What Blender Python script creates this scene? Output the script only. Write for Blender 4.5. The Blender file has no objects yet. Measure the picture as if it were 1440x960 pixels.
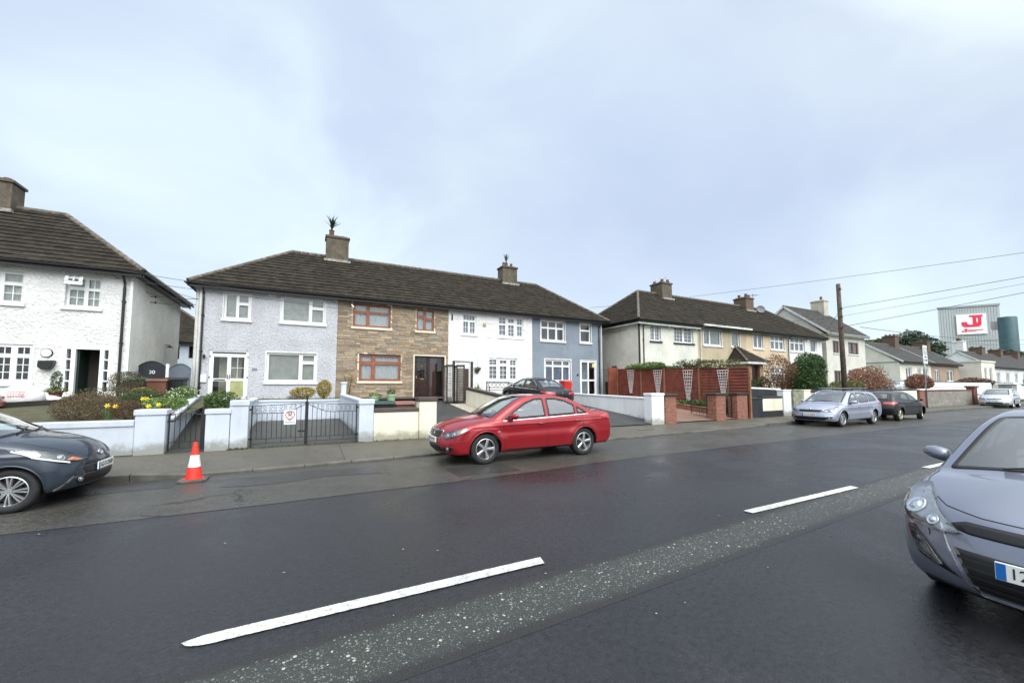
import bpy, bmesh, math, random
import numpy as np
from mathutils import Vector, Matrix
from mathutils.bvhtree import BVHTree
from mathutils.geometry import delaunay_2d_cdt
R = math.radians
random.seed(7)
SC = bpy.context.scene
COL = SC.collection
# ------------------------------------------------------------------ camera, sky, sun, exposure
cam_d = bpy.data.cameras.new("camera"); cam = bpy.data.objects.new("camera", cam_d); COL.objects.link(cam)
cam_d.sensor_width = 36; cam_d.lens = 14.0; cam_d.shift_y = 24 / 1440; cam_d.clip_end = 3000; cam_d.clip_start = .05
cam.location = (0, 0, 1.68)
cam.rotation_euler = (R(90) + math.atan(39 / 560), 0, R(62.53 - 90))
SC.camera = cam
SC.view_settings.view_transform = 'Standard'; SC.view_settings.look = 'None'
SC.view_settings.gamma = 1; SC.view_settings.use_curve_mapping = False
SC.view_settings.exposure = 0.62
SUN_EL, SUN_AZ = R(48), R(180)          # behind the camera, over its right shoulder
world = bpy.data.worlds.new("World"); SC.world = world; world.use_nodes = True
wn = world.node_tree; wn.nodes.clear()
def N(t, typ, **kw):
    n = t.nodes.new(typ)
    for k, v in kw.items():
        if k in n.inputs.keys() if isinstance(k, str) else False: n.inputs[k].default_value = v
        else: setattr(n, k, v)
    return n
def ramp(t, stops, interp='LINEAR'):
    n = t.nodes.new('ShaderNodeValToRGB'); n.color_ramp.interpolation = interp
    e = n.color_ramp.elements
    while len(e) < len(stops): e.new(.5)
    for i, (p, c) in enumerate(stops):
        e[i].position = p; e[i].color = (c[0], c[1], c[2], 1) if hasattr(c, '__len__') else (c, c, c, 1)
    return n
def build_world():
    L = wn.links.new
    out = N(wn, 'ShaderNodeOutputWorld'); 
    sky = N(wn, 'ShaderNodeTexSky'); sky.sky_type = 'NISHITA'; sky.sun_disc = False
    sky.sun_elevation = SUN_EL; sky.sun_rotation = R(90) - SUN_AZ if False else SUN_AZ
    sky.air_density = 1.0; sky.dust_density = 2.0
    b1 = N(wn, 'ShaderNodeBackground'); b1.inputs['Strength'].default_value = .06
    L(sky.outputs[0], b1.inputs['Color'])
    tc = N(wn, 'ShaderNodeTexCoord')
    # project the view direction on a cloud layer: (x/z, y/z)
    sep = N(wn, 'ShaderNodeSeparateXYZ'); L(tc.outputs['Generated'], sep.inputs[0])
    za = N(wn, 'ShaderNodeMath', operation='ADD'); L(sep.outputs[2], za.inputs[0]); za.inputs[1].default_value = .38
    zm = N(wn, 'ShaderNodeMath', operation='MAXIMUM'); L(za.outputs[0], zm.inputs[0]); zm.inputs[1].default_value = .05
    dx = N(wn, 'ShaderNodeMath', operation='DIVIDE'); L(sep.outputs[0], dx.inputs[0]); L(zm.outputs[0], dx.inputs[1])
    dy = N(wn, 'ShaderNodeMath', operation='DIVIDE'); L(sep.outputs[1], dy.inputs[0]); L(zm.outputs[0], dy.inputs[1])
    cv = N(wn, 'ShaderNodeCombineXYZ'); L(dx.outputs[0], cv.inputs[0]); L(dy.outputs[0], cv.inputs[1])
    n1 = N(wn, 'ShaderNodeTexNoise'); n1.inputs['Scale'].default_value = 1.5; n1.inputs['Detail'].default_value = 6; n1.inputs['Roughness'].default_value = .5; n1.inputs['Distortion'].default_value = .5
    mp = N(wn, 'ShaderNodeMapping'); mp.inputs['Location'].default_value = (3.1, 1.7, .4); mp.inputs['Scale'].default_value = (1.25, 1.25, 2.1); L(tc.outputs['Generated'], mp.inputs[0]); L(mp.outputs[0], n1.inputs[0])
    # cloud brightness: soft grey-blue bellies and pale breaks
    cr = ramp(wn, [(.30, (.62, .74, .96)), (.44, (.67, .79, 1.0)), (.57, (.73, .86, 1.03)), (.74, (.86, 1.0, 1.10))]); L(n1.outputs[0], cr.inputs[0])
    # elevation: paler and brighter low down
    el = ramp(wn, [(0.0, (1.14, 1.17, 1.12)), (.12, (1.12, 1.13, 1.07)), (.38, (.98, .98, .99)), (.7, (1.08, 1.08, 1.04)), (1, (1.1, 1.08, 1.05))]); L(sep.outputs[2], el.inputs[0])
    # two thinner, brighter breaks low in the cloud
    last = cr.outputs[0]
    for dv, c0, k in (((.93, .33, .16), .95, 1.06), ((-.133, .916, .378), .95, 1.14)):
        dk = N(wn, 'ShaderNodeVectorMath', operation='DOT_PRODUCT'); L(tc.outputs['Generated'], dk.inputs[0]); dk.inputs[1].default_value = dv
        rk = ramp(wn, [(c0, 1), (1, (k, k, k * .97))], 'EASE'); nk = N(wn, 'ShaderNodeMath', operation='MULTIPLY_ADD'); L(n1.outputs[0], nk.inputs[0]); nk.inputs[1].default_value = .22; sk = N(wn, 'ShaderNodeMath', operation='SUBTRACT'); L(dk.outputs['Value'], sk.inputs[0]); sk.inputs[1].default_value = .11; L(sk.outputs[0], nk.inputs[2]); L(nk.outputs[0], rk.inputs[0])
        mk = N(wn, 'ShaderNodeMix'); mk.data_type = 'RGBA'; mk.blend_type = 'MULTIPLY'; mk.inputs[0].default_value = 1; L(last, mk.inputs[6]); L(rk.outputs[0], mk.inputs[7]); last = mk.outputs[2]
    mx = N(wn, 'ShaderNodeMix'); mx.data_type = 'RGBA'; mx.blend_type = 'MULTIPLY'; mx.inputs[0].default_value = 1
    L(last, mx.inputs[6]); L(el.outputs[0], mx.inputs[7])
    # extra warm brightness put into the sunward sky behind the camera, lighting the fronts
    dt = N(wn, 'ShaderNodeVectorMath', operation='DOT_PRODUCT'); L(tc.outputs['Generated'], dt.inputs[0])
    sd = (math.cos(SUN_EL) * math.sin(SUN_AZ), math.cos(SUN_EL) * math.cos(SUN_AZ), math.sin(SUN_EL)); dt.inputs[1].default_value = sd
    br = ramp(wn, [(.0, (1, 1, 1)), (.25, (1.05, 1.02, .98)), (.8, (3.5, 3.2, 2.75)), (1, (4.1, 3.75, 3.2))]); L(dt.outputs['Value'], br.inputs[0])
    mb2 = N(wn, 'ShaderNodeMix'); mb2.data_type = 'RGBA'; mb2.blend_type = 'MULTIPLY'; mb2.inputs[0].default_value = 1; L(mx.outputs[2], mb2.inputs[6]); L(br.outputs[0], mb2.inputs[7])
    b2 = N(wn, 'ShaderNodeBackground'); # low sky behind the camera dimmed in place of unbuilt houses, for darker reflections
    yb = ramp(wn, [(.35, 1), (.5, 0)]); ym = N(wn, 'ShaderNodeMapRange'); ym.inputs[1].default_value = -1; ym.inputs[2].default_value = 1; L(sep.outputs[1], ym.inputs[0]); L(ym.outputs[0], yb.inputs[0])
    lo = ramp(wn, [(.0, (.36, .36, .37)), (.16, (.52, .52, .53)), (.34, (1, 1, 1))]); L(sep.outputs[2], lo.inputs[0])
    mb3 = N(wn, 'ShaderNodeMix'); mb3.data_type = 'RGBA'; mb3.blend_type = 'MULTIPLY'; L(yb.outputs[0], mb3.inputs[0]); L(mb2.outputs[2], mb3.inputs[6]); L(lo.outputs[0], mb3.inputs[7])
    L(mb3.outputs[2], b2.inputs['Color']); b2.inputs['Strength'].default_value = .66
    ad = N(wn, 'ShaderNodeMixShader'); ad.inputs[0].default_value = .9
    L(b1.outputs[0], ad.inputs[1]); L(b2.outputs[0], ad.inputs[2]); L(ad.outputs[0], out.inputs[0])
build_world()
sd_ = bpy.data.lights.new("sun", 'SUN'); sun = bpy.data.objects.new("sun", sd_); COL.objects.link(sun)
sd_.energy = 1.6; sd_.angle = R(50); sd_.color = (1, .96, .90)
_d = Vector((math.cos(SUN_EL) * math.sin(SUN_AZ), math.cos(SUN_EL) * math.cos(SUN_AZ), math.sin(SUN_EL)))
sun.rotation_euler = _d.to_track_quat('Z', 'Y').to_euler(); sun.location = (0, -20, 40)

# ------------------------------------------------------------------ materials
MATS = {}
def mat(name, col=(.5, .5, .5), rough=.7, metal=0, var=.12, vs=2.0, bump=0, bs=30, bd=.01, coat=0, spec=.5, obj=False, col2=None, dirt=0, detail=4, moss=0, splash=0):
    if name in MATS: return MATS[name]
    m = bpy.data.materials.new(name); m.use_nodes = True; t = m.node_tree; L = t.links.new
    b = t.nodes['Principled BSDF']; b.inputs['Roughness'].default_value = rough; b.inputs['Metallic'].default_value = metal
    b.inputs['Coat Weight'].default_value = coat; b.inputs['Coat Roughness'].default_value = .04; b.inputs['Specular IOR Level'].default_value = spec
    b.inputs['Base Color'].default_value = (*col, 1)
    if obj: src = N(t, 'ShaderNodeTexCoord').outputs['Object']
    else: src = N(t, 'ShaderNodeNewGeometry').outputs['Position']
    if var or col2:
        nz = N(t, 'ShaderNodeTexNoise'); nz.inputs['Scale'].default_value = vs; nz.inputs['Detail'].default_value = detail; nz.inputs['Roughness'].default_value = .62; L(src, nz.inputs[0])
        c2 = col2 or tuple(c * (1 - 2.2 * var) for c in col); c1 = tuple(min(1, c * (1 + .6 * var)) for c in col)
        rp = ramp(t, [(.32, c2), (.66, c1)]); L(nz.outputs[0], rp.inputs[0]); last = rp.outputs[0]
        if moss:      # single tiles differ, with lichen and moss blotches
            nt = N(t, 'ShaderNodeTexVoronoi'); nt.inputs['Scale'].default_value = 3.4; mpt = N(t, 'ShaderNodeMapping'); mpt.inputs['Scale'].default_value = (1, 1, 1.4); L(src, mpt.inputs[0]); L(mpt.outputs[0], nt.inputs[0]); st = N(t, 'ShaderNodeSeparateColor'); L(nt.outputs['Color'], st.inputs[0]); rt = ramp(t, [(0, .72), (1, 1.3)]); L(st.outputs[0], rt.inputs[0])
            mt = N(t, 'ShaderNodeMix'); mt.data_type = 'RGBA'; mt.blend_type = 'MULTIPLY'; mt.inputs[0].default_value = 1; L(last, mt.inputs[6]); L(rt.outputs[0], mt.inputs[7]); last = mt.outputs[2]
            nl = N(t, 'ShaderNodeTexNoise'); nl.inputs['Scale'].default_value = 5.5; nl.inputs['Detail'].default_value = 8; nl.inputs['Roughness'].default_value = .8; L(src, nl.inputs[0]); rl = ramp(t, [(.60, 0), (.68, .75)]); L(nl.outputs[0], rl.inputs[0])
            ml = N(t, 'ShaderNodeMix'); ml.data_type = 'RGBA'; L(rl.outputs[0], ml.inputs[0]); L(last, ml.inputs[6]); ml.inputs[7].default_value = (.085, .082, .045, 1); last = ml.outputs[2]
        if splash:    # mud splashed up the foot of the wall
            sz = N(t, 'ShaderNodeSeparateXYZ'); L(src, sz.inputs[0]); ns = N(t, 'ShaderNodeTexNoise'); ns.inputs['Scale'].default_value = 4; ns.inputs['Detail'].default_value = 7; ns.inputs['Roughness'].default_value = .7; L(src, ns.inputs[0])
            ms_ = N(t, 'ShaderNodeMath', operation='MULTIPLY_ADD'); L(ns.outputs[0], ms_.inputs[0]); ms_.inputs[1].default_value = -.55; L(sz.outputs[2], ms_.inputs[2]); rs = ramp(t, [(.0, .7), (.16, 0)]); L(ms_.outputs[0], rs.inputs[0])
            mm = N(t, 'ShaderNodeMix'); mm.data_type = 'RGBA'; L(rs.outputs[0], mm.inputs[0]); L(last, mm.inputs[6]); mm.inputs[7].default_value = (.16, .155, .11, 1); last = mm.outputs[2]
        if dirt:      # grime with a shape of its own: blotches and rain streaks
            mpn = N(t, 'ShaderNodeMapping'); mpn.inputs['Scale'].default_value = (2.2, 2.2, .35); L(src, mpn.inputs[0])
            n2 = N(t, 'ShaderNodeTexNoise'); n2.inputs['Scale'].default_value = 1.4; n2.inputs['Detail'].default_value = 6; n2.inputs['Roughness'].default_value = .7; L(mpn.outputs[0], n2.inputs[0])
            r2 = ramp(t, [(.5, 0), (.75, dirt)]); L(n2.outputs[0], r2.inputs[0])
            mx = N(t, 'ShaderNodeMix'); mx.data_type = 'RGBA'; L(r2.outputs[0], mx.inputs[0]); L(last, mx.inputs[6]); mx.inputs[7].default_value = (col[0] * .45, col[1] * .43, col[2] * .36, 1); last = mx.outputs[2]
        L(last, b.inputs['Base Color'])
        if rough > .15 and not coat:
            rr = N(t, 'ShaderNodeMapRange'); rr.inputs[3].default_value = rough * .85; rr.inputs[4].default_value = min(1, rough * 1.15); L(nz.outputs[0], rr.inputs[0]); L(rr.outputs[0], b.inputs['Roughness'])
    if bump:
        n3 = N(t, 'ShaderNodeTexNoise'); n3.inputs['Scale'].default_value = bs; n3.inputs['Detail'].default_value = 3; n3.inputs['Roughness'].default_value = .6; L(src, n3.inputs[0])
        bp = N(t, 'ShaderNodeBump'); bp.inputs['Strength'].default_value = bump; bp.inputs['Distance'].default_value = bd; L(n3.outputs[0], bp.inputs['Height']); L(bp.outputs[0], b.inputs['Normal'])
    MATS[name] = m; return m
def colattr_mat(name, rough=.85, bump=.5, bs=25, bd=.01, trans=0):
    """colour comes from each stone's / leaf's own colour attribute"""
    if name in MATS: return MATS[name]
    m = bpy.data.materials.new(name); m.use_nodes = True; t = m.node_tree; L = t.links.new; b = t.nodes['Principled BSDF']
    b.inputs['Roughness'].default_value = rough
    a = N(t, 'ShaderNodeAttribute', attribute_name='Col'); src = N(t, 'ShaderNodeNewGeometry').outputs['Position']
    nz = N(t, 'ShaderNodeTexNoise'); nz.inputs['Scale'].default_value = bs * .5; nz.inputs['Detail'].default_value = 4; L(src, nz.inputs[0])
    r = ramp(t, [(.3, .78), (.7, 1.12)]); L(nz.outputs[0], r.inputs[0])
    mx = N(t, 'ShaderNodeMix'); mx.data_type = 'RGBA'; mx.blend_type = 'MULTIPLY'; mx.inputs[0].default_value = 1; L(a.outputs[0], mx.inputs[6]); L(r.outputs[0], mx.inputs[7]); L(mx.outputs[2], b.inputs['Base Color'])
    if bump:
        n3 = N(t, 'ShaderNodeTexNoise'); n3.inputs['Scale'].default_value = bs; n3.inputs['Detail'].default_value = 4; L(src, n3.inputs[0])
        bp = N(t, 'ShaderNodeBump'); bp.inputs['Strength'].default_value = bump; bp.inputs['Distance'].default_value = bd; L(n3.outputs[0], bp.inputs['Height']); L(bp.outputs[0], b.inputs['Normal'])
    if trans:
        tr = N(t, 'ShaderNodeBsdfTranslucent'); L(mx.outputs[2], tr.inputs[0]); ms = N(t, 'ShaderNodeMixShader'); ms.inputs[0].default_value = trans
        L(b.outputs[0], ms.inputs[1]); L(tr.outputs[0], ms.inputs[2]); L(ms.outputs[0], t.nodes['Material Output'].inputs[0])
    MATS[name] = m; return m
def glass_mat(name, tint=(.8, .88, .85), refl=1.0, base=.04, mult=1.7):
    if name in MATS: return MATS[name]
    m = bpy.data.materials.new(name); m.use_nodes = True; t = m.node_tree; L = t.links.new; t.nodes.remove(t.nodes['Principled BSDF'])
    tr = N(t, 'ShaderNodeBsdfTransparent'); tr.inputs[0].default_value = (*tint, 1)
    gl = N(t, 'ShaderNodeBsdfGlossy'); gl.inputs['Roughness'].default_value = .02; gl.inputs[0].default_value = (refl, refl, refl, 1)
    fr = N(t, 'ShaderNodeFresnel'); gg = N(t, 'ShaderNodeNewGeometry'); iq = N(t, 'ShaderNodeMapRange'); iq.inputs[3].default_value = 1.5; iq.inputs[4].default_value = 1 / 1.5
    L(gg.outputs['Backfacing'], iq.inputs[0]); L(iq.outputs[0], fr.inputs[0])     # thin sheet: the same reflection from both sides
    ad = N(t, 'ShaderNodeMath', operation='MULTIPLY_ADD'); ad.use_clamp = True; L(fr.outputs[0], ad.inputs[0]); ad.inputs[1].default_value = mult; ad.inputs[2].default_value = base
    ms = N(t, 'ShaderNodeMixShader'); L(ad.outputs[0], ms.inputs[0]); L(tr.outputs[0], ms.inputs[1]); L(gl.outputs[0], ms.inputs[2]); L(ms.outputs[0], t.nodes['Material Output'].inputs[0])
    MATS[name] = m; return m
def road_mat(name, col, rough, speck=.0, speckcol=(.5, .48, .42), sscale=60, wet=.25, crack=0, var=.2, stain=None):
    if name in MATS: return MATS[name]
    m = bpy.data.materials.new(name); m.use_nodes = True; t = m.node_tree; L = t.links.new; b = t.nodes['Principled BSDF']
    src = N(t, 'ShaderNodeNewGeometry').outputs['Position']
    nz = N(t, 'ShaderNodeTexNoise'); nz.inputs['Scale'].default_value = .55; nz.inputs['Detail'].default_value = 7; nz.inputs['Roughness'].default_value = .65; nz.inputs['Distortion'].default_value = .6; L(src, nz.inputs[0])
    rp = ramp(t, [(.3, tuple(c * (1 - var) for c in col)), (.7, tuple(c * (1 + var) for c in col))]); L(nz.outputs[0], rp.inputs[0])
    fine = N(t, 'ShaderNodeTexNoise'); fine.inputs['Scale'].default_value = 110; fine.inputs['Detail'].default_value = 2; L(src, fine.inputs[0])
    fr = ramp(t, [(.3, .62), (.7, 1.42)]); L(fine.outputs[0], fr.inputs[0])
    mx = N(t, 'ShaderNodeMix'); mx.data_type = 'RGBA'; mx.blend_type = 'MULTIPLY'; mx.inputs[0].default_value = 1; L(rp.outputs[0], mx.inputs[6]); L(fr.outputs[0], mx.inputs[7]); last = mx.outputs[2]
    mid = N(t, 'ShaderNodeTexNoise'); mid.inputs['Scale'].default_value = 21; mid.inputs['Detail'].default_value = 5; mid.inputs['Roughness'].default_value = .75; L(src, mid.inputs[0]); mr = ramp(t, [(.34, .62), (.5, 1.0), (.66, 1.4)]); L(mid.outputs[0], mr.inputs[0])
    mxm = N(t, 'ShaderNodeMix'); mxm.data_type = 'RGBA'; mxm.blend_type = 'MULTIPLY'; mxm.inputs[0].default_value = 1; L(last, mxm.inputs[6]); L(mr.outputs[0], mxm.inputs[7]); last = mxm.outputs[2]
    if stain:
        n4 = N(t, 'ShaderNodeTexNoise'); n4.inputs['Scale'].default_value = 1.6; n4.inputs['Detail'].default_value = 8; n4.inputs['Roughness'].default_value = .75; L(src, n4.inputs[0])
        r4 = ramp(t, [(.52, 0), (.68, .8)]); L(n4.outputs[0], r4.inputs[0])
        m4 = N(t, 'ShaderNodeMix'); m4.data_type = 'RGBA'; L(r4.outputs[0], m4.inputs[0]); L(last, m4.inputs[6]); m4.inputs[7].default_value = (*stain, 1); last = m4.outputs[2]
    if speck:
        v = N(t, 'ShaderNodeTexVoronoi'); v.inputs['Scale'].default_value = sscale; L(src, v.inputs[0])
        # only some cells are pale chips: use the cell colour
        sp = N(t, 'ShaderNodeSeparateColor'); L(v.outputs['Color'], sp.inputs[0])
        c1 = N(t, 'ShaderNodeMath', operation='LESS_THAN'); L(sp.outputs[0], c1.inputs[0]); c1.inputs[1].default_value = speck
        c2 = N(t, 'ShaderNodeMath', operation='LESS_THAN'); L(v.outputs['Distance'], c2.inputs[0]); c2.inputs[1].default_value = .38
        mm = N(t, 'ShaderNodeMath', operation='MULTIPLY'); L(c1.outputs[0], mm.inputs[0]); L(c2.outputs[0], mm.inputs[1])
        m5 = N(t, 'ShaderNodeMix'); m5.data_type = 'RGBA'; L(mm.outputs[0], m5.inputs[0]); L(last, m5.inputs[6]); m5.inputs[7].default_value = (*speckcol, 1); last = m5.outputs[2]
    if crack:
        vc = N(t, 'ShaderNodeTexVoronoi', feature='DISTANCE_TO_EDGE'); vc.inputs['Scale'].default_value = .5
        nd = N(t, 'ShaderNodeTexNoise'); nd.inputs['Scale'].default_value = 2.5; nd.inputs['Detail'].default_value = 4; L(src, nd.inputs[0])
        va = N(t, 'ShaderNodeVectorMath', operation='MULTIPLY_ADD'); L(nd.outputs[1], va.inputs[0]); va.inputs[1].default_value = (.5, .5, 0); L(src, va.inputs[2]); L(va.outputs[0], vc.inputs[0])
        lc = ramp(t, [(.0, 1), (.012, 0)]); L(vc.outputs['Distance'], lc.inputs[0])
        mk = N(t, 'ShaderNodeMath', operation='MULTIPLY'); L(lc.outputs[0], mk.inputs[0]); r9 = ramp(t, [(.45, 0), (.55, crack)]); L(nz.outputs[0], r9.inputs[0]); L(r9.outputs[0], mk.inputs[1])
        m6 = N(t, 'ShaderNodeMix'); m6.data_type = 'RGBA'; L(mk.outputs[0], m6.inputs[0]); L(last, m6.inputs[6]); m6.inputs[7].default_value = (.012, .012, .012, 1); last = m6.outputs[2]
    L(last, b.inputs['Base Color'])
    rr = ramp(t, [(.38, rough - wet), (.62, rough)]); L(nz.outputs[0], rr.inputs[0]); ra = N(t, 'ShaderNodeMath', operation='MULTIPLY_ADD'); ra.use_clamp = True; L(mid.outputs[0], ra.inputs[0]); ra.inputs[1].default_value = .5; sb = N(t, 'ShaderNodeMath', operation='SUBTRACT'); L(rr.outputs[0], sb.inputs[0]); sb.inputs[1].default_value = .25; L(sb.outputs[0], ra.inputs[2]); L(ra.outputs[0], b.inputs['Roughness'])
    b.inputs['Specular IOR Level'].default_value = .36
    bp = N(t, 'ShaderNodeBump'); hs = N(t, 'ShaderNodeMath', operation='MULTIPLY_ADD'); L(mid.outputs[0], hs.inputs[0]); hs.inputs[1].default_value = 2.0; L(fine.outputs[0], hs.inputs[2]); bp.inputs['Strength'].default_value = .6; bp.inputs['Distance'].default_value = .004; L(hs.outputs[0], bp.inputs['Height']); L(bp.outputs[0], b.inputs['Normal'])
    MATS[name] = m; return m

# ------------------------------------------------------------------ objects
OFF = {}
def tag(o, label=None, cat=None, group=None, kind=None):
    if label: o['label'] = label
    if cat: o['category'] = cat
    if group: o['group'] = group
    if kind: o['kind'] = kind
    return o
def thing(name, loc, label, cat, group=None, rz=0):
    o = bpy.data.objects.new(name, None); COL.objects.link(o); o.location = loc; o.rotation_euler = (0, 0, rz); o.empty_display_size = .2
    OFF[o.name] = (0, 0, 0) if rz else tuple(loc)     # rotated things are built in their own coordinates
    return tag(o, label, cat, group)
class MB:
    def __init__(s): s.v = []; s.f = []; s.m = []; s.c = None
    def add(s, vs, fs, mi=0, col=None):
        k = len(s.v); s.v += [tuple(p) for p in vs]; s.f += [tuple(i + k for i in f) for f in fs]; s.m += [mi] * len(fs)
        if col is not None:
            if s.c is None: s.c = []
            s.c += [col] * len(fs)
        return s
    def box(s, x0, x1, y0, y1, z0, z1, mi=0, col=None):
        if x0 > x1: x0, x1 = x1, x0
        if y0 > y1: y0, y1 = y1, y0
        if z0 > z1: z0, z1 = z1, z0
        return s.add([(x, y, z) for x in (x0, x1) for y in (y0, y1) for z in (z0, z1)],
                     [(0, 1, 3, 2), (4, 6, 7, 5), (0, 4, 5, 1), (2, 3, 7, 6), (0, 2, 6, 4), (1, 5, 7, 3)], mi, col)
    def bar(s, a, b, w, h=None, mi=0, up=(0, 0, 1)):
        """square bar from a to b"""
        h = h or w; a, b = Vector(a), Vector(b); d = (b - a).normalized(); u = Vector(up)
        if abs(d.dot(u)) > .98: u = Vector((0, 1, 0))
        r = d.cross(u).normalized(); u = r.cross(d)
        vs = [p + r * (sx * w / 2) + u * (sz * h / 2) for p in (a, b) for sx in (-1, 1) for sz in (-1, 1)]
        return s.add(vs, [(0, 1, 3, 2), (4, 6, 7, 5), (0, 4, 5, 1), (2, 3, 7, 6), (0, 2, 6, 4), (1, 5, 7, 3)], mi)
    def tube(s, pts, r, n=8, mi=0, caps=True):
        pts = [Vector(p) for p in pts]; rr = r if hasattr(r, '__len__') else [r] * len(pts); rings = []
        for i, p in enumerate(pts):
            d = (pts[min(i + 1, len(pts) - 1)] - pts[max(i - 1, 0)]).normalized()
            u = Vector((0, 0, 1)) if abs(d.z) < .95 else Vector((1, 0, 0)); a = d.cross(u).normalized(); b = a.cross(d)
            rings.append([p + a * (rr[i] * math.cos(2 * math.pi * k / n)) + b * (rr[i] * math.sin(2 * math.pi * k / n)) for k in range(n)])
        vs = [q for g in rings for q in g]; fs = []
        for i in range(len(pts) - 1):
            for k in range(n): fs.append((i * n + k, i * n + (k + 1) % n, (i + 1) * n + (k + 1) % n, (i + 1) * n + k))
        if caps: fs += [tuple(range(n)), tuple((len(pts) - 1) * n + k for k in range(n))]
        return s.add(vs, fs, mi)
    def lathe(s, prof, c=(0, 0, 0), n=24, axis='z', mi=0, close=True):
        vs = []; fs = []
        for (r, h) in prof:
            for k in range(n):
                a = 2 * math.pi * k / n
                if axis == 'z': vs.append((c[0] + r * math.cos(a), c[1] + r * math.sin(a), c[2] + h))
                elif axis == 'y': vs.append((c[0] + r * math.cos(a), c[1] + h, c[2] + r * math.sin(a)))
                else: vs.append((c[0] + h, c[1] + r * math.cos(a), c[2] + r * math.sin(a)))
        for i in range(len(prof) - 1):
            for k in range(n): fs.append((i * n + k, i * n + (k + 1) % n, (i + 1) * n + (k + 1) % n, (i + 1) * n + k))
        if close: fs += [tuple(range(n)), tuple((len(prof) - 1) * n + k for k in range(n))]
        return s.add(vs, fs, mi)
    def prism(s, poly, a, b, plane='xz', mi=0):
        """extrude a 2-D outline; plane xz -> along y, xy -> along z, yz -> along x"""
        n = len(poly)
        P = {'xz': lambda u, v, w: (u, w, v), 'xy': lambda u, v, w: (u, v, w), 'yz': lambda u, v, w: (w, u, v)}[plane]
        vs = [P(u, v, a) for u, v in poly] + [P(u, v, b) for u, v in poly]
        fs = [tuple(range(n)), tuple(range(2 * n - 1, n - 1, -1))] + [(i, (i + 1) % n, n + (i + 1) % n, n + i) for i in range(n)]
        return s.add(vs, fs, mi)
    def build(s, name, mats, parent=None, bev=0, smooth=False, label=None, cat=None, group=None, kind=None, fix=True, local=False):
        if not s.v: s.add([(0, 0, 0), (.001, 0, 0), (0, .001, 0)], [(0, 1, 2)])
        me = bpy.data.meshes.new(name)
        if parent: off = OFF.get(parent.name, (0, 0, 0))
        else:
            A = np.array(s.v); off = ((A[:, 0].min() + A[:, 0].max()) / 2, (A[:, 1].min() + A[:, 1].max()) / 2, A[:, 2].min())
        ox, oy, oz = off
        me.from_pydata([(x - ox, y - oy, z - oz) for x, y, z in s.v], [], s.f)
        for m in (mats if isinstance(mats, (list, tuple)) else [mats]): me.materials.append(m)
        me.polygons.foreach_set('material_index', s.m)
        if s.c:
            ca = me.color_attributes.new('Col', 'FLOAT_COLOR', 'CORNER'); arr = []
            for p, c in zip(me.polygons, s.c): arr += [c[0], c[1], c[2], 1.0] * p.loop_total
            ca.data.foreach_set('color', arr)
        if fix:
            bm = bmesh.new(); bm.from_mesh(me); bmesh.ops.recalc_face_normals(bm, faces=bm.faces); bm.to_mesh(me); bm.free()
        if smooth: me.polygons.foreach_set('use_smooth', [True] * len(me.polygons))
        o = bpy.data.objects.new(name, me); COL.objects.link(o)
        if parent: o.parent = parent; OFF[o.name] = off
        else: o.location = off; OFF[o.name] = off
        if bev:
            md = o.modifiers.new('Bevel', 'BEVEL'); md.width = bev; md.segments = 2; md.limit_method = 'ANGLE'; md.angle_limit = R(35)
        if smooth == 'auto':
            me.set_sharp_from_angle(angle=R(38))
        return tag(o, label, cat, group, kind)
def text(body, size, name, m, parent, loc, rot, ext=.002, align='CENTER', xs=1.0, label=None):
    cu = bpy.data.curves.new(name, 'FONT'); cu.body = body; cu.size = size; cu.extrude = ext; cu.align_x = align; cu.align_y = 'CENTER'
    to = bpy.data.objects.new('tmp', cu); COL.objects.link(to)
    dg = bpy.context.evaluated_depsgraph_get(); me = bpy.data.meshes.new_from_object(to.evaluated_get(dg)); bpy.data.objects.remove(to)
    me.materials.clear(); me.materials.append(m)
    o = bpy.data.objects.new(name, me); COL.objects.link(o)
    off = OFF.get(parent.name, (0, 0, 0)) if parent else (0, 0, 0)
    o.location = Vector(loc) - Vector(off); o.rotation_euler = rot; o.scale = (xs, 1, 1)
    if parent: o.parent = parent
    if label: o['label'] = label
    return o
def strew_leaves(mb, centre, rad, n, size, cols, shape=1.0, flat=0, lean=None, noise=.22, hollow=.45):
    """many leaf-sized faces spread through a lumpy crown"""
    cx, cy, cz = centre; rx, ry, rz = rad
    lob = [(random.uniform(-1, 1), random.uniform(-1, 1), random.uniform(-1, 1), random.uniform(.35, 1)) for _ in range(9)]
    for _ in range(n):
        while True:
            d = Vector((random.gauss(0, 1), random.gauss(0, 1), random.gauss(0, 1)))
            if d.length > .01: break
        d.normalize()
        l = 1 + noise * sum(w * math.sin(3.1 * (d.x * a + d.y * b + d.z * c) + 5 * a) for a, b, c, w in lob) / 2.2
        rr = l * (hollow + (1 - hollow) * random.random() ** .5)
        if flat and d.z > 0: d.z = min(d.z, flat); 
        p = Vector((cx + d.x * rx * rr, cy + d.y * ry * rr, cz + d.z * rz * (rr if not flat else min(rr, 1.02))))
        if p.z < cz - rz * .98: continue
        s_ = size * random.uniform(.6, 1.35)
        u = Vector((random.gauss(0, 1), random.gauss(0, 1), random.gauss(0, .7))).normalized(); w = u.cross(Vector((random.gauss(0, 1), random.gauss(0, 1), random.gauss(0, 1)))).normalized()
        c = random.choice(cols); k = random.uniform(.7, 1.3); c = (c[0] * k, c[1] * k, c[2] * k)
        mb.add([p - u * s_, p + w * s_ * .5, p + u * s_, p - w * s_ * .5], [(0, 1, 2, 3)], 0, c)
    return mb

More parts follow.
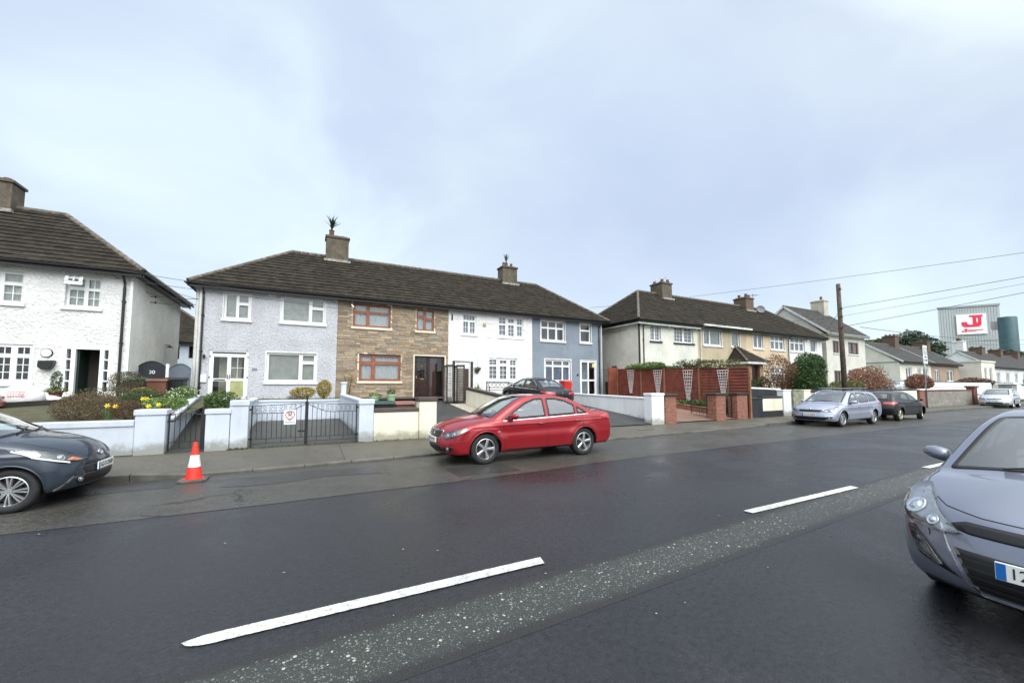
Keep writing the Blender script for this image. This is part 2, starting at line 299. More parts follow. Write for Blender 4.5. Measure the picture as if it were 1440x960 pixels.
# ------------------------------------------------------------------ car generator (x forward from the rear bumper, z up, y across)
def catmull(pts, n=6, closed=False):
    out = []; P = [np.array(p, float) for p in pts]; m = len(P)
    rng = range(m if closed else m - 1)
    for i in rng:
        p0, p1, p2, p3 = (P[(i - 1) % m], P[i], P[(i + 1) % m], P[(i + 2) % m]) if closed else (P[max(i - 1, 0)], P[i], P[i + 1], P[min(i + 2, m - 1)])
        for k in range(n):
            t = k / n; out.append(.5 * ((2 * p1) + (-p0 + p2) * t + (2 * p0 - 5 * p1 + 4 * p2 - p3) * t * t + (-p0 + 3 * p1 - 3 * p2 + p3) * t ** 3))
    if not closed: out.append(P[-1])
    return [tuple(p) for p in out]
def rounded(pts, r=.05, n=5):
    """polygon with rounded corners"""
    out = []; m = len(pts)
    for i in range(m):
        a, b, c = Vector(pts[i - 1]), Vector(pts[i]), Vector(pts[(i + 1) % m])
        u = (a - b); w = (c - b); rr = min(r, u.length * .45, w.length * .45); u = b + u.normalized() * rr; w = b + w.normalized() * rr
        for k in range(n + 1):
            t = k / n; out.append(tuple(u * (1 - t) ** 2 + b * 2 * t * (1 - t) + w * t * t))
    return out
def densify(pts, step=.04, closed=True):
    out = []; m = len(pts)
    for i in range(m if closed else m - 1):
        a, b = Vector(pts[i]), Vector(pts[(i + 1) % m]); k = max(1, int((b - a).length / step))
        out += [tuple(a.lerp(b, j / k)) for j in range(k)]
    if not closed: out.append(tuple(pts[-1]))
    return out
def inset(pts, d):
    A = sum(pts[i][0] * pts[(i + 1) % len(pts)][1] - pts[(i + 1) % len(pts)][0] * pts[i][1] for i in range(len(pts)))
    s = 1 if A > 0 else -1; out = []
    for i in range(len(pts)):
        a, b, c = Vector(pts[i - 1]), Vector(pts[i]), Vector(pts[(i + 1) % len(pts)])
        n1 = Vector((-(b - a).y, (b - a).x)).normalized() * s; n2 = Vector((-(c - b).y, (c - b).x)).normalized() * s
        n = (n1 + n2); n = n.normalized() if n.length > 1e-6 else n1; k = 1 / max(.5, n.dot(n1)); out.append(tuple(b + n * d * k))
    return out
def inpoly(P, poly):
    x, y = P[:, 0], P[:, 1]; r = np.zeros(len(x), bool); m = len(poly)
    for i in range(m):
        x1, y1 = poly[i]; x2, y2 = poly[(i + 1) % m]
        if y1 == y2: continue
        c = ((y1 > y) != (y2 > y)) & (x < (x2 - x1) * (y - y1) / (y2 - y1) + x1); r ^= c
    return r
def sdf_grid(poly, x0, x1, z0, z1, h=.012):
    xs = np.arange(x0, x1, h); zs = np.arange(z0, z1, h); X, Z = np.meshgrid(xs, zs, indexing='ij'); X = X.ravel(); Z = Z.ravel()
    d = np.full(X.shape, 1e9)
    for i in range(len(poly)):
        ax, az = poly[i]; bx, bz = poly[(i + 1) % len(poly)]; ex, ez = bx - ax, bz - az; l = ex * ex + ez * ez
        if l < 1e-12: continue
        t = np.clip(((X - ax) * ex + (Z - az) * ez) / l, 0, 1); d = np.minimum(d, (X - ax - t * ex) ** 2 + (Z - az - t * ez) ** 2)
    d = np.sqrt(d); ins = inpoly(np.stack([X, Z], 1), poly); d[ins] *= -1
    return xs[0], zs[0], h, d.reshape(len(xs), len(zs))
def samp(g, x, z):
    x0, z0, h, D = g; u = np.clip((x - x0) / h, 0, D.shape[0] - 1.001); v = np.clip((z - z0) / h, 0, D.shape[1] - 1.001)
    i = u.astype(int); j = v.astype(int); a = u - i; b = v - j
    return D[i, j] * (1 - a) * (1 - b) + D[i + 1, j] * a * (1 - b) + D[i, j + 1] * (1 - a) * b + D[i + 1, j + 1] * a * b
def sst(t): t = np.clip(t, 0, 1); return t * t * (3 - 2 * t)
def smax(a, b, k): h = np.maximum(k - np.abs(a - b), 0) / k; return np.maximum(a, b) + h * h * k * .25
class CarShape:
    def __init__(s, sp):
        s.sp = sp; L, W, H = sp['L'], sp['W'], sp['H']; s.hw = W / 2
        poly = catmull(sp['prof'], 6) ; s.g = sdf_grid(poly, -.4, L + .9, -.1, H + .5)
        s.R = sp['R'] + .045
    def outer(s, x, y, z):
        sp = s.sp; L = sp['L']; hw = s.hw; q = np.minimum(np.abs(y) / hw, 1.15)
        wf = sst((x - .50 * L) / (.46 * L)); wr = sst((.42 * L - x) / (.40 * L))
        low = 1 + .0 * z
        xs = x + sp.get('bf', .30) * wf * q ** 2.5 * low - sp.get('br', .17) * wr * q ** 2.8
        zs = z + sp.get('cr', .055) * q * q * sst((z - .55) / .4)
        d = samp(s.g, xs, zs)
        zb = sp['belt'][0] + (sp['belt'][1] - sp['belt'][0]) * x / L
        t = (z - .2) / (zb - .2); tt = (z - zb) / (sp['H'] - zb)
        w1 = np.interp(t, [-.3, 0, .12, .45, .75, .92, 1.0], [.84, .915, .95, .995, 1.0, .985, .955])
        w2 = .945 - (.945 - sp.get('wr', .70)) * tt * (.75 + .25 * tt)
        v = np.where(z < zb, w1, np.minimum(.955, w2)); 
        tap = 1 - sp.get('tf', .05) * sst((x - .72 * L) / (.28 * L)) - sp.get('tr', .05) * sst((.22 * L - x) / (.22 * L))
        Wd = hw * v * tap
        for xc in sp['wx']:
            r = np.sqrt((x - xc) ** 2 + (z - sp['R']) ** 2); Wd = Wd + sp.get('fl', .022) * np.exp(-((r - s.R - .03) / .10) ** 2) * (z > sp['R'] - .1)
        # waist crease and the scooped lower doors
        cz = sp.get('crease', .70) + sp.get('crs', .03) * (1 - x / L)
        Wd = Wd - sp.get('scoop', .014) * np.exp(-((z - cz + .14) / .09) ** 2) * sst((x - sp['wx'][1]) / .5) * sst((sp['wx'][0] - x) / .5)
        Wd = Wd + .009 * np.clip(1 - np.abs(z - cz) / .035, 0, 1)
        f = smax(d, np.abs(y) - Wd, sp.get('k', .10))
        for b in sp.get('bumps', []): f = b(s, f, x, np.abs(y), z)
        return f
    def well(s, x, y, z):
        sp = s.sp; w = np.full(x.shape, -1e9)
        for xc in sp['wx']: w = np.maximum(w, np.minimum(s.R - np.sqrt((x - xc) ** 2 + (z - sp['R']) ** 2), np.abs(y) - (s.hw - .34)))
        return w
    def cav(s, x, y, z, f):
        c = np.maximum(f + .06, np.maximum(.42 - z, np.maximum(x - s.sp['cab'][1], s.sp['cab'][0] - x)))
        return c
    def full(s, x, y, z):
        f = s.outer(x, y, z); g = np.maximum(f, s.well(x, y, z))
        if s.sp.get('hollow', True): g = np.maximum(g, -s.cav(x, y, z, f))
        return g
def surface_nets(F, org, h):
    """F: grid of samples; returns vertices and quads of the zero surface"""
    S = F < 0; nx, ny, nz = F.shape
    cnt = np.zeros((nx - 1, ny - 1, nz - 1)); acc = np.zeros((nx - 1, ny - 1, nz - 1, 3))
    corners = [(i, j, k) for i in (0, 1) for j in (0, 1) for k in (0, 1)]
    def sub(A, c): return A[c[0]:nx - 1 + c[0], c[1]:ny - 1 + c[1], c[2]:nz - 1 + c[2]]
    for a in corners:
        for ax in range(3):
            if a[ax] == 1: continue
            b = list(a); b[ax] = 1; fa, fb = sub(F, a), sub(F, b); m = (fa < 0) != (fb < 0)
            t = np.where(m, fa / np.where(m, fa - fb, 1), 0)
            for q in range(3): acc[..., q] += np.where(m, a[q] + (t if q == ax else 0), 0)
            cnt += m
    act = cnt > 0; idx = -np.ones(act.shape, int); idx[act] = np.arange(act.sum())
    I = np.argwhere(act); V = (I + acc[act] / cnt[act][:, None]) * h + np.array(org); Q = []
    for ax in range(3):
        sl0 = [slice(1, -1)] * 3; sl0[ax] = slice(0, -1); sl1 = list(sl0); sl1[ax] = slice(1, None)
        A, B = S[tuple(sl0)], S[tuple(sl1)]; e = np.argwhere(A != B); o = np.array([1, 1, 1]); o[ax] = 0; e = e + o
        u, v = (ax + 1) % 3, (ax + 2) % 3; du = np.zeros(3, int); dv = np.zeros(3, int); du[u] = 1; dv[v] = 1
        c = [idx[tuple((e - du - dv).T)], idx[tuple((e - dv).T)], idx[tuple(e.T)], idx[tuple((e - du).T)]]
        q = np.stack(c, 1); ins = S[tuple(e.T)]; q[~ins] = q[~ins][:, ::-1]; Q.append(q)
    return V, np.concatenate(Q)
def car_mesh(shape, h):
    sp = shape.sp; org = (-.12, -(shape.hw + .12), .02)
    n = [int((sp['L'] + .24) / h), int((2 * shape.hw + .24) / h) // 2 * 2 + 1, int((sp['H'] + .12) / h)]; org = (org[0], -(n[1] - 1) / 2 * h, org[2])
    X, Y, Z = np.meshgrid(*[org[i] + np.arange(n[i]) * h for i in range(3)], indexing='ij')
    F = shape.full(X.ravel(), Y.ravel(), Z.ravel()).reshape(X.shape)
    V, Q = surface_nets(F, org, h)
    def grad(f, P, e=.004):
        return np.stack([(f(*(P + np.eye(3)[i] * e).T) - f(*(P - np.eye(3)[i] * e).T)) / (2 * e) for i in range(3)], 1)
    for _ in range(3):
        G = grad(shape.full, V); f = shape.full(*V.T); st = -(f / np.maximum((G ** 2).sum(1), .2))[:, None] * G
        l = np.linalg.norm(st, axis=1, keepdims=True); V = V + st * np.minimum(1, h * .6 / np.maximum(l, 1e-9))
    Nn = grad(shape.full, V, .010); Nn /= np.maximum(np.linalg.norm(Nn, axis=1, keepdims=True), 1e-9)
    return V, Q, Nn
class Caster:
    """drapes panes, lamps, seams and badges on a body surface"""
    def __init__(s, V, Q): s.b = BVHTree.FromPolygons([tuple(v) for v in V], [tuple(int(i) for i in q) for q in Q])
    def hit(s, p, d):
        r = s.b.ray_cast(Vector(p), Vector(d))
        return (r[0], r[1]) if r[0] is not None else (None, None)
def proj(kind, side=1, org=(0, 0, 0), dirn=None):
    """returns f(u,v)->(start point, direction)"""
    if kind == 'side': return lambda u, v: ((u, side * 3, v), (0, -side, 0))
    if kind == 'front': return lambda u, v: ((9, u, v), (-1, 0, 0))
    if kind == 'rear': return lambda u, v: ((-3, u, v), (1, 0, 0))
    if kind == 'top': return lambda u, v: ((u, v, 4), (0, 0, -1))
    if kind == 'frame':
        o, U, Vv, D = [Vector(q) for q in dirn]; return lambda u, v: (o + U * u + Vv * v - D * 3, D)
def orient(V3, fs, NN):
    if fs:
        v = sum(((V3[f[1]] - V3[f[0]]).cross(V3[f[2]] - V3[f[0]]).normalized().dot(NN[f[0]]) for f in fs))
        if v < 0: fs = [tuple(reversed(f)) for f in fs]
    return fs
def drape(cs, pr, poly, off, step=.045):
    """fills an outline with a conforming grid"""
    pts = densify(poly, step); A = np.array(pts); lo = A.min(0); hi = A.max(0)
    gx, gy = np.meshgrid(np.arange(lo[0] + step / 2, hi[0], step), np.arange(lo[1] + step / 2, hi[1], step)); G = np.stack([gx.ravel(), gy.ravel()], 1)
    ins = inset(pts, step * .35)
    if len(G): G = G[inpoly(G, ins)]
    vs = [Vector(p) for p in pts] + [Vector(p) for p in G]; n = len(pts)
    r = delaunay_2d_cdt(vs, [(i, (i + 1) % n) for i in range(n)], [], 1, 1e-5)
    V3 = []; ok = []; NN = []
    for p in r[0]:
        st, d = pr(p.x, p.y); h, nn = cs.hit(st, d)
        ok.append(h is not None); NN.append(nn); V3.append(h + nn * off if h is not None else Vector((0, 0, 0)))
    return V3, orient(V3, [f for f in r[2] if all(ok[i] for i in f)], NN)
def drape_ring(cs, pr, outer, inner, off, off2=None):
    V3 = []; NN = []
    for k, P in enumerate((outer, inner)):
        for p in P:
            st, d = pr(p[0], p[1]); h, nn = cs.hit(st, d)
            if h is None: return [], []
            V3.append(h + nn * (off if k == 0 or off2 is None else off2)); NN.append(nn)
    n = len(outer); return V3, orient(V3, [(i, (i + 1) % n, n + (i + 1) % n, n + i) for i in range(n)], NN)
def ribbon(cs, pr, pts, w, off, closed=False):
    pts = densify(pts, .03, closed); m = len(pts); V3 = []; fs = []; NN = []; prev = None
    for i, p in enumerate(pts):
        a = Vector(pts[(i - 1) % m] if closed or i else pts[0]); b = Vector(pts[(i + 1) % m] if closed or i < m - 1 else pts[-1]); t = (b - a)
        if t.length < 1e-9: continue
        t.normalize(); nrm = Vector((-t.y, t.x)) * w / 2; ok = True; q2 = []
        for sgn in (-1, 1):
            q = Vector(p) + nrm * sgn; st, d = pr(q.x, q.y); h, nn = cs.hit(st, d)
            if h is None: ok = False; break
            q2.append(h + nn * off); nl = nn
        if not ok: prev = None; continue
        k = len(V3); V3 += q2; NN += [nl, nl]
        if prev is not None and (V3[prev] - V3[k]).length < .15: fs.append((prev, prev + 1, k + 1, k))
        prev = k
    if closed and prev is not None and fs: fs.append((prev, prev + 1, 1, 0))
    return V3, orient(V3, fs, NN)
def rim_mesh(R, kind, w=.20):
    """outer face at y=0 looking to -y; returns (tyre, rim, dark) builders"""
    ty = MB(); r = R * .66
    ty.lathe([(r, .02), (r + .012, .0), (R * .82, -.008), (R * .93, .0), (R * .985, .018), (R, .045), (R, w - .045), (R * .985, w - .018), (R * .93, w), (r, w - .01)], n=40, axis='y', close=False)
    for k in range(60):      # tread blocks on the shoulder
        a = 2 * math.pi * k / 60; c, s_ = math.cos(a), math.sin(a); ty.bar((c * R * .985, .022, s_ * R * .985), (c * (R + .002), .07, s_ * (R + .002)), .010, .006)
    rm = MB(); rm.lathe([(r * .93, .10), (r * .94, .03), (r + .004, .012), (r + .006, .004), (r - .004, .0), (r * .955, .010), (r * .93, .03)], n=40, axis='y', close=False)
    cap = r * .2
    rm.lathe([(.001, .015), (cap * .9, .015), (cap, .022), (cap, .06)], n=20, axis='y', close=False)
    ns, tw, double = {'five': (5, .34, 0), 'seven': (7, .17, 0), 'eight': (8, .15, 1), 'ten': (10, .12, 0), 'multi': (9, .13, 0)}[kind]
    for k in range(ns):
        a = 2 * math.pi * (k + .25) / ns
        for da in ((-.13, .13) if double else (0,)):
            aa = a + da; ra, rb = cap * .8, r * .955; wa, wb = tw * r * .62, tw * r * .95
            c, s_ = math.cos(aa), math.sin(aa); px, pz = -s_, c
            vs = []
            for (rr, ww, y0) in ((ra, wa, .018), ((ra + rb) / 2, (wa + wb) / 2, .004 + .006), (rb, wb, .012)):
                for sg, dy in ((-1, .012), (-.55, 0), (.55, 0), (1, .012)):
                    vs.append((c * rr + px * sg * ww / 2, y0 + dy, s_ * rr + pz * sg * ww / 2))
                vs.append((c * rr + px * ww / 2, y0 + .04, s_ * rr + pz * ww / 2)); vs.append((c * rr - px * ww / 2, y0 + .04, s_ * rr - pz * ww / 2))
            fs = []
            for q in range(2):
                for (i, j) in ((0, 1), (1, 2), (2, 3), (3, 4), (5, 0)): fs.append((q * 6 + i, q * 6 + j, (q + 1) * 6 + j, (q + 1) * 6 + i))
            rm.add(vs, fs)
    for k in range(5):
        a = 2 * math.pi * k / 5; rm.lathe([(.009, .012), (.009, .03)], (math.cos(a) * cap * 1.45, 0, math.sin(a) * cap * 1.45), n=8, axis='y')
    dk = MB(); dk.lathe([(.001, .075), (r * .55, .075), (r * .55, .085)], n=24, axis='y', close=False); dk.lathe([(r * .9, .11), (.02, .11)], n=24, axis='y', close=False)
    return ty, rm, dk
def mats_car():
    g = {}
    g['glass'] = glass_mat('car_glass', (.84, .93, .90), 1.0, .12); g['tint'] = glass_mat('tinted_car_glass', (.18, .2, .2), 1.0, .03)
    g['black'] = mat('black_plastic', (.012, .012, .013), .45, var=0, obj=True); g['seal'] = mat('rubber_seal', (.008, .008, .009), .35, var=0)
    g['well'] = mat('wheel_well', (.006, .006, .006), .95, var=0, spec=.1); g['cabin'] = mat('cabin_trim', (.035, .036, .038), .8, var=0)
    g['tyre'] = mat('tyre_rubber', (.016, .016, .017), .75, var=.2, vs=8, obj=True); g['rim'] = mat('alloy_rim', (.55, .56, .58), .28, metal=.85, var=.06, vs=9, obj=True)
    g['disc'] = mat('brake_disc', (.10, .095, .09), .5, metal=.6, var=.2, obj=True); g['chrome'] = mat('chrome', (.75, .76, .78), .12, metal=1, var=0)
    g['lamp'] = mat('lamp_reflector', (.50, .51, .52), .16, metal=.8, var=.4, vs=14, obj=True); g['lampdark'] = mat('lamp_housing', (.09, .095, .10), .25, metal=.4, var=.2, vs=25, obj=True)
    g['lampmid'] = mat('lamp_shell', (.36, .37, .38), .2, metal=.6, var=.15, vs=12, obj=True)
    g['lens'] = glass_mat('lamp_lens', (.93, .95, .96), 1.0, .05); g['red'] = mat('red_lamp_lens', (.42, .012, .018), .12, var=.2, vs=25, coat=1, obj=True)
    g['amber'] = mat('amber_lens', (.75, .22, .04), .15, var=0, coat=1); g['plate'] = mat('number_plate', (.72, .73, .70), .4, var=0); g['blue'] = mat('plate_blue', (.01, .12, .42), .4, var=0)
    g['ink'] = mat('plate_ink', (.01, .01, .012), .5, var=0); g['seat'] = mat('seat_cloth', (.05, .052, .056), .9, var=.2, vs=9); g['paleseat'] = mat('pale_cabin', (.30, .29, .27), .85, var=.1, vs=5)
    g['white'] = mat('white_card', (.8, .8, .8), .6, var=0)
    return g
def paint(name, col, metal=.35, rough=.35, coat=.8, spec=.4):
    return mat(name, col, rough, metal=metal, var=0, coat=coat, spec=spec)
def make_car(sp, loc, rz, label, cat='car', group=None):
    g = mats_car(); s = CarShape(sp); h = sp.get('h', .03); V, Q, Nn = car_mesh(s, h); L = sp['L']; hw = s.hw; col = sp['paint']
    root = thing(sp.get('name', 'parked_car'), loc, label, cat, group, rz or 1e-9)
    fo = s.outer(*V.T); wl = s.well(*V.T); outerv = fo > -.02
    fc = V[Q].mean(1); fn = Nn[Q].mean(1); fow = outerv[Q].all(1)
    cs = Caster(V, Q[(fo[Q] > -.03).all(1)])
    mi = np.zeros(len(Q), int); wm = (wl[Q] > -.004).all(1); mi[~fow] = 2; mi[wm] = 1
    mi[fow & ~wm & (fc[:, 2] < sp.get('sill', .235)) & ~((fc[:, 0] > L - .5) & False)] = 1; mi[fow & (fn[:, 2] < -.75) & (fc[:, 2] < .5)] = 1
    keep = np.ones(len(Q), bool); ringw = max(.042, h * 1.45)
    panes = []
    for (nm, poly, mk) in sp['side']:
        po = densify(rounded(poly, sp.get('wr_', .05)), .035); pi = inset(po, ringw)
        hole = inset(po, ringw * .5); keep &= ~(inpoly(fc[:, [0, 2]], hole) & (np.abs(fc[:, 1]) > .35 * hw) & (np.abs(fn[:, 1]) > .25))
        for sd in (1, -1): panes.append((nm, proj('side', sd), po, pi, mk))
    for key, nm in (('ws', 'windscreen'), ('rw', 'rear_window')):
        if key not in sp: continue
        x0, z0, x1, z1, wb, wt = sp[key]     # bottom and top points on the centre line, half widths
        U = Vector((0, 1, 0)); Vd = Vector((x1 - x0, 0, z1 - z0)); ln = Vd.length; Vd.normalize()
        D = Vector((-Vd.z, 0, Vd.x)) if key == 'ws' else Vector((Vd.z, 0, -Vd.x))
        D = -U.cross(Vd) if key == 'ws' else U.cross(Vd)
        if (key == 'ws' and D.x > 0) or (key == 'rw' and D.x < 0): D = -D
        o = Vector((x0, 0, z0)); nseg = 8
        poly = [(wb * math.cos(math.pi * 0), 0)]
        bow = .05
        bot = [(wb * t, -bow * (1 - t * t) * (1 if key == 'ws' else .4)) for t in np.linspace(-1, 1, nseg)]; top = [(wt * t, ln + .02 * (1 - t * t)) for t in np.linspace(1, -1, nseg)]
        po = densify(rounded(bot + top, .06, 4), .035); pi = inset(po, ringw * 1.15); hole = inset(po, ringw * .55)
        rel = fc - np.array(o); uu = rel[:, 1]; vv = rel @ np.array(Vd); dd = np.abs(rel @ np.array(D)); sx = (fc[:, 0] > L * .5) if key == 'ws' else (fc[:, 0] < L * .5)
        dn = np.abs(fn @ np.array(D)); keep &= ~(inpoly(np.stack([uu, vv], 1), hole) & (dd < .30) & sx & (dn > .45))
        panes.append((nm, proj('frame', dirn=(o, U, Vd, D)), po, pi, sp.get(key + 'm', 'glass')))
    # body
    me = bpy.data.meshes.new('body'); Qk = Q[keep]; me.from_pydata(V.tolist(), [], Qk.tolist())
    for m in (col, g['well'], g['cabin']): me.materials.append(m)
    me.polygons.foreach_set('material_index', mi[keep].astype(np.int32)); me.polygons.foreach_set('use_smooth', [True] * len(Qk))
    me.normals_split_custom_set_from_vertices(Nn.tolist())
    body = bpy.data.objects.new('body', me); COL.objects.link(body); body.parent = root; OFF[body.name] = (0, 0, 0)
    def put(nm, V3, fs, m, par=body, smooth=True, thick=0):
        if not fs: return None
        mb = MB(); mb.add(V3, fs); o = mb.build(nm, m, par, smooth=smooth, fix=False)
        if thick:
            md = o.modifiers.new('Solid', 'SOLIDIFY'); md.thickness = thick; md.offset = -1
        return o
    for nm, pr, po, pi, mk in panes:
        V3, fs = drape(cs, pr, pi, .001, .06); gl = put(nm, V3, fs, g[mk], root)
        if gl:
            V3, fs = drape_ring(cs, pr, po, pi, .003); put('window_seal', V3, fs, g['seal'], gl, thick=.004)
    black = g['seal']
    for k, pts in sp.get('seams', []):
        pr = {'side': [proj('side', 1), proj('side', -1)], 'front': [proj('front')], 'rear': [proj('rear')], 'top': [proj('top')]}[k]
        mb = MB()
        for p in pr:
            V3, fs = ribbon(cs, p, pts, sp.get('seamw', .009), .0015); mb.add(V3, fs)
        if mb.f: mb.build('panel_gap', black, body, fix=False)
    # patches: (name, projection, outline, material, offset, [mirror], frame material)
    for pt in sp.get('patches', []):
        nm, k, poly, mk, off = pt[:5]; opt = pt[5] if len(pt) > 5 else {}
        prs = []
        for sd in ((1, -1) if opt.get('both', k in ('side', 'corner', 'rcorner')) else (1,)):
            if k == 'side': prs.append((proj('side', sd), poly))
            elif k in ('front', 'rear', 'top'):
                pp = [(u * sd, v) for u, v in poly] if k != 'top' else [(u, v * sd) for u, v in poly]; prs.append((proj(k), pp))
            elif k == 'corner' or k == 'rcorner':    # seen diagonally; u runs along the corner
                a = R(opt.get('ang', 40)); fx = 1 if k == 'corner' else -1; D = Vector((-fx * math.cos(a), -sd * math.sin(a), 0)); U = Vector((-fx * math.sin(a), sd * math.cos(a), 0))
                prs.append((proj('frame', dirn=((L - .2 if fx > 0 else .2, sd * (hw - .15), 0), U, (0, 0, 1), D)), poly))
        for pr, pp in prs:
            pp = densify(rounded(pp, opt.get('r', .02), 3) if opt.get('r', .02) else pp, .03)
            V3, fs = drape(cs, pr, pp, off, opt.get('step', .035)); m = mk if not isinstance(mk, str) else g[mk]
            o = put(nm, V3, fs, m, root if opt.get('part', True) else body, thick=opt.get('thick', .004))
            if o is None: continue
            if opt.get('trim'):
                V3, fs = drape_ring(cs, pr, pp, inset(pp, -opt.get('tw', .012)), off + .002); put('trim_edge', V3, fs, g[opt['trim']], o, thick=.006)
            if opt.get('slats'):
                mb = MB(); A = np.array(pp); z0, z1 = A[:, 1].min(), A[:, 1].max(); n = opt['slats']
                for i in range(n):
                    zz = z0 + (z1 - z0) * (i + 1) / (n + 1); xs_ = A[np.abs(A[:, 1] - zz) < .05][:, 0]
                    if len(xs_) < 2: continue
                    V3, fs = ribbon(cs, pr, [(xs_.min() + .02, zz), (xs_.max() - .02, zz)], opt.get('sw', .014), off + .006); mb.add(V3, fs)
                mb.build('grille_slat', g[opt.get('slatm', 'black')], o, fix=False)
            for (u, v, rr, mk2) in opt.get('rounds', []):
                st, d = pr(u, v); hh, nn = cs.hit(st, d)
                if hh is None: continue
                c = hh + nn * (off + .002); a1 = nn.orthogonal().normalized(); b1 = nn.cross(a1); mb = MB(); n = 28; vs = []; fs2 = []
                for (q, hgt) in ((rr, .0), (rr * .93, .008), (rr * .82, .004), (rr * .55, .001), (rr * .5, .010), (rr * .25, .016), (.001, .018)):
                    vs += [c + nn * hgt + (a1 * math.cos(2 * math.pi * i / n) + b1 * math.sin(2 * math.pi * i / n)) * q for i in range(n)]
                for q in range(6): fs2 += [(q * n + i, q * n + (i + 1) % n, (q + 1) * n + (i + 1) % n, (q + 1) * n + i) for i in range(n)]
                mb.add(vs, fs2); mb.build('lamp_reflector', g[mk2], o, smooth=True)
            if opt.get('lens'):
                V3, fs = drape(cs, pr, pp, off + .022, .05); put('lens', V3, fs, g['lens'], o, thick=0)
                V3, fs = drape_ring(cs, pr, pp, pp, off, off + .022); put('lens_rim', V3, fs, g['lampdark'], o)
    # arch lips
    for sd in (1, -1):
        for xc in sp['wx']:
            mb = MB(); pts = []
            for a in np.linspace(-.32, math.pi + .32, 40):
                x, z = xc + (s.R + .004) * math.cos(a), sp['R'] + (s.R + .004) * math.sin(a)
                if z < .22: continue
                hh, nn = cs.hit((x + (.02 * math.cos(a)), sd * 3, z + .02 * math.sin(a)), (0, -sd, 0))
                if hh is not None and abs(hh.y) > hw * .75: pts.append((x, hh.y - sd * .006, z))
            if len(pts) > 4: mb.tube(pts, .013, 6); mb.build('wheel_arch', col if not sp.get('blackarch') else g['black'], root, smooth=True, fix=True)
    # wheels
    ty, rm, dk = rim_mesh(sp['R'], sp.get('rim', 'five'))
    proto = None
    for i, xc in enumerate(sp['wx']):
        for sd in (-1, 1):
            wy = hw * sp.get('wy', .985) - .03
            if proto is None:
                w = dk.build('wheel', g['disc'], root, smooth=False); t = ty.build('tyre', g['tyre'], w, smooth=True); r = rm.build('rim', sp.get('rimm', g['rim']), w, smooth='auto'); proto = (w, t, r)
            else:
                w = proto[0].copy(); COL.objects.link(w); w.parent = root
                for c in proto[1:]:
                    cc = c.copy(); COL.objects.link(cc); cc.parent = w
            st = sp.get('steer', 0) if i == 0 else 0
            w.location = (xc, sd * wy, sp['R']); w.rotation_euler = (0, random.uniform(0, 1.2), (0 if sd < 0 else math.pi) + st)
            if sd > 0: w.rotation_euler = (0, random.uniform(0, 1.2), math.pi + st)
    # mirrors
    mx, mz = sp['mirror']; 
    for sd in (1, -1):
        hh, nn = cs.hit((mx, sd * 3, mz), (0, -sd, 0)); y0 = abs(hh.y) if hh else hw * .9; ml = sp.get('mlen', .20)
        prof = [(0, .55), (.08, .85), (.3, .98), (.6, .96), (.85, .78), (.96, .58), (1, .35)]; mb = MB(); rings = []; n = 16
        for t, k in prof:
            yy = sd * (y0 + .03 + ml * t); rings.append([(mx + .03 - .05 * t * t + .085 * k * math.cos(a) * (1 if math.cos(a) > 0 else .45), yy, mz + .05 + .022 * t + .07 * k * math.copysign(abs(math.sin(a)) ** .75, math.sin(a)) * (1 if math.sin(a) > 0 else 1.05 - .35 * t)) for a in np.linspace(0, 2 * math.pi, n, endpoint=False)])
        vs = [p for r_ in rings for p in r_]; fs = [(i * n + k, i * n + (k + 1) % n, (i + 1) * n + (k + 1) % n, (i + 1) * n + k) for i in range(len(prof) - 1) for k in range(n)] + [tuple(range(n)), tuple((len(prof) - 1) * n + k for k in range(n))]
        mb.add(vs, fs); o = mb.build('wing_mirror', sp.get('mirrorm', col), root, smooth=True)
        m2 = MB(); m2.tube([(mx + .02, sd * (y0 - .03), mz - .01), (mx + .02, sd * (y0 + .08), mz + .02)], [.04, .022], 8); m2.build('mirror_arm', g['black'], o, smooth=True)
        m3 = MB(); m3.prism([(sd * (y0 + .06), mz - .01), (sd * (y0 + ml - .01), mz), (sd * (y0 + ml), mz + .095), (sd * (y0 + .06), mz + .10)], mx - .018, mx - .012, 'yz'); m3.build('mirror_glass', g['chrome'], o)
    # handles
    for (x, z) in sp.get('handles', []):
        for sd in (1, -1):
            hh, nn = cs.hit((x, sd * 3, z), (0, -sd, 0))
            if hh is None: continue
            y = hh.y; mb = MB(); mb.tube([(x - .095, y, z), (x - .07, y + sd * .028, z + .003), (x, y + sd * .035, z + .004), (x + .07, y + sd * .028, z + .003), (x + .095, y, z)], [.010, .014, .015, .014, .010], 8); mb.build('door_handle', sp.get('handlem', col), root, smooth=True)
    # cabin
    if sp.get('hollow', True):
        c0, c1 = sp['cab']; fx = sp.get('seatx', (c1 - 1.25)); sm = g[sp.get('seatm', 'seat')]
        for sd in (1, -1):
            mb = MB(); mb.box(fx - .1, fx + .42, sd * .36 - .24, sd * .36 + .24, .42, .56)
            vs = []
            mb.prism([(fx - .12, .5), (fx + .04, .5), (fx - .10, 1.06), (fx - .2, 1.04)], sd * .36 - .23, sd * .36 + .23, 'xz')
            mb.prism([(fx - .235, 1.08), (fx - .14, 1.08), (fx - .16, 1.25), (fx - .23, 1.25)], sd * .36 - .13, sd * .36 + .13, 'xz'); mb.build('front_seat', sm, root, bev=.03)
        rx = sp.get('rseat', fx - .95)
        mb = MB(); mb.prism([(rx - .18, .45), (rx + .02, .45), (rx - .1, 1.0), (rx - .22, .98)], -.6, .6, 'xz'); mb.box(rx - .1, rx + .36, -.6, .6, .42, .58)
        for q in (-.38, .38): mb.prism([(rx - .25, 1.0), (rx - .16, 1.0), (rx - .18, 1.13), (rx - .24, 1.13)], q - .12, q + .12, 'xz')
        mb.build('rear_seat', sm, root, bev=.03)
        dz = sp['ws'][1]; dxx = sp['ws'][0]
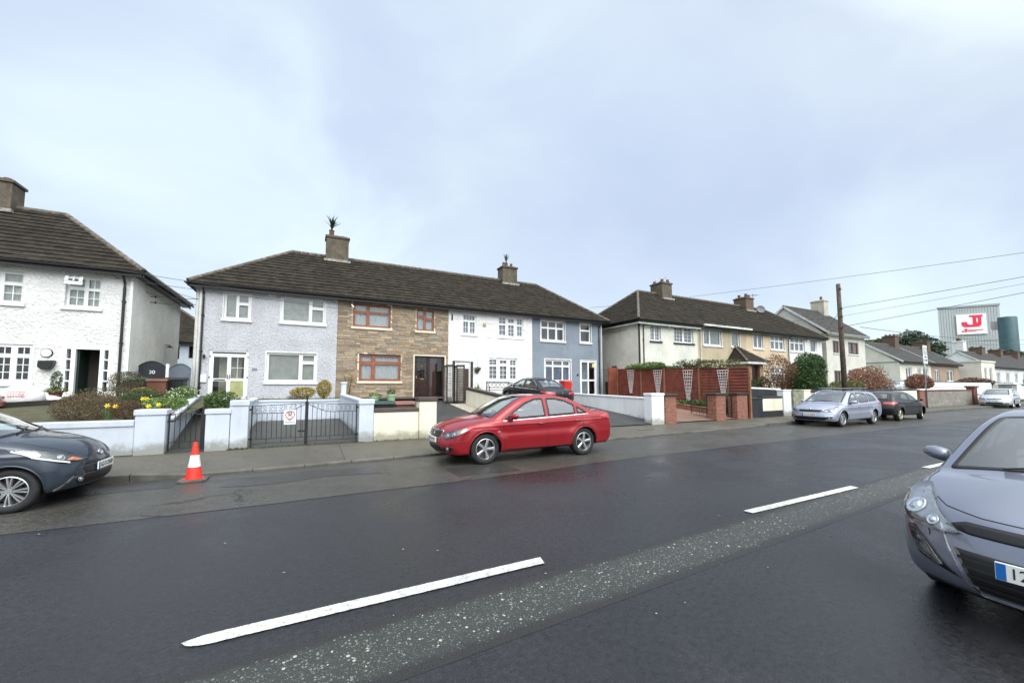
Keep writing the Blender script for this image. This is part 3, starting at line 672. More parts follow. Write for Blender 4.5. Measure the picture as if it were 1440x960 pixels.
        mb = MB(); mb.prism([(c1 - .62, .62), (c1 - .05, .60), (dxx - .14, dz - .10), (c1 - .35, dz - .06), (c1 - .60, dz - .08)], -hw * .74, hw * .74, 'xz'); db = mb.build('dashboard', g['cabin'], root, bev=.02)
        mb = MB(); cx, cy, cz = c1 - .72, sp.get('wheelside', .36), dz - .13; pts = [(cx + .07 * math.sin(a), cy + .18 * math.cos(a), cz + .17 * math.sin(a)) for a in np.linspace(0, 2 * math.pi, 25)]
        mb.tube(pts, .014, 6, caps=False); mb.tube([(cx, cy - .17, cz), (cx + .01, cy + .17, cz)], .014, 6); mb.tube([(cx, cy, cz), (cx + .2, cy, cz - .06)], .03, 6); mb.build('steering_wheel', g['black'], db, smooth=True)
        mb = MB(); mb.box(dxx - .78, dxx - .75, -.11, .11, sp['ws'][3] - .13, sp['ws'][3] - .06); mb.build('rear_view_mirror', g['black'], root, bev=.01)
        # wipers
        if sp.get('wipers', True):
            x0, z0, x1, z1, wb, wt = sp['ws']; U = Vector((0, 1, 0)); Vd = Vector((x1 - x0, 0, z1 - z0)).normalized(); D = -U.cross(Vd); D = -D if D.x > 0 else D
            pr = proj('frame', dirn=(Vector((x0, 0, z0)), U, Vd, D))
            for (u0, v0, u1, v1) in ((.55 * wb, -.03, -.12 * wb, .07), (-.15 * wb, -.03, -.85 * wb, .09)):
                sgn = 1 if sp.get('wheelside', .36) > 0 else -1; pts = []
                for t in np.linspace(0, 1, 9):
                    st, d = pr(sgn * (u0 + (u1 - u0) * t), v0 + (v1 - v0) * t); hh, nn = cs.hit(st, d)
                    if hh is not None: pts.append(hh + nn * .018)
                if len(pts) > 3:
                    mb = MB(); mb.tube(pts, .008, 6); mb.build('wiper', g['black'], root)
    # plates
    for pl in sp.get('plates', []):
        k, z, txt, back = pl['end'], pl['z'], pl['txt'], pl.get('m', 'plate'); fx = 1 if k == 'front' else -1
        y0 = pl.get('y', 0); hh, nn = cs.hit((9 if fx > 0 else -3, y0, z), (-fx, 0, 0)); x = hh.x + fx * pl.get('gap', .012)
        mb = MB(); mb.box(x - .008, x + .008, y0 - .26, y0 + .26, z - .056, z + .056); p = mb.build('number_plate', g[back], root, bev=.003)
        xs_ = x + fx * .0095
        # blue band on the reader's left
        ly = -fx * .0; mb = MB(); e = .26 * (-fx); yb0 = y0 + (-.26 if fx > 0 else .26) ; sgn = 1 if fx > 0 else -1
        mb.box(xs_ - .001, xs_ + .001, yb0 + sgn * .004, yb0 + sgn * .048, z - .052, z + .052); mb.build('blue_band', g['blue'], p)
        text(txt, .098, 'plate_number', g['ink'], p, (xs_, yb0 + sgn * .060, z), (R(90), 0, R(90) * fx), .001, align='LEFT', xs=pl.get('xs', .86))
    for e in sp.get('extra', []): e(s, cs, root, body, g, col)
    return root, s, cs, body, g

# ------------------------------------------------------------------ the cars
def chrome_rib(k, pts, w=.02, off=.006, m='chrome', nm='chrome_strip', both=False):
    def f(s, cs, root, body, g, col):
        mb = MB()
        for pr in ({'side': [proj('side', 1), proj('side', -1)], 'front': [proj('front')], 'rear': [proj('rear')], 'top': [proj('top')]}[k]):
            V3, fs = ribbon(cs, pr, pts, w, off); mb.add(V3, fs)
        if mb.f:
            o = mb.build(nm, g[m] if isinstance(m, str) else m, root, fix=False); md = o.modifiers.new('Solid', 'SOLIDIFY'); md.thickness = .006; md.offset = -.5
    return f
def corner_rib(pts, w, off, m, nm, ang=40):
    def f(s, cs, root, body, g, col):
        for sd in (1, -1):
            a = R(ang); D = Vector((-math.cos(a), -sd * math.sin(a), 0)); U = Vector((-math.sin(a), sd * math.cos(a), 0)); L = s.sp['L']
            V3, fs = ribbon(cs, proj('frame', dirn=((L - .2, sd * (s.hw - .15), 0), U, (0, 0, 1), D)), pts, w, off)
            if fs:
                mb = MB(); mb.add(V3, fs); o = mb.build(nm, g[m], root, fix=False); md = o.modifiers.new('Solid', 'SOLIDIFY'); md.thickness = .008; md.offset = -.5
    return f
def badge(k, u, v, kind, sz=.05):
    def f(s, cs, root, body, g, col):
        fx = 1 if k == 'front' else -1; hh, nn = cs.hit((9 if fx > 0 else -3, u, v), (-fx, 0, 0)); mb = MB(); c = hh + nn * .008
        a1 = Vector((0, 1, 0)); b1 = nn.cross(a1).normalized(); P = lambda x, y: c + a1 * x + b1 * y
        def loop(rx, ry, r, n=24): mb.tube([P(rx * math.cos(2 * math.pi * i / n), ry * math.sin(2 * math.pi * i / n)) for i in range(n + 1)], r, 6, caps=False)
        if kind == 'oval': loop(sz, sz * .66, .006); loop(sz * .95, sz * .3, .004); loop(sz * .3, sz * .6, .004)
        elif kind == 'lozenge': mb.tube([P(0, sz), P(sz * .62, 0), P(0, -sz), P(-sz * .62, 0), P(0, sz)], .012, 6)
        elif kind == 'three':
            for q in (90, 210, 330):
                e = Vector((math.cos(R(q)), math.sin(R(q)))); n_ = Vector((-e.y, e.x)); pts = [P(0, 0), P(*(e * sz * .5 + n_ * sz * .28)), P(*(e * sz)), P(*(e * sz * .5 - n_ * sz * .28))]; mb.add(pts + [p + nn * .006 for p in pts], [(0, 1, 2, 3), (4, 5, 6, 7), (0, 1, 5, 4), (1, 2, 6, 5), (2, 3, 7, 6), (3, 0, 4, 7)])
        elif kind == 'slant': loop(sz, sz * .55, .006); mb.tube([P(-sz * .45, -sz * .3), P(-sz * .2, sz * .3)], .005, 6); mb.tube([P(sz * .2, -sz * .3), P(sz * .45, sz * .3)], .005, 6); mb.tube([P(-sz * .3, -.0), P(sz * .3, .0)], .005, 6)
        elif kind == 'disc': mb.lathe([(.001, .0), (sz * .5, 0), (sz * .5, .008), (.001, .012)], tuple(c), 16, 'x')
        mb.build('badge', g['chrome'], root, smooth=True)
    return f
DOORS = lambda x0, x1, x2, zt0, zt1, zb=.26: [('side', [(x0, zt0), (x0 + .03, .62), (x0 - .02, .36), (x0 - .10, zb), (x1, zb)]), ('side', [(x1, zb), (x1, zt1)])]
def red_sedan():
    P = paint('red_paint', (.27, .003, .010), .25, .30)
    return dict(name='red_sedan', L=4.57, W=1.76, H=1.49, R=.33, wx=(3.64, 1.005), h=.022, k=.075, paint=P, bf=.30, br=.15, cab=(.55, 3.55),
        prof=[(.14, .26), (.03, .38), (.0, .56), (.01, .76), (.05, .96), (.10, 1.06), (.22, 1.085), (.45, 1.09), (.62, 1.11), (.85, 1.21), (1.10, 1.33), (1.42, 1.43), (1.8, 1.48), (2.15, 1.49), (2.5, 1.465), (2.8, 1.38), (3.15, 1.21), (3.45, 1.055), (3.58, 1.005), (3.9, .955), (4.2, .88), (4.40, .79), (4.49, .71), (4.53, .60), (4.56, .46), (4.55, .34), (4.46, .23), (4.38, .205)],
        belt=(1.02, .90), wr=.70, crease=.80, crs=.08, scoop=.018, rim='five', wheelside=-.36,
        side=[('side_window', [(3.20, .935), (2.10, .975), (2.10, 1.405), (2.35, 1.395), (2.62, 1.305), (2.95, 1.12)], 'glass'),
              ('side_window', [(2.03, .978), (1.24, 1.01), (1.24, 1.235), (1.50, 1.35), (1.75, 1.40), (2.03, 1.405)], 'glass'),
              ('quarter_window', [(1.19, 1.012), (.88, 1.025), (.98, 1.10), (1.19, 1.21)], 'glass')],
        ws=(3.50, 1.035, 2.60, 1.455, .69, .545), rw=(.66, 1.115, 1.36, 1.425, .60, .52), mirror=(2.98, .945), handles=[(2.25, .83), (1.22, .86)],
        seams=[('side', [(3.22, .92), (3.22, .60), (3.17, .34), (3.10, .28), (2.07, .27), (2.07, .96)]), ('side', [(2.07, .27), (1.42, .27), (1.33, .40), (1.06, .74), (1.05, 1.0)]),
               ('top', [(4.47, -.55), (4.30, -.70), (3.6, -.76)]), ('top', [(4.47, .55), (4.30, .70), (3.6, .76)]), ('side', [(4.34, .56), (4.12, .57), (4.02, .62)]), ('rear', [(-.58, .98), (-.56, .70), (.56, .70), (.58, .98)])],
        patches=[('headlight', 'corner', [(-.28, .585), (-.25, .665), (.02, .735), (.26, .785), (.30, .75), (.12, .635), (-.10, .575)], 'lampdark', .002, dict(lens=1, rounds=[(-.14, .635, .05, 'lamp'), (.03, .66, .045, 'lamp')])),
                 ('indicator', 'corner', [(.16, .69), (.20, .765), (.29, .782), (.30, .755), (.20, .69)], 'amber', .012, dict(r=.01)),
                 ('grille', 'front', [(-.40, .715), (.40, .715), (.33, .575), (-.33, .575)], 'seal', .002, dict(trim='chrome', slats=3, slatm='black', tw=.018)),
                 ('lower_grille', 'front', [(-.40, .43), (.40, .43), (.52, .28), (-.52, .28)], 'seal', .002, dict(slats=3)),
                 ('fog_lamp', 'corner', [(-.27, .30), (-.24, .40), (.03, .42), (.02, .34), (-.12, .29)], 'seal', .002, dict(rounds=[(-.12, .352, .045, 'lamp')])),
                 ('tail_light', 'rcorner', [(-.26, .82), (-.22, .98), (.12, 1.0), (.30, .93), (.10, .84)], 'red', .004), ('side_repeater', 'side', [(3.36, .70), (3.30, .70), (3.30, .675), (3.37, .675)], 'lamp', .006, dict(r=.006, thick=.008)),
                 ('fuel_flap', 'side', [(.72, .88), (.88, .90), (.88, .76), (.72, .76)], P, .001, dict(both=False))],
        plates=[dict(end='front', z=.52, txt='07·D·41 82', gap=.02), dict(end='rear', z=.82, txt='07·D·41 82')],
        extra=[chrome_rib('side', [(3.22, .915), (2.05, .955), (.86, 1.005)], .014), badge('front', 0, .655, 'three', .055),
               chrome_rib('side', [(3.22, .30), (2.4, .285), (1.42, .285)], .012, .004, 'black', 'sill_trim')])
def big_hatch():
    P = paint('gunmetal_paint', (.20, .215, .275), .6, .30, 1.0)
    return dict(name='gunmetal_hatchback', L=4.30, W=1.74, H=1.47, R=.315, wx=(3.42, .77), h=.018, paint=P, seamw=.006, k=.075, bf=.34, br=.2, cab=(.35, 3.35), crs=.02,
        prof=[(.12, .26), (.02, .4), (.0, .6), (.04, .82), (.10, 1.0), (.22, 1.2), (.38, 1.37), (.62, 1.43), (1.2, 1.47), (1.75, 1.475), (2.2, 1.45), (2.6, 1.355), (3.0, 1.165), (3.3, 1.015), (3.42, .975), (3.7, .935), (3.98, .855), (4.14, .77), (4.22, .68), (4.26, .58), (4.285, .46), (4.29, .36), (4.24, .25), (4.14, .19)],
        belt=(1.03, .90), wr=.71, crease=.82, crs_=.1, rim='five', wheelside=-.36, seatm='paleseat',
        side=[('side_window', [(3.10, .93), (2.05, .97), (2.05, 1.38), (2.35, 1.365), (2.62, 1.27), (2.92, 1.09)], 'glass'), ('side_window', [(1.98, .975), (.95, 1.05), (1.05, 1.26), (1.4, 1.37), (1.98, 1.385)], 'glass')],
        ws=(3.28, 1.03, 2.42, 1.425, .735, .575), rw=(.16, 1.12, .42, 1.375, .56, .48), mirror=(2.72, .955), handles=[(2.2, .84), (1.15, .88)],
        seams=[('side', [(3.12, .92), (3.12, .6), (3.07, .34), (3.0, .28), (2.02, .27), (2.02, .96)]), ('side', [(2.02, .27), (1.2, .27), (1.12, .4), (.9, .72), (.9, 1.0)]),
               ('front', [(-.63, .81), (-.55, .775), (-.35, .75), (0, .745), (.35, .75), (.55, .775), (.63, .81)]), ('top', [(4.12, -.62), (3.9, -.72), (3.5, -.78), (3.3, -.78)]), ('top', [(4.12, .62), (3.9, .72), (3.5, .78), (3.3, .78)])],
        patches=[('headlight', 'corner', [(-.28, .625), (-.14, .71), (.03, .795), (.26, .865), (.33, .865), (.31, .77), (.20, .675), (.05, .61), (-.13, .60)], 'lampmid', .002, dict(lens=1, r=.03, step=.03, rounds=[(.11, .725, .075, 'chrome'), (-.08, .665, .042, 'chrome')])),
                 ('upper_grille', 'front', [(-.54, .665), (-.42, .712), (.42, .712), (.54, .665), (.40, .635), (-.40, .635)], 'seal', .002, dict(r=.02)),
                 ('lower_grille', 'front', [(-.48, .53), (.48, .53), (.37, .27), (-.37, .27)], 'seal', .002, dict(slats=4, sw=.02, slatm='black')),
                 ('fog_surround', 'corner', [(-.30, .325), (-.02, .40), (.11, .58), (.05, .60), (-.10, .50)], 'seal', .002, dict(r=.02)),
                 ('fog_lamp', 'corner', [(-.20, .375), (-.03, .43), (.055, .555), (-.03, .53), (-.10, .475)], 'lamp', .006, dict(lens=1, r=.015)),
                 ('splitter', 'front', [(-.68, .245), (.68, .245), (.62, .20), (-.62, .20)], 'black', .004)],
        plates=[dict(end='front', z=.475, txt='12-D-31097', gap=.028)],
        extra=[chrome_rib('front', [(-.55, .66), (-.50, .52), (-.40, .30), (-.34, .245), (.34, .245), (.40, .30), (.50, .52), (.55, .66)], .011, .008), 
               badge('front', 0, .68, 'slant', .07)])
def city_car():
    P = paint('dark_blue_grey_paint', (.032, .043, .062), .45, .34)
    return dict(name='blue_grey_hatchback', L=3.455, W=1.615, H=1.46, R=.29, wx=(2.76, .42), h=.02, k=.075, paint=P, bf=.30, br=.15, cab=(.3, 2.72),
        prof=[(.08, .26), (.0, .45), (.02, .75), (.08, .95), (.2, 1.2), (.33, 1.37), (.6, 1.44), (1.1, 1.46), (1.5, 1.45), (1.85, 1.385), (2.2, 1.23), (2.55, 1.06), (2.68, 1.0), (2.9, .955), (3.12, .885), (3.27, .80), (3.36, .70), (3.42, .57), (3.45, .42), (3.44, .30), (3.36, .21), (3.28, .18)],
        belt=(1.02, .90), wr=.71, crease=.74, rim='eight', wheelside=-.34,
        side=[('side_window', [(2.50, .945), (1.55, .96), (1.50, 1.37), (1.80, 1.345), (2.1, 1.20)], 'glass'), ('side_window', [(1.45, .965), (.7, 1.02), (.85, 1.28), (1.40, 1.37)], 'glass')],
        ws=(2.60, 1.035, 1.86, 1.375, .62, .52), rw=(.14, 1.05, .34, 1.34, .5, .45), mirror=(2.12, .96), handles=[(1.65, .84)],
        seams=[('side', [(2.52, .93), (2.52, .6), (2.46, .3), (1.5, .28), (1.5, .95)]), ('side', [(2.85, .80), (2.45, .93)]), ('top', [(3.28, -.5), (3.0, -.64), (2.7, -.68)]), ('top', [(3.28, .5), (3.0, .64), (2.7, .68)])],
        patches=[('headlight', 'corner', [(-.30, .625), (-.10, .70), (.15, .765), (.44, .84), (.24, .70), (.02, .628), (-.18, .605)], 'lampdark', .002, dict(lens=1, r=.015, rounds=[(.03, .685, .045, 'lamp')])),
                 ('indicator', 'corner', [(-.24, .622), (-.10, .675), (-.02, .64), (-.16, .612)], 'amber', .010, dict(r=.01)),
                 ('upper_grille', 'front', [(-.40, .60), (0, .56), (.40, .60), (.46, .535), (-.46, .535)], 'seal', .002, dict(r=.01)),
                 ('lower_grille', 'front', [(-.46, .415), (.46, .415), (.52, .27), (-.52, .27)], 'seal', .003, dict(slats=2, r=.02)),
                 ('front_mask', 'front', [(-.47, .53), (.47, .53), (.44, .42), (-.44, .42)], 'black', .0015),
                 ('fog_lamp', 'corner', [(-.26, .30), (-.24, .385), (-.14, .41), (-.10, .36), (-.16, .29)], 'seal', .002, dict(r=.03, rounds=[(-.185, .345, .036, 'lamp')]))],
        plates=[dict(end='front', z=.485, txt='162-D-25030', gap=.016, xs=.8)],
        extra=[badge('front', 0, .665, 'oval', .065), corner_rib([(-.04, .60), (.12, .648), (.25, .705), (.41, .815)], .018, .026, 'white', 'daylight_strip'), corner_rib([(.10, .24), (-.10, .40)], .022, .006, 'lamp', 'bumper_strip')])
def estate():
    P = paint('pale_blue_silver_paint', (.34, .36, .46), .5, .33)
    def bars(s, cs, root, body, g, col):
        for sd in (1, -1):
            pts = [(x, sd * .60, cs.hit((x, sd * .60, 4), (0, 0, -1))[0].z + (.045 if .6 < x < 2.6 else .0)) for x in (.45, .6, 1.0, 1.6, 2.2, 2.6, 2.75)]
            mb = MB(); mb.tube(pts, .016, 6); mb.build('roof_rail', g['chrome'], root, smooth=True)
        for x in (1.1, 2.15):
            mb = MB(); z = cs.hit((x, 0, 4), (0, 0, -1))[0].z + .10; mb.box(x - .035, x + .035, -.68, .68, z, z + .03); o = mb.build('roof_bar', g['rim'], root, bev=.01)
            for sd in (1, -1): m2 = MB(); m2.box(x - .045, x + .045, sd * .60 - .03, sd * .60 + .03, z - .06, z); m2.build('bar_foot', g['black'], o)
    def card(s, cs, root, body, g, col):
        mb = MB(); mb.add([(3.32, .28, .985), (3.32, .60, .985), (3.24, .60, 1.04), (3.24, .28, 1.04)], [(0, 1, 2, 3)]); mb.build('windscreen_card', g['white'], root)
    return dict(name='silver_estate', L=4.585, W=1.80, H=1.48, R=.325, wx=(3.72, .99), h=.028, paint=P, bf=.32, br=.16, cab=(.45, 3.55),
        prof=[(.14, .28), (.02, .42), (.0, .6), (.03, .85), (.08, 1.0), (.2, 1.2), (.36, 1.38), (.55, 1.44), (1.2, 1.475), (1.9, 1.48), (2.4, 1.455), (2.8, 1.365), (3.2, 1.175), (3.5, 1.03), (3.62, .985), (4.0, .92), (4.28, .82), (4.43, .73), (4.51, .62), (4.56, .48), (4.575, .36), (4.52, .25), (4.42, .2)],
        belt=(1.02, .90), wr=.71, crease=.78, rim='multi', wheelside=-.36,
        side=[('side_window', [(3.24, .93), (2.32, .965), (2.30, 1.40), (2.55, 1.375), (2.85, 1.24), (3.1, 1.09)], 'glass'), ('side_window', [(2.24, .968), (1.38, 1.0), (1.38, 1.37), (1.8, 1.40), (2.22, 1.402)], 'glass'), ('side_window', [(1.30, 1.005), (.62, 1.06), (.72, 1.23), (.95, 1.33), (1.30, 1.365)], 'glass')],
        ws=(3.46, 1.05, 2.58, 1.42, .70, .57), rw=(.16, 1.1, .40, 1.38, .56, .48), mirror=(3.02, .95), handles=[(2.42, .84), (1.5, .87)],
        seams=[('side', [(3.28, .92), (3.28, .6), (3.2, .3), (2.28, .28), (2.28, .95)]), ('side', [(2.28, .28), (1.45, .28), (1.35, .45), (1.2, .7), (1.34, 1.0)]), ('top', [(4.38, -.6), (4.1, -.74), (3.6, -.78)]), ('top', [(4.38, .6), (4.1, .74), (3.6, .78)])],
        patches=[('headlight', 'corner', [(-.34, .62), (-.18, .69), (.10, .77), (.33, .83), (.30, .75), (.12, .66), (-.10, .615)], 'lamp', .002, dict(lens=1, rounds=[(-.05, .665, .045, 'lampdark'), (.12, .71, .045, 'lampdark')])),
                 ('grille', 'front', [(-.46, .70), (.46, .70), (.38, .60), (-.38, .60)], 'seal', .002, dict(trim='chrome', slats=3, tw=.016)), ('lower_grille', 'front', [(-.66, .42), (.66, .42), (.52, .28), (-.52, .28)], 'seal', .002, dict(slats=2)),
                 ('fog_lamp', 'corner', [(-.22, .32), (-.16, .42), (.06, .45), (-.02, .35)], 'lampdark', .002, dict(rounds=[(-.09, .375, .03, 'lamp')])), ('tail_light', 'rcorner', [(-.2, .82), (-.2, .96), (.25, 1.0), (.32, .9), (.1, .82)], 'red', .004)],
        plates=[dict(end='front', z=.50, txt='151-D-41824', gap=.015)], extra=[bars, card, badge('front', 0, .72, 'disc', .08), corner_rib([(-.24, .455), (.08, .475)], .02, .008, 'chrome', 'fog_trim'), chrome_rib('side', [(3.28, .905), (2.3, .94), (.6, 1.035)], .012)])
def black_hatch():
    P = paint('black_paint', (.006, .007, .009), .1, .35, .5, .25)
    return dict(name='black_hatchback', L=4.20, W=1.73, H=1.44, R=.315, wx=(3.32, .80), h=.028, paint=P, bf=.32, br=.20, cab=(.4, 3.2), steer=.25,
        prof=[(.12, .28), (.02, .42), (.0, .6), (.05, .80), (.12, .92), (.30, 1.13), (.52, 1.31), (.78, 1.39), (1.3, 1.435), (1.75, 1.44), (2.15, 1.41), (2.55, 1.29), (2.95, 1.10), (3.15, 1.0), (3.3, .95), (3.6, .89), (3.9, .79), (4.05, .68), (4.14, .55), (4.19, .42), (4.17, .30), (4.08, .22)],
        belt=(1.0, .89), wr=.70, crease=.70, rim='five', rimm=mat('gold_rim', (.62, .58, .42), .3, metal=.8, var=.1, obj=True), wheelside=-.36,
        side=[('side_window', [(2.98, .92), (2.0, .955), (1.96, 1.35), (2.25, 1.33), (2.6, 1.16)], 'tint'), ('side_window', [(1.9, .96), (1.0, 1.03), (1.2, 1.28), (1.45, 1.345), (1.88, 1.355)], 'tint')],
        ws=(3.12, 1.03, 2.34, 1.365, .66, .54), rw=(.24, 1.08, .62, 1.34, .58, .48), rwm='tint', mirror=(2.78, .93), handles=[(2.12, .82)],
        seams=[('side', [(3.0, .9), (3.0, .6), (2.94, .3), (1.94, .28), (1.94, .95)]), ('side', [(1.94, .28), (1.3, .28), (1.05, .66), (1.0, .98)]), ('rear', [(-.6, .95), (-.55, .62), (.55, .62), (.6, .95)])],
        patches=[('tail_light', 'rcorner', [(-.30, .80), (-.28, .90), (.05, .93), (.32, .91), (.26, .82), (0, .78)], 'red', .006, dict(r=.03, thick=.01)), ('headlight', 'corner', [(-.2, .60), (-.16, .68), (.24, .78), (.26, .72), (.05, .6)], 'lamp', .003),
                 ('bumper_trim', 'rear', [(-.7, .30), (.7, .30), (.66, .24), (-.66, .24)], 'black', .004)], plates=[dict(end='rear', z=.56, txt='01-D-8143')], extra=[badge('rear', 0, .84, 'disc', .07)])
def driveway_sedan():
    P = paint('black_blue_paint', (.006, .007, .011), .1, .35, .5, .25)
    return dict(name='black_sedan', L=4.62, W=1.81, H=1.48, R=.33, wx=(3.72, 1.02), h=.025, paint=P, bf=.30, br=.22, cab=(.62, 3.55),
        prof=[(.14, .28), (.03, .42), (.0, .62), (.0, .82), (.05, .98), (.12, 1.035), (.3, 1.055), (.55, 1.07), (.72, 1.10), (1.0, 1.24), (1.3, 1.365), (1.65, 1.45), (2.0, 1.48), (2.4, 1.47), (2.75, 1.39), (3.15, 1.22), (3.5, 1.05), (3.62, 1.0), (4.0, .94), (4.35, .83), (4.52, .70), (4.6, .5), (4.6, .36), (4.5, .24), (4.42, .2)],
        belt=(1.0, .92), wr=.69, crease=.78, rim='five', wheelside=-.36,
        side=[('side_window', [(3.26, .945), (2.2, .975), (2.18, 1.395), (2.45, 1.38), (2.85, 1.20)], 'glass'), ('side_window', [(2.12, .978), (1.05, 1.01), (1.15, 1.18), (1.5, 1.33), (2.10, 1.398)], 'glass')],
        ws=(3.5, 1.06, 2.68, 1.43, .68, .55), rw=(.78, 1.125, 1.55, 1.425, .62, .53), mirror=(3.05, .95), handles=[(2.35, .84), (1.3, .87)],
        seams=[('side', [(3.28, .92), (3.28, .6), (3.2, .3), (2.15, .28), (2.15, .95)]), ('rear', [(-.5, .98), (-.52, .72), (.52, .72), (.5, .98)]), ('top', [(.10, -.62), (.62, -.68)]), ('top', [(.10, .62), (.62, .68)])],
        patches=[('tail_light', 'rcorner', [(-.40, .80), (-.38, .91), (-.05, .96), (.30, .96), (.36, .88), (.05, .80)], 'red', .006, dict(r=.03, thick=.01)), ('bumper_trim', 'rear', [(-.72, .34), (.72, .34), (.66, .24), (-.66, .24)], 'black', .004), ('headlight', 'corner', [(-.2, .60), (-.16, .68), (.24, .80), (.26, .74), (.05, .62)], 'lamp', .003)],
        plates=[dict(end='rear', z=.62, txt='10-D-2257')], extra=[badge('rear', 0, .87, 'lozenge', .075), chrome_rib('side', [(3.28, .925), (2.15, .95), (1.0, .985), (1.12, 1.20), (1.45, 1.36), (2.1, 1.425), (2.5, 1.40), (2.9, 1.20)], .014, .008)])
def silver_hatch():
    P = paint('white_silver_paint', (.50, .52, .54), .45, .33)
    return dict(name='silver_hatchback', L=4.22, W=1.76, H=1.52, R=.32, wx=(3.34, .74), h=.04, paint=P, bf=.32, br=.18, cab=(.35, 3.3),
        prof=[(.12, .28), (.02, .42), (.0, .6), (.04, .85), (.12, 1.05), (.28, 1.3), (.45, 1.43), (.75, 1.49), (1.3, 1.52), (1.8, 1.515), (2.25, 1.47), (2.65, 1.34), (3.05, 1.15), (3.3, 1.04), (3.5, .98), (3.8, .91), (4.0, .82), (4.12, .70), (4.18, .55), (4.21, .42), (4.18, .30), (4.1, .22)],
        belt=(1.04, .92), wr=.72, crease=.75, rim='seven', wheelside=-.36, wipers=False,
        side=[('side_window', [(3.05, .95), (2.05, .985), (2.02, 1.42), (2.35, 1.395), (2.7, 1.2)], 'glass'), ('side_window', [(1.96, .99), (.85, 1.06), (1.0, 1.32), (1.35, 1.42), (1.94, 1.43)], 'glass')],
        ws=(3.24, 1.07, 2.40, 1.44, .68, .56), rw=(.16, 1.12, .40, 1.38, .56, .48), mirror=(2.84, .96), handles=[(2.15, .86)],
        seams=[('side', [(3.1, .94), (3.1, .6), (3.04, .3), (2.0, .28), (2.0, .97)])],
        patches=[('headlight', 'corner', [(-.26, .64), (-.2, .72), (.15, .82), (.32, .87), (.28, .76), (.05, .65)], 'lamp', .003, dict(lens=1)), ('grille', 'front', [(-.42, .72), (.42, .72), (.34, .66), (-.34, .66)], 'seal', .003), ('lower_grille', 'front', [(-.40, .44), (.40, .44), (.46, .31), (-.46, .31)], 'seal', .003), ('fog_lamp', 'corner', [(-.24, .32), (-.2, .38), (0, .40), (-.04, .34)], 'seal', .003)],
        plates=[dict(end='front', z=.53, txt='07-D-9954')], extra=[badge('front', 0, .76, 'oval', .06)])
def small_pale_car():
    P = paint('ice_blue_paint', (.45, .53, .60), .4, .33); s = silver_hatch(); s.update(name='ice_blue_hatchback', paint=P, L=4.22, h=.045, extra=[], plates=[dict(end='front', z=.53, txt='05-D-6617')])
    return s

# ------------------------------------------------------------------ ground, road, pavement
def kerb_y(x):      # the road widens a little to the right
    return float(np.interp(x, [-60, -5, 0, 4, 10, 19, 36, 60, 400], [9.3, 9.35, 9.45, 9.65, 9.8, 10.05, 10.35, 10.5, 10.5]))
def wall_y(x): return float(np.interp(x, [-60, 0, 14, 30, 400], [11.68, 11.68, 11.75, 12.0, 12.0]))
def slope_z(y): return float(np.interp(y, [11.7, 14, 21.0, 30], [.17, .42, 1.10, 1.10]))
m_road = road_mat('wet_asphalt', (.0205, .0208, .0235), .50, speck=.0, speckcol=(.30, .30, .28), sscale=50, wet=.22, var=.30)
m_old = road_mat('old_asphalt', (.050, .047, .042), .55, speck=.05, speckcol=(.22, .21, .19), sscale=70, wet=.20, crack=1, stain=(.028, .026, .022))
m_band_ = road_mat('worn_aggregate_old', (.038, .043, .041), .55, speck=.42, speckcol=(.30, .31, .25), sscale=40, wet=.15)
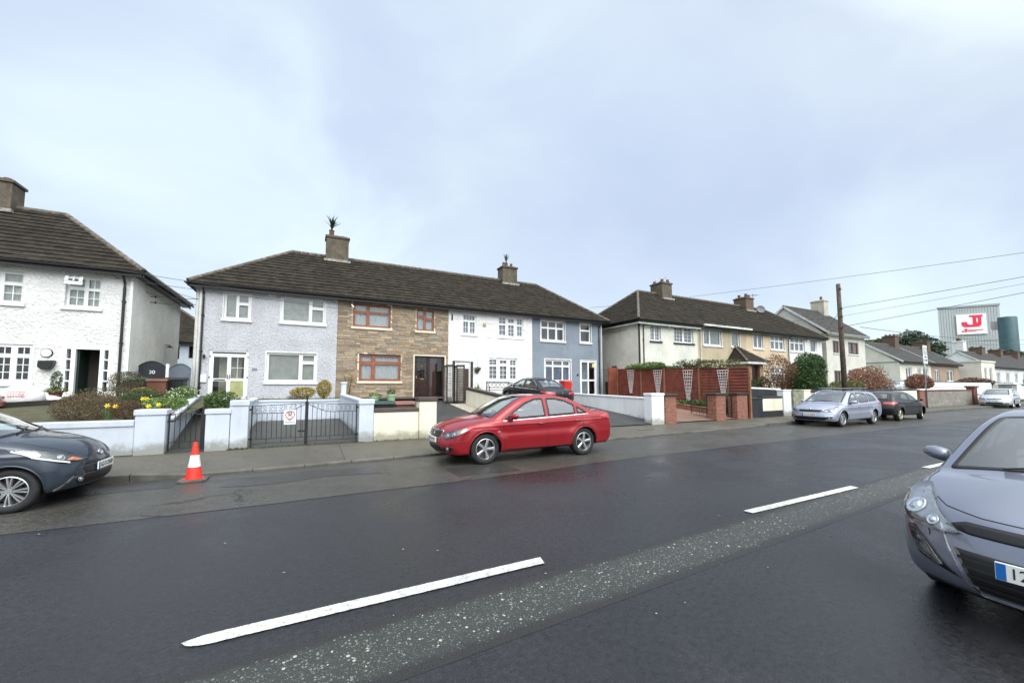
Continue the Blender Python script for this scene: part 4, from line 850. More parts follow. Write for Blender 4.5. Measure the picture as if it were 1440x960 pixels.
def band_mat():
    m = bpy.data.materials.new('worn_aggregate'); m.use_nodes = True; t = m.node_tree; L = t.links.new; b = t.nodes['Principled BSDF']; src = N(t, 'ShaderNodeNewGeometry').outputs['Position']; sp = N(t, 'ShaderNodeSeparateXYZ'); L(src, sp.inputs[0])
    yc = N(t, 'ShaderNodeMath', operation='MULTIPLY_ADD'); L(sp.outputs[0], yc.inputs[0]); yc.inputs[1].default_value = -.042; L(sp.outputs[1], yc.inputs[2]); d0 = N(t, 'ShaderNodeMath', operation='SUBTRACT'); L(yc.outputs[0], d0.inputs[0]); d0.inputs[1].default_value = 2.74
    dd = N(t, 'ShaderNodeMath', operation='ABSOLUTE'); L(d0.outputs[0], dd.inputs[0]); nz = N(t, 'ShaderNodeTexNoise'); nz.inputs['Scale'].default_value = 5; nz.inputs['Detail'].default_value = 6; L(src, nz.inputs[0])
    dn = N(t, 'ShaderNodeMath', operation='MULTIPLY_ADD'); L(nz.outputs[0], dn.inputs[0]); dn.inputs[1].default_value = .12; L(dd.outputs[0], dn.inputs[2]); den = ramp(t, [(.10, 1), (.27, .75), (.34, .0)]); L(dn.outputs[0], den.inputs[0])
    base = N(t, 'ShaderNodeMix'); base.data_type = 'RGBA'; L(den.outputs[0], base.inputs[0]); base.inputs[6].default_value = (.0215, .0205, .0205, 1); base.inputs[7].default_value = (.036, .039, .036, 1); last = base.outputs[2]
    fine = N(t, 'ShaderNodeTexNoise'); fine.inputs['Scale'].default_value = 110; L(src, fine.inputs[0]); fr = ramp(t, [(.3, .6), (.7, 1.45)]); L(fine.outputs[0], fr.inputs[0]); mx = N(t, 'ShaderNodeMix'); mx.data_type = 'RGBA'; mx.blend_type = 'MULTIPLY'; mx.inputs[0].default_value = 1; L(last, mx.inputs[6]); L(fr.outputs[0], mx.inputs[7]); last = mx.outputs[2]
    for sc, fr_, col in ((48, .34, (.17, .18, .15)), (90, .40, (.12, .13, .11)), (34, .07, (.36, .37, .31))):
        v = N(t, 'ShaderNodeTexVoronoi'); v.inputs['Scale'].default_value = sc; v.inputs['Randomness'].default_value = 1; L(src, v.inputs[0]); q = N(t, 'ShaderNodeSeparateColor'); L(v.outputs['Color'], q.inputs[0]); th = N(t, 'ShaderNodeMath', operation='MULTIPLY'); L(den.outputs[0], th.inputs[0]); th.inputs[1].default_value = fr_
        c1 = N(t, 'ShaderNodeMath', operation='LESS_THAN'); L(q.outputs[0], c1.inputs[0]); L(th.outputs[0], c1.inputs[1]); ds = N(t, 'ShaderNodeMath', operation='MULTIPLY_ADD'); L(q.outputs[1], ds.inputs[0]); ds.inputs[1].default_value = .28; ds.inputs[2].default_value = .16
        c2 = N(t, 'ShaderNodeMath', operation='LESS_THAN'); L(v.outputs['Distance'], c2.inputs[0]); L(ds.outputs[0], c2.inputs[1]); mm = N(t, 'ShaderNodeMath', operation='MULTIPLY'); L(c1.outputs[0], mm.inputs[0]); L(c2.outputs[0], mm.inputs[1])
        m5 = N(t, 'ShaderNodeMix'); m5.data_type = 'RGBA'; L(mm.outputs[0], m5.inputs[0]); L(last, m5.inputs[6]); m5.inputs[7].default_value = (*col, 1); last = m5.outputs[2]
    L(last, b.inputs['Base Color']); b.inputs['Roughness'].default_value = .45; b.inputs['Specular IOR Level'].default_value = .36; bp = N(t, 'ShaderNodeBump'); bp.inputs['Strength'].default_value = .6; bp.inputs['Distance'].default_value = .004; L(fine.outputs[0], bp.inputs['Height']); L(bp.outputs[0], b.inputs['Normal']); return m
m_band = band_mat()
m_path = road_mat('pavement_concrete', (.085, .078, .062), .62, speck=.05, speckcol=(.18, .165, .13), wet=.14, stain=(.05, .047, .036), var=.2)
m_kerb = mat('kerb_concrete', (.105, .10, .085), .6, var=.25, bump=.4, bs=60, bd=.004, dirt=.7)
m_tar = road_mat('driveway_tarmac', (.040, .040, .040), .6, wet=.12, stain=(.06, .06, .055))
m_drive = road_mat('driveway_concrete', (.048, .047, .042), .6, wet=.12, stain=(.04, .05, .025), var=.25)
def sheet(name, x0, x1, ya, yb, z, m, nx=40, kind='structure', z2=None, label=None, ny=1):
    """strip between ya(x) and yb(x); z may be a function of y"""
    mb = MB(); f = lambda q, *a: q(*a) if callable(q) else q; xs = np.linspace(x0, x1, nx + 1); vs = []
    for x in xs:
        for j in range(ny + 1):
            y = f(ya, x) + (f(yb, x) - f(ya, x)) * j / ny; vs.append((x, y, z(x, y) if callable(z) else z))
    n = ny + 1; fs = [(i * n + j, (i + 1) * n + j, (i + 1) * n + j + 1, i * n + j + 1) for i in range(nx) for j in range(ny)]
    mb.add(vs, fs); o = mb.build(name, m, kind=kind, fix=False)
    return o
XF = [-200, -80] + list(np.arange(-40, 60, 2)) + [80, 120, 200, 420]
m_far = mat('far_ground', (.07, .075, .06), .9, var=.3, vs=.2)
sheet('ground', -1200, 1600, -900, 2400, -.06, m_far, 4)
sheet('road', -200, 420, -2.9, lambda x: kerb_y(x) + .05, 0, m_road, 62)
sheet('near_pavement', -200, 420, -6, -2.9, .12, m_path, 20)
sheet('gutter_strip', -60, 200, lambda x: 6.78 + .35 * sst((x - 1) / 8) + .02 * math.sin(x * 1.3) + .006 * math.sin(x * 7), lambda x: kerb_y(x) + .03, .004, m_old, 400)
sheet('worn_strip', -30, 60, lambda x: 2.40 + .042 * x, lambda x: 3.08 + .042 * x if x < 40 else 4.2, .0015, m_band, 90)
m_patch = road_mat('patch_asphalt', (.033, .032, .031), .5, wet=.2, var=.15)
sheet('patch_surface', 2.6, 3.9, 7.15, 7.95, .008, m_patch, 4); sheet('patch_surface', -1.2, 1.4, lambda x: 8.2 + .1 * math.sin(3 * x), lambda x: 8.95 + .1 * math.sin(4 * x + 1), .008, m_patch, 30)
sheet('patch_surface', -9, -1.9, lambda x: 8.5 + .12 * math.sin(2 * x), lambda x: 9.3, .008, m_patch, 30)
# centre line dashes, worn at the edges
m_line = road_mat('road_paint', (.52, .52, .49), .6, wet=.1, stain=(.30, .30, .28), var=.14, speck=.10, speckcol=(.16, .16, .15), sscale=75)
def dash(x0, x1, y, w=.125, rnd=False):
    n = 60; top = []; bot = []
    for i in range(n + 1):
        x = x0 + (x1 - x0) * i / n; e = .0015 * math.sin(5 * x) + random.uniform(-.0015, .0015); hw_ = w / 2
        if rnd and i < 4: hw_ *= (.35, .7, .9, .98)[i]
        top.append((x + (random.uniform(-.03, .03) if i in (0, n) else 0), y + hw_ + e, .010)); bot.append((x + (random.uniform(-.03, .03) if i in (0, n) else 0), y - hw_ + e + random.uniform(-.0015, .0015), .010))
    mb = MB(); mb.add(top + bot, [(i, n + 1 + i, n + 2 + i, i + 1) for i in range(n)]); return mb.build('lane_marking', m_line, kind='structure', fix=False)
dash(-.64, 2.10, 3.39, .13, True)
for k in range(8): dash(5.33 + 6.1 * k, 8.2 + 6.1 * k, 3.38 + (.09 if k else 0))
for k in range(2): dash(-6.7 - 6.1 * k, -3.8 - 6.1 * k, 3.39)
# chewing-gum spots and paint crumbs on the road
mb = MB()
for _ in range(150):
    x = random.uniform(-6, 30); y = random.uniform(.6, 8.8); r = random.uniform(.005, .013) * (1 + .6 * (random.random() < .05)); n = 7; a0 = random.random(); k = len(mb.v)
    mb.add([(x + r * random.uniform(.5, 1.2) * math.cos(a0 + 2 * math.pi * i / n), y + r * random.uniform(.4, 1) * math.sin(a0 + 2 * math.pi * i / n), .0135) for i in range(n)], [tuple(range(n))])
mb.build('litter_specks', mat('gum', (.42, .42, .40), .7, var=.2), label='pale spots of trodden gum and paint crumbs scattered over the wet road', cat='litter', kind='stuff', fix=False)
# kerb: full height left of the cone, dropped along the drives, full again further right
mb = MB(); prev = None
def kerb_h(x): return .055 + .085 * (sst((-1.9 - x) / .8) + sst((x - 16.0) / 1.5) * sst((150 - x) / 1))
xs = list(np.arange(-60, 60, .91)) + list(np.arange(61, 200, 6))
for i in range(len(xs) - 1):
    a, b = xs[i] + .006, xs[i + 1] - .006; ya, yb = kerb_y(a), kerb_y(b); ha, hb = kerb_h(a), kerb_h(b); w = .13; ch = .015
    ring = lambda x, y, h: [(x, y, -.02), (x, y, h - ch), (x, y + ch, h), (x, y + w, h), (x, y + w, -.02)]
    mb.add(ring(a, ya, ha) + ring(b, yb, hb), [(k, k + 1, k + 6, k + 5) for k in range(4)] + [(0, 1, 2, 3, 4), (9, 8, 7, 6, 5)])
mb.build('kerb', m_kerb, kind='structure')
sheet('pavement', -60, 200, lambda x: kerb_y(x) + .132, lambda x: wall_y(x) + .3, lambda x, y: kerb_h(x) - .003 + (y - kerb_y(x) - .13) / 2.2 * (.165 - kerb_h(x)) if True else 0, m_path, 260, ny=3)
mb = MB()
for x in [-7.4, -4.2, .85, 4.6, 8.9, 12.3, 16.2, 19.8, 23.0, 27, 31]: mb.box(x - .006, x + .006, kerb_y(x) + .14, wall_y(x) - .05, .10, (kerb_h(x) + .165) / 2 + .0)
mb = MB()
for x in [-7.4, -4.2, .85, 4.6, 8.9, 12.3, 16.2, 19.8, 23.0, 27, 31]:
    zz = lambda y: kerb_h(x) + (y - kerb_y(x) - .13) / 2.2 * (.165 - kerb_h(x)) + .002; ya, yb = kerb_y(x) + .14, wall_y(x) - .03; mb.add([(x - .006, ya, zz(ya)), (x + .006, ya, zz(ya)), (x + .012, yb, zz(yb)), (x, yb, zz(yb))], [(0, 1, 2, 3)])
mb.build('pavement_joint', mat('joint_dark', (.03, .03, .026), .9, var=.2), kind='structure', fix=False)
# service cover set in the pavement
m_cov = road_mat('cover_concrete', (.10, .09, .06), .7, wet=.1)
for (x, y) in ((11.2, 11.0), (8.8, 10.8)):
    z = kerb_h(x) + (y - kerb_y(x) - .13) / 2.2 * (.165 - kerb_h(x)); b = MB(); b.box(x - .35, x + .35, y - .22, y + .22, z - .02, z + .008); b.build('cover_slab', m_cov, kind='structure')
# gardens and drives, each with its own surface
m_soil = mat('garden_soil', (.055, .042, .028), .95, var=.35, vs=3, bump=.9, bs=18, bd=.03)
m_grass = mat('short_grass', (.075, .12, .035), .9, var=.35, vs=5, bump=1, bs=60, bd=.03)
m_brickpave = None
gz = lambda x, y: slope_z(y)
sheet('garden_soil', -16, -2.80, 11.92, 20.4, lambda x, y: float(np.interp(y, [11.9, 13.5, 20.4], [.78, .92, 1.30])), mat('mossy_bed', (.07, .075, .03), .95, var=.4, vs=3, bump=1, bs=22, bd=.04, col2=(.045, .032, .02)), 20, ny=10)
sheet('front_path', -3.7, -1.55, 11.7, 22, lambda x, y: slope_z(y) + .004, m_drive, 4, ny=20)
sheet('side_passage', -6.04, -3.6, 18.5, 32, lambda x, y: slope_z(y) + .0, m_drive, 4, ny=6)
sheet('driveway', -1.5, 1.5, 11.7, 18.2, lambda x, y: .165 + (y - 11.7) * .03, m_drive, 6, ny=6)
sheet('lawn', -1.9, 1.5, 18.2, 21.9, lambda x, y: 1.06, m_grass, 4)
sheet('garden_soil', -2.05, -1.62, 12.0, 18.2, lambda x, y: float(np.interp(y, [12, 18], [.7, 1.0])), m_soil, 2, ny=4)
sheet('paved_garden', 1.72, 3.6, 11.85, 22, lambda x, y: slope_z(y) + .004, m_tar, 3, ny=12)
sheet('tarmac_driveway', 3.6, 6.15, 11.72, 22, lambda x, y: slope_z(y), m_tar, 3, ny=20)
m_gravel = road_mat('gravel', (.30, .27, .22), .9, speck=.7, speckcol=(.50, .46, .38), sscale=26, wet=0)
sheet('gravel_strip', 6.15, 7.0, 12.6, 18.3, lambda x, y: slope_z(y) + .012, m_gravel, 2, ny=20)
sheet('concrete_driveway', 7.0, 13.1, 11.76, 22, lambda x, y: slope_z(y), m_tar, 6, ny=20)
m_pav = None
def brick_paving():
    m = road_mat('brick_paving', (.20, .12, .09), .65, wet=.1, stain=(.10, .08, .06)); return m
sheet('paved_driveway', 13.25, 18.9, 11.8, 22, lambda x, y: slope_z(y), brick_paving(), 6, ny=20)
sheet('side_ground', 6.2, 7.0, 18.3, 22, lambda x, y: slope_z(y), m_tar, 2, ny=4)
sheet('garden_terrain', 19.0, 44, 12.05, 19.7, lambda x, y: float(np.interp(y, [12.1, 13, 19.7], [.5, .6, 1.1])), m_grass, 20, ny=8)
sheet('back_ground', -16, 44, 20.4 if False else 22, 44, 1.09, m_far, 20)
sheet('side_ground', -16, 60, 19.6, 22.01, 1.07, m_drive, 20)
sheet('far_terrain', 44, 420, 12.1, 60, lambda x, y: float(np.interp(y, [12.1, 14, 20], [.3, .6, 1.1])), m_grass, 30, ny=8)
# fine gravel stones
mb = MB()
for _ in range(1500):
    x = random.uniform(6.17, 6.98); y = random.uniform(12.7, 18.2); z = slope_z(y) + .012; r = random.uniform(.012, .028); k = random.uniform(.25, .55); q = [(x + r * random.uniform(.7, 1.2) * math.cos(a), y + r * random.uniform(.7, 1.2) * math.sin(a), z) for a in (0, 1.26, 2.5, 3.8, 5.0)]
    mb.add(q + [(x, y, z + r * .7)], [(0, 1, 5), (1, 2, 5), (2, 3, 5), (3, 4, 5), (4, 0, 5)], 0, (k, k * .92, k * .78))
mb.build('gravel_stones', colattr_mat('stone_chips', .9, 0), label='pale gravel stones between the tarmac drive and the cream wall', cat='gravel', kind='stuff', fix=False)

# ------------------------------------------------------------------ house kit
W_ = mat('white_upvc', (.80, .81, .82), .35, var=.03, vs=6); WS = mat('white_sill', (.72, .72, .71), .55, var=.08, dirt=.35)
BR = mat('brown_frame', (.30, .095, .045), .4, var=.15, vs=4); DK = mat('dark_door', (.035, .016, .011), .3, var=.25, vs=5)
GUT = mat('black_gutter', (.014, .013, .014), .35, var=.1); WG = mat('white_gutter', (.62, .62, .60), .45, var=.1, dirt=.3)
G_ = glass_mat('window_glass', (.93, .94, .94), 1.0, .0, 1.25)
TILE = mat('roof_tiles', (.032, .027, .020), .95, var=.28, vs=2.4, bump=.7, bs=35, bd=.012, col2=(.015, .012, .009), detail=8, moss=1, spec=.2)
TILE2 = mat('slate_grey_tiles', (.050, .047, .044), .8, var=.25, vs=2, bump=.6, bs=30, bd=.01)
RIDGE = mat('ridge_tiles', (.14, .12, .095), .85, var=.3, vs=5, bump=.6, bs=30, bd=.01)
CHIM = mat('chimney_render', (.12, .10, .075), .9, var=.22, vs=4, bump=.6, bs=40, bd=.008, dirt=.6)
POT = mat('terracotta', (.15, .06, .042), .8, var=.25, vs=8, bump=.3); LEAD = mat('pale_flashing', (.33, .31, .28), .7, var=.25, vs=6)
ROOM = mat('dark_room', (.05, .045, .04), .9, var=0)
def stucco(name, col, big=9, bd=.03, dirt=.25, strength=.8, rough=.9, pit_shade=.84):
    if name in MATS: return MATS[name]
    m = mat(name, col, rough, var=.07, vs=.9, dirt=dirt); t = m.node_tree; L = t.links.new; b = t.nodes['Principled BSDF']; src = N(t, 'ShaderNodeNewGeometry').outputs['Position']
    n1 = N(t, 'ShaderNodeTexNoise'); n1.inputs['Scale'].default_value = big; n1.inputs['Detail'].default_value = 5; n1.inputs['Roughness'].default_value = .6; n1.inputs['Distortion'].default_value = .35; L(src, n1.inputs[0])
    bp = N(t, 'ShaderNodeBump'); bp.inputs['Strength'].default_value = strength; bp.inputs['Distance'].default_value = bd; L(n1.outputs[0], bp.inputs['Height']); L(bp.outputs[0], b.inputs['Normal'])
    # shading of the roughcast relief put into the colour as a dark mottle
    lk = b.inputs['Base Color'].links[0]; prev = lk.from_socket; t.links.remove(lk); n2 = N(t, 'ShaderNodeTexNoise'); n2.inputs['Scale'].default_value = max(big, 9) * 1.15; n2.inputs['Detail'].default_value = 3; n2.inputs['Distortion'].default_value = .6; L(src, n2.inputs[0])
    r5 = ramp(t, [(.34, pit_shade), (.52, 1.0), (.7, 1.04)]); L(n2.outputs[0], r5.inputs[0]); mx = N(t, 'ShaderNodeMix'); mx.data_type = 'RGBA'; mx.blend_type = 'MULTIPLY'; mx.inputs[0].default_value = 1; L(prev, mx.inputs[6]); L(r5.outputs[0], mx.inputs[7]); L(mx.outputs[2], b.inputs['Base Color']); return m
def rects_minus(x0, x1, z0, z1, holes):
    xs = sorted({x0, x1, *[h[0] for h in holes], *[h[1] for h in holes]}); zs = sorted({z0, z1, *[h[2] for h in holes], *[h[3] for h in holes]}); out = []
    for i in range(len(xs) - 1):
        for j in range(len(zs) - 1):
            cx, cz = (xs[i] + xs[i + 1]) / 2, (zs[j] + zs[j + 1]) / 2
            if not any(h[0] < cx < h[1] and h[2] < cz < h[3] for h in holes): out.append((xs[i], xs[i + 1], zs[j], zs[j + 1]))
    return out
def front_wall(mb, x0, x1, z0, z1, y, holes, th=.28):
    for a, b, c, d in rects_minus(x0, x1, z0, z1, holes): mb.add([(a, y, c), (b, y, c), (b, y, d), (a, y, d)], [(0, 1, 2, 3)])
    for a, b, c, d in holes: mb.add([(a, y, c), (b, y, c), (b, y, d), (a, y, d), (a, y + th, c), (b, y + th, c), (b, y + th, d), (a, y + th, d)], [(0, 1, 5, 4), (1, 2, 6, 5), (2, 3, 7, 6), (3, 0, 4, 7)])
def window(root, x0, x1, z0, z1, y, lights, fm=None, sm=None, cur=(.42, .46, .44), nm='window', sill=.12, band=0, bandm=None, back=.08, fold=1, curd=.10, dark=False, net=False, lab=None):
    """lights: (u0,u1,v0,v1,nx,nz) fractions of the opening; each is one glazed light"""
    fm = fm or W_; sm = sm or WS; w, h = x1 - x0, z1 - z0; yb = y + back; mb = MB(); hs = [(x0 + a * w, x0 + b * w, z0 + c * h, z0 + d * h) for a, b, c, d, _, _ in lights]
    for a, b, c, d in rects_minus(x0, x1, z0, z1, hs): mb.box(a, b, yb, yb + .06, c, d)
    for (a, b, c, d), l in zip(hs, lights):
        e = .018; mb.box(a, b, yb - .012, yb + .045, c, c + e); mb.box(a, b, yb - .012, yb + .045, d - e, d); mb.box(a, a + e, yb - .012, yb + .045, c + e, d - e); mb.box(b - e, b, yb - .012, yb + .045, c + e, d - e)
        for i in range(1, l[4]): xx = a + (b - a) * i / l[4]; mb.box(xx - .011, xx + .011, yb + .006, yb + .035, c + e, d - e)
        for j in range(1, l[5]): zz = c + (d - c) * j / l[5]; mb.box(a + e, b - e, yb + .007, yb + .034, zz - .011, zz + .011)
    wo = mb.build(nm, fm, root, label=lab); g = MB()
    for a, b, c, d in hs: g.box(a + .01, b - .01, yb + .017, yb + .023, c + .01, d - .01)
    g.build('pane', G_, wo)
    if sill: s = MB(); s.box(x0 - .09, x1 + .09, y - .07, y + .10, z0 - sill, z0 - .003); s.build('sill', sm, wo, bev=.01)
    if band:
        s = MB()
        for a, b, c, d in ((x0 - band, x0, z0, z1 + band), (x1, x1 + band, z0, z1 + band), (x0, x1, z1, z1 + band)): s.box(a, b, y - .012, y + .02, c, d)
        s.build('surround', bandm or WS, wo)
    if not dark:
        s = MB(); n = int(w / .03); yy = yb + curd; vs = []
        for i in range(n + 1):
            x = x0 + w * i / n; o = fold * .018 * math.sin(i * 1.3 + math.sin(i * .37) * 2); vs += [(x, yy + o, z0 - .02), (x, yy + o, z1 + .02)]
        s.add(vs, [(2 * i, 2 * i + 2, 2 * i + 3, 2 * i + 1) for i in range(n)])
        key = 'curtain_%d_%d_%d' % tuple(int(c * 100) for c in cur); s.build('curtain' if fold else 'blind_or_dim_room', mat(key, cur, .9, var=.10 if not net else .35, vs=4 if not net else 45), wo, fix=False, smooth=True)  # flat dark sheets set deep stand in for the dim room, not a blind
    return wo
def slope(mb, A, U, Vs, Nn, x0, x1, Ls, xl, xr, wave=True, ex=.34, dx=.05, mi=0):
    """courses of overlapping tiles; clipped between xl(t) and xr(t)"""
    A, U, Vs, Nn = Vector(A), Vector(U), Vector(Vs), Vector(Nn); nr = max(1, round(Ls / ex)); ex = Ls / nr; n = max(2, int((x1 - x0) / dx))
    for r in range(nr):
        rows = []
        for t, h in ((r * ex, .004), (r * ex, .046), ((r + 1) * ex, .010)):
            row = []; tc = min(t, Ls)
            for i in range(n + 1):
                s_ = x0 + (x1 - x0) * i / n; s_ = min(max(s_, xl(tc)), xr(tc)); wv = .016 * (.5 + .5 * math.cos(2 * math.pi * s_ / .2)) if wave else 0
                jit = random.uniform(-.003, .003) if wave and h > .02 else 0
                row.append(A + U * s_ + Vs * (tc + jit) + Nn * (h + wv))
            rows.append(row)
        vs = rows[0] + rows[1] + rows[2]; m = n + 1
        fs = []
        for i in range(n):
            if (rows[1][i] - rows[1][i + 1]).length < 1e-5 and (rows[2][i] - rows[2][i + 1]).length < 1e-5: continue
            fs += [(i, i + 1, m + i + 1, m + i), (m + i, m + i + 1, 2 * m + i + 1, 2 * m + i)]
        mb.add(vs, fs, mi)
def ridge_run(mb, a, b, r=.115, seg=.42):
    a, b = Vector(a), Vector(b); n = max(1, int((b - a).length / seg))
    for i in range(n):
        p, q = a.lerp(b, i / n), a.lerp(b, (i + .97) / n); mb.tube([p, q], [r, r * .93], 10)
def chimney(root, x, y, w, d, z0, z1, pots, cap=.12, m=None, potm=None, plant=False, flash=True, roof=None):
    mb = MB(); mb.box(x - w / 2, x + w / 2, y - d / 2, y + d / 2, z0, z1 - cap); mb.box(x - w / 2 - .06, x + w / 2 + .06, y - d / 2 - .06, y + d / 2 + .06, z1 - cap + .003, z1)
    mb.box(x - w / 2 + .08, x + w / 2 - .08, y - d / 2 + .08, y + d / 2 - .08, z1 + .002, z1 + .07)
    c = mb.build('chimney', m or CHIM, roof or root, bev=.015)
    for (dx_, dy_, r, h) in pots:
        b = MB(); b.lathe([(r * 1.08, 0), (r * 1.1, .05), (r * .9, .08), (r * .86, h - .06), (r, h - .04), (r, h), (r * .75, h), (r * .72, h - .15)], (x + dx_, y + dy_, z1 + .06), 18, close=False); b.build('chimney_pot', potm or POT, c, smooth='auto')
    if flash:
        b = MB(); zf = z0; b.box(x - w / 2 - .10, x + w / 2 + .10, y - d / 2 - .16, y - d / 2 - .004, flash[0], flash[1]); b.build('flashing', LEAD, c)
    return c
def house(name, label, x0, x1, yf, zb, eave, ridge, wm, holes, hipL=False, hipR=False, depth=6.8, oh=.4, gable=None, tile=TILE, wave=True, gut=GUT, sidem=None, group=None, cat='house', dxt=.05, wallpoly=True, stones=None, gl=.004, run=None):
    root = thing(name, ((x0 + x1) / 2, yf, zb), label, cat, group); a, b = x0 + gl, x1 - gl; yb = yf + depth; zt = eave - .10
    mb = MB(); front_wall(mb, a, b, zb - .5, zt, yf, holes)
    mb.add([(a, yb, zb - .5), (b, yb, zb - .5), (b, yb, zt), (a, yb, zt)], [(3, 2, 1, 0)]); rn = run or (yb - yf) / 2
    for x, fl in ((a, 0), (b, 1)):
        if gable: mb.add([(x, yf, zb - .5), (x, yb, zb - .5), (x, yb, zt), (x, (yf + yb) / 2, ridge - .08), (x, yf, zt)], [(0, 1, 2, 3, 4)])
        else: mb.add([(x, yf, zb - .5), (x, yb, zb - .5), (x, yb, zt), (x, yf, zt)], [(0, 1, 2, 3)])
    wall = mb.build('wall', wm, root, fix=False)
    if sidem:
        mb = MB()
        for x, on in ((a - .012, hipL), (b + .012, hipR)):
            if on: mb.add([(x, yf + .02, zb - .5), (x, yb, zb - .5), (x, yb, zt), (x, yf + .02, zt)], [(0, 1, 2, 3)])
        mb.build('side_wall', sidem, root, fix=False)
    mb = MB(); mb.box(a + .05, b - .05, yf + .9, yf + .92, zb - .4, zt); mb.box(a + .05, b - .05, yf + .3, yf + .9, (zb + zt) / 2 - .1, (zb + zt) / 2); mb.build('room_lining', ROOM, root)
    ym = (yf + yb) / 2; run_ = ym - (yf - oh); Ls = math.hypot(run_, ridge - eave); ca, sa = run_ / Ls, (ridge - eave) / Ls
    xa = x0 - (oh if (hipL or gable) else 0); xb = x1 + (oh if (hipR or gable) else 0)
    if gable: xa = x0 - .12; xb = x1 + .12
    mb = MB(); kl = run_ if hipL else 0; kr = run_ if hipR else 0
    xl = lambda t: xa + kl * t / Ls; xr = lambda t: xb - kr * t / Ls
    slope(mb, (0, yf - oh, eave), (1, 0, 0), (0, ca, sa), (0, -sa, ca), xa, xb, Ls, xl, xr, wave, dx=dxt)
    mb.add([(xa, yb + oh, eave), (xb, yb + oh, eave), (xb - kr, ym, ridge), (xa + kl, ym, ridge)], [(0, 1, 2, 3)])
    for on, xe, sg, k in ((hipL, xa, 1, kl), (hipR, xb, -1, kr)):
        if on:
            W2 = (yb + oh) - (yf - oh); slope(mb, (xe, yf - oh, eave), (0, 1, 0), (sg * ca, 0, sa), (-sg * sa, 0, ca), 0, W2, Ls, lambda t: W2 / 2 * t / Ls, lambda t: W2 - W2 / 2 * t / Ls, wave, dx=dxt)
    # underside so that no sky shows through
    mb.add([(xa + .01, yf - oh + .01, eave - .012), (xb - .01, yf - oh + .01, eave - .012), (xb - .01, yb + oh - .01, eave - .012), (xa + .01, yb + oh - .01, eave - .012)], [(3, 2, 1, 0)])
    if gable:
        for x in (xa, xb): mb.add([(x, yf - oh, eave), (x, yb + oh, eave), (x, ym, ridge), (x, yf - oh, eave - .16), (x, yb + oh, eave - .16), (x, ym, ridge - .16)], [(0, 2, 5, 3), (2, 1, 4, 5)])
    roof = mb.build('roof', tile, root, fix=False)
    mb = MB(); ridge_run(mb, (xa + kl, ym, ridge + .03), (xb - kr, ym, ridge + .03))
    for on, xe, sg in ((hipL, xa, 1), (hipR, xb, -1)):
        if on:
            ridge_run(mb, (xe + .02 * sg, yf - oh + .02, eave + .05), (xe + sg * run_, ym, ridge + .05), .10); ridge_run(mb, (xe, yb + oh, eave + .05), (xe + sg * run_, ym, ridge + .05), .10)
    mb.build('ridge_cap', RIDGE, roof, smooth='auto')
    # gutter and fascia
    mb = MB(); mb.box(xa, xb, yf - oh + .03, yf - oh + .06, eave - .19, eave - .015)
    prof = [(-.055, 0), (-.05, -.045), (-.02, -.07), (.02, -.07), (.05, -.045), (.055, 0)]
    def gutter(pa, pb, out):
        pa, pb, out = Vector(pa), Vector(pb), Vector(out); vs = [p + out * (.06 + u) + Vector((0, 0, v)) for p in (pa, pb) for u, v in prof]; n = len(prof); mb.add(vs, [(i, i + 1, n + i + 1, n + i) for i in range(n - 1)]); vs = [p + out * (.06 + u * .9) + Vector((0, 0, v * .9 + .002)) for p in (pa, pb) for u, v in prof]; mb.add(vs, [(i, i + 1, n + i + 1, n + i) for i in range(n - 1)]); mb.add(vs[:n], [tuple(range(n))]); mb.add(vs[n:], [tuple(range(n))])
    gutter((xa, yf - oh, eave - .01), (xb, yf - oh, eave - .01), (0, -1, 0))
    for on, xe, sg in ((hipL, xa, -1), (hipR, xb, 1)):
        if on: mb.box(xe - sg * .06, xe - sg * .03, yf - oh + .03, yb + oh, eave - .19, eave - .015); gutter((xe, yf - oh, eave - .01), (xe, yb + oh, eave - .01), (sg, 0, 0))
    mb.build('gutter', gut, roof, fix=False)
    if sidem and not gable and x0 > 15:
        mb = MB(); mb.box(xa + .07, xb, yf - oh + .062, yf - oh + .085, eave - .30, eave - .13); mb.box(xa + .07, xa + .09, yf - oh + .09, yb + oh, eave - .30, eave - .13); mb.build('fascia', WG, roof)
    mb = MB(); mb.box(xa + .02, xb - .02, yf - oh + .06, yf + .02, eave - .12, eave - .10)
    for on, xe, sg in ((hipL, xa, 1), (hipR, xb, -1)):
        if on: mb.box(xe + sg * .06, xe + sg * (oh - .0), yf - oh + .06, yb + oh, eave - .122, eave - .102)
    mb.build('soffit', WS if gut is not GUT else GUT, roof)
    if gable:
        mb = MB()
        for x, sg in ((xa, -1), (xb, 1)): mb.bar((x + sg * .015, yf - oh, eave - .05), (x + sg * .015, ym, ridge - .05), .03, .2); mb.bar((x + sg * .015, yb + oh, eave - .05), (x + sg * .015, ym, ridge - .05), .03, .2)
        mb.build('bargeboard', WG, roof)
    return root, wall, roof
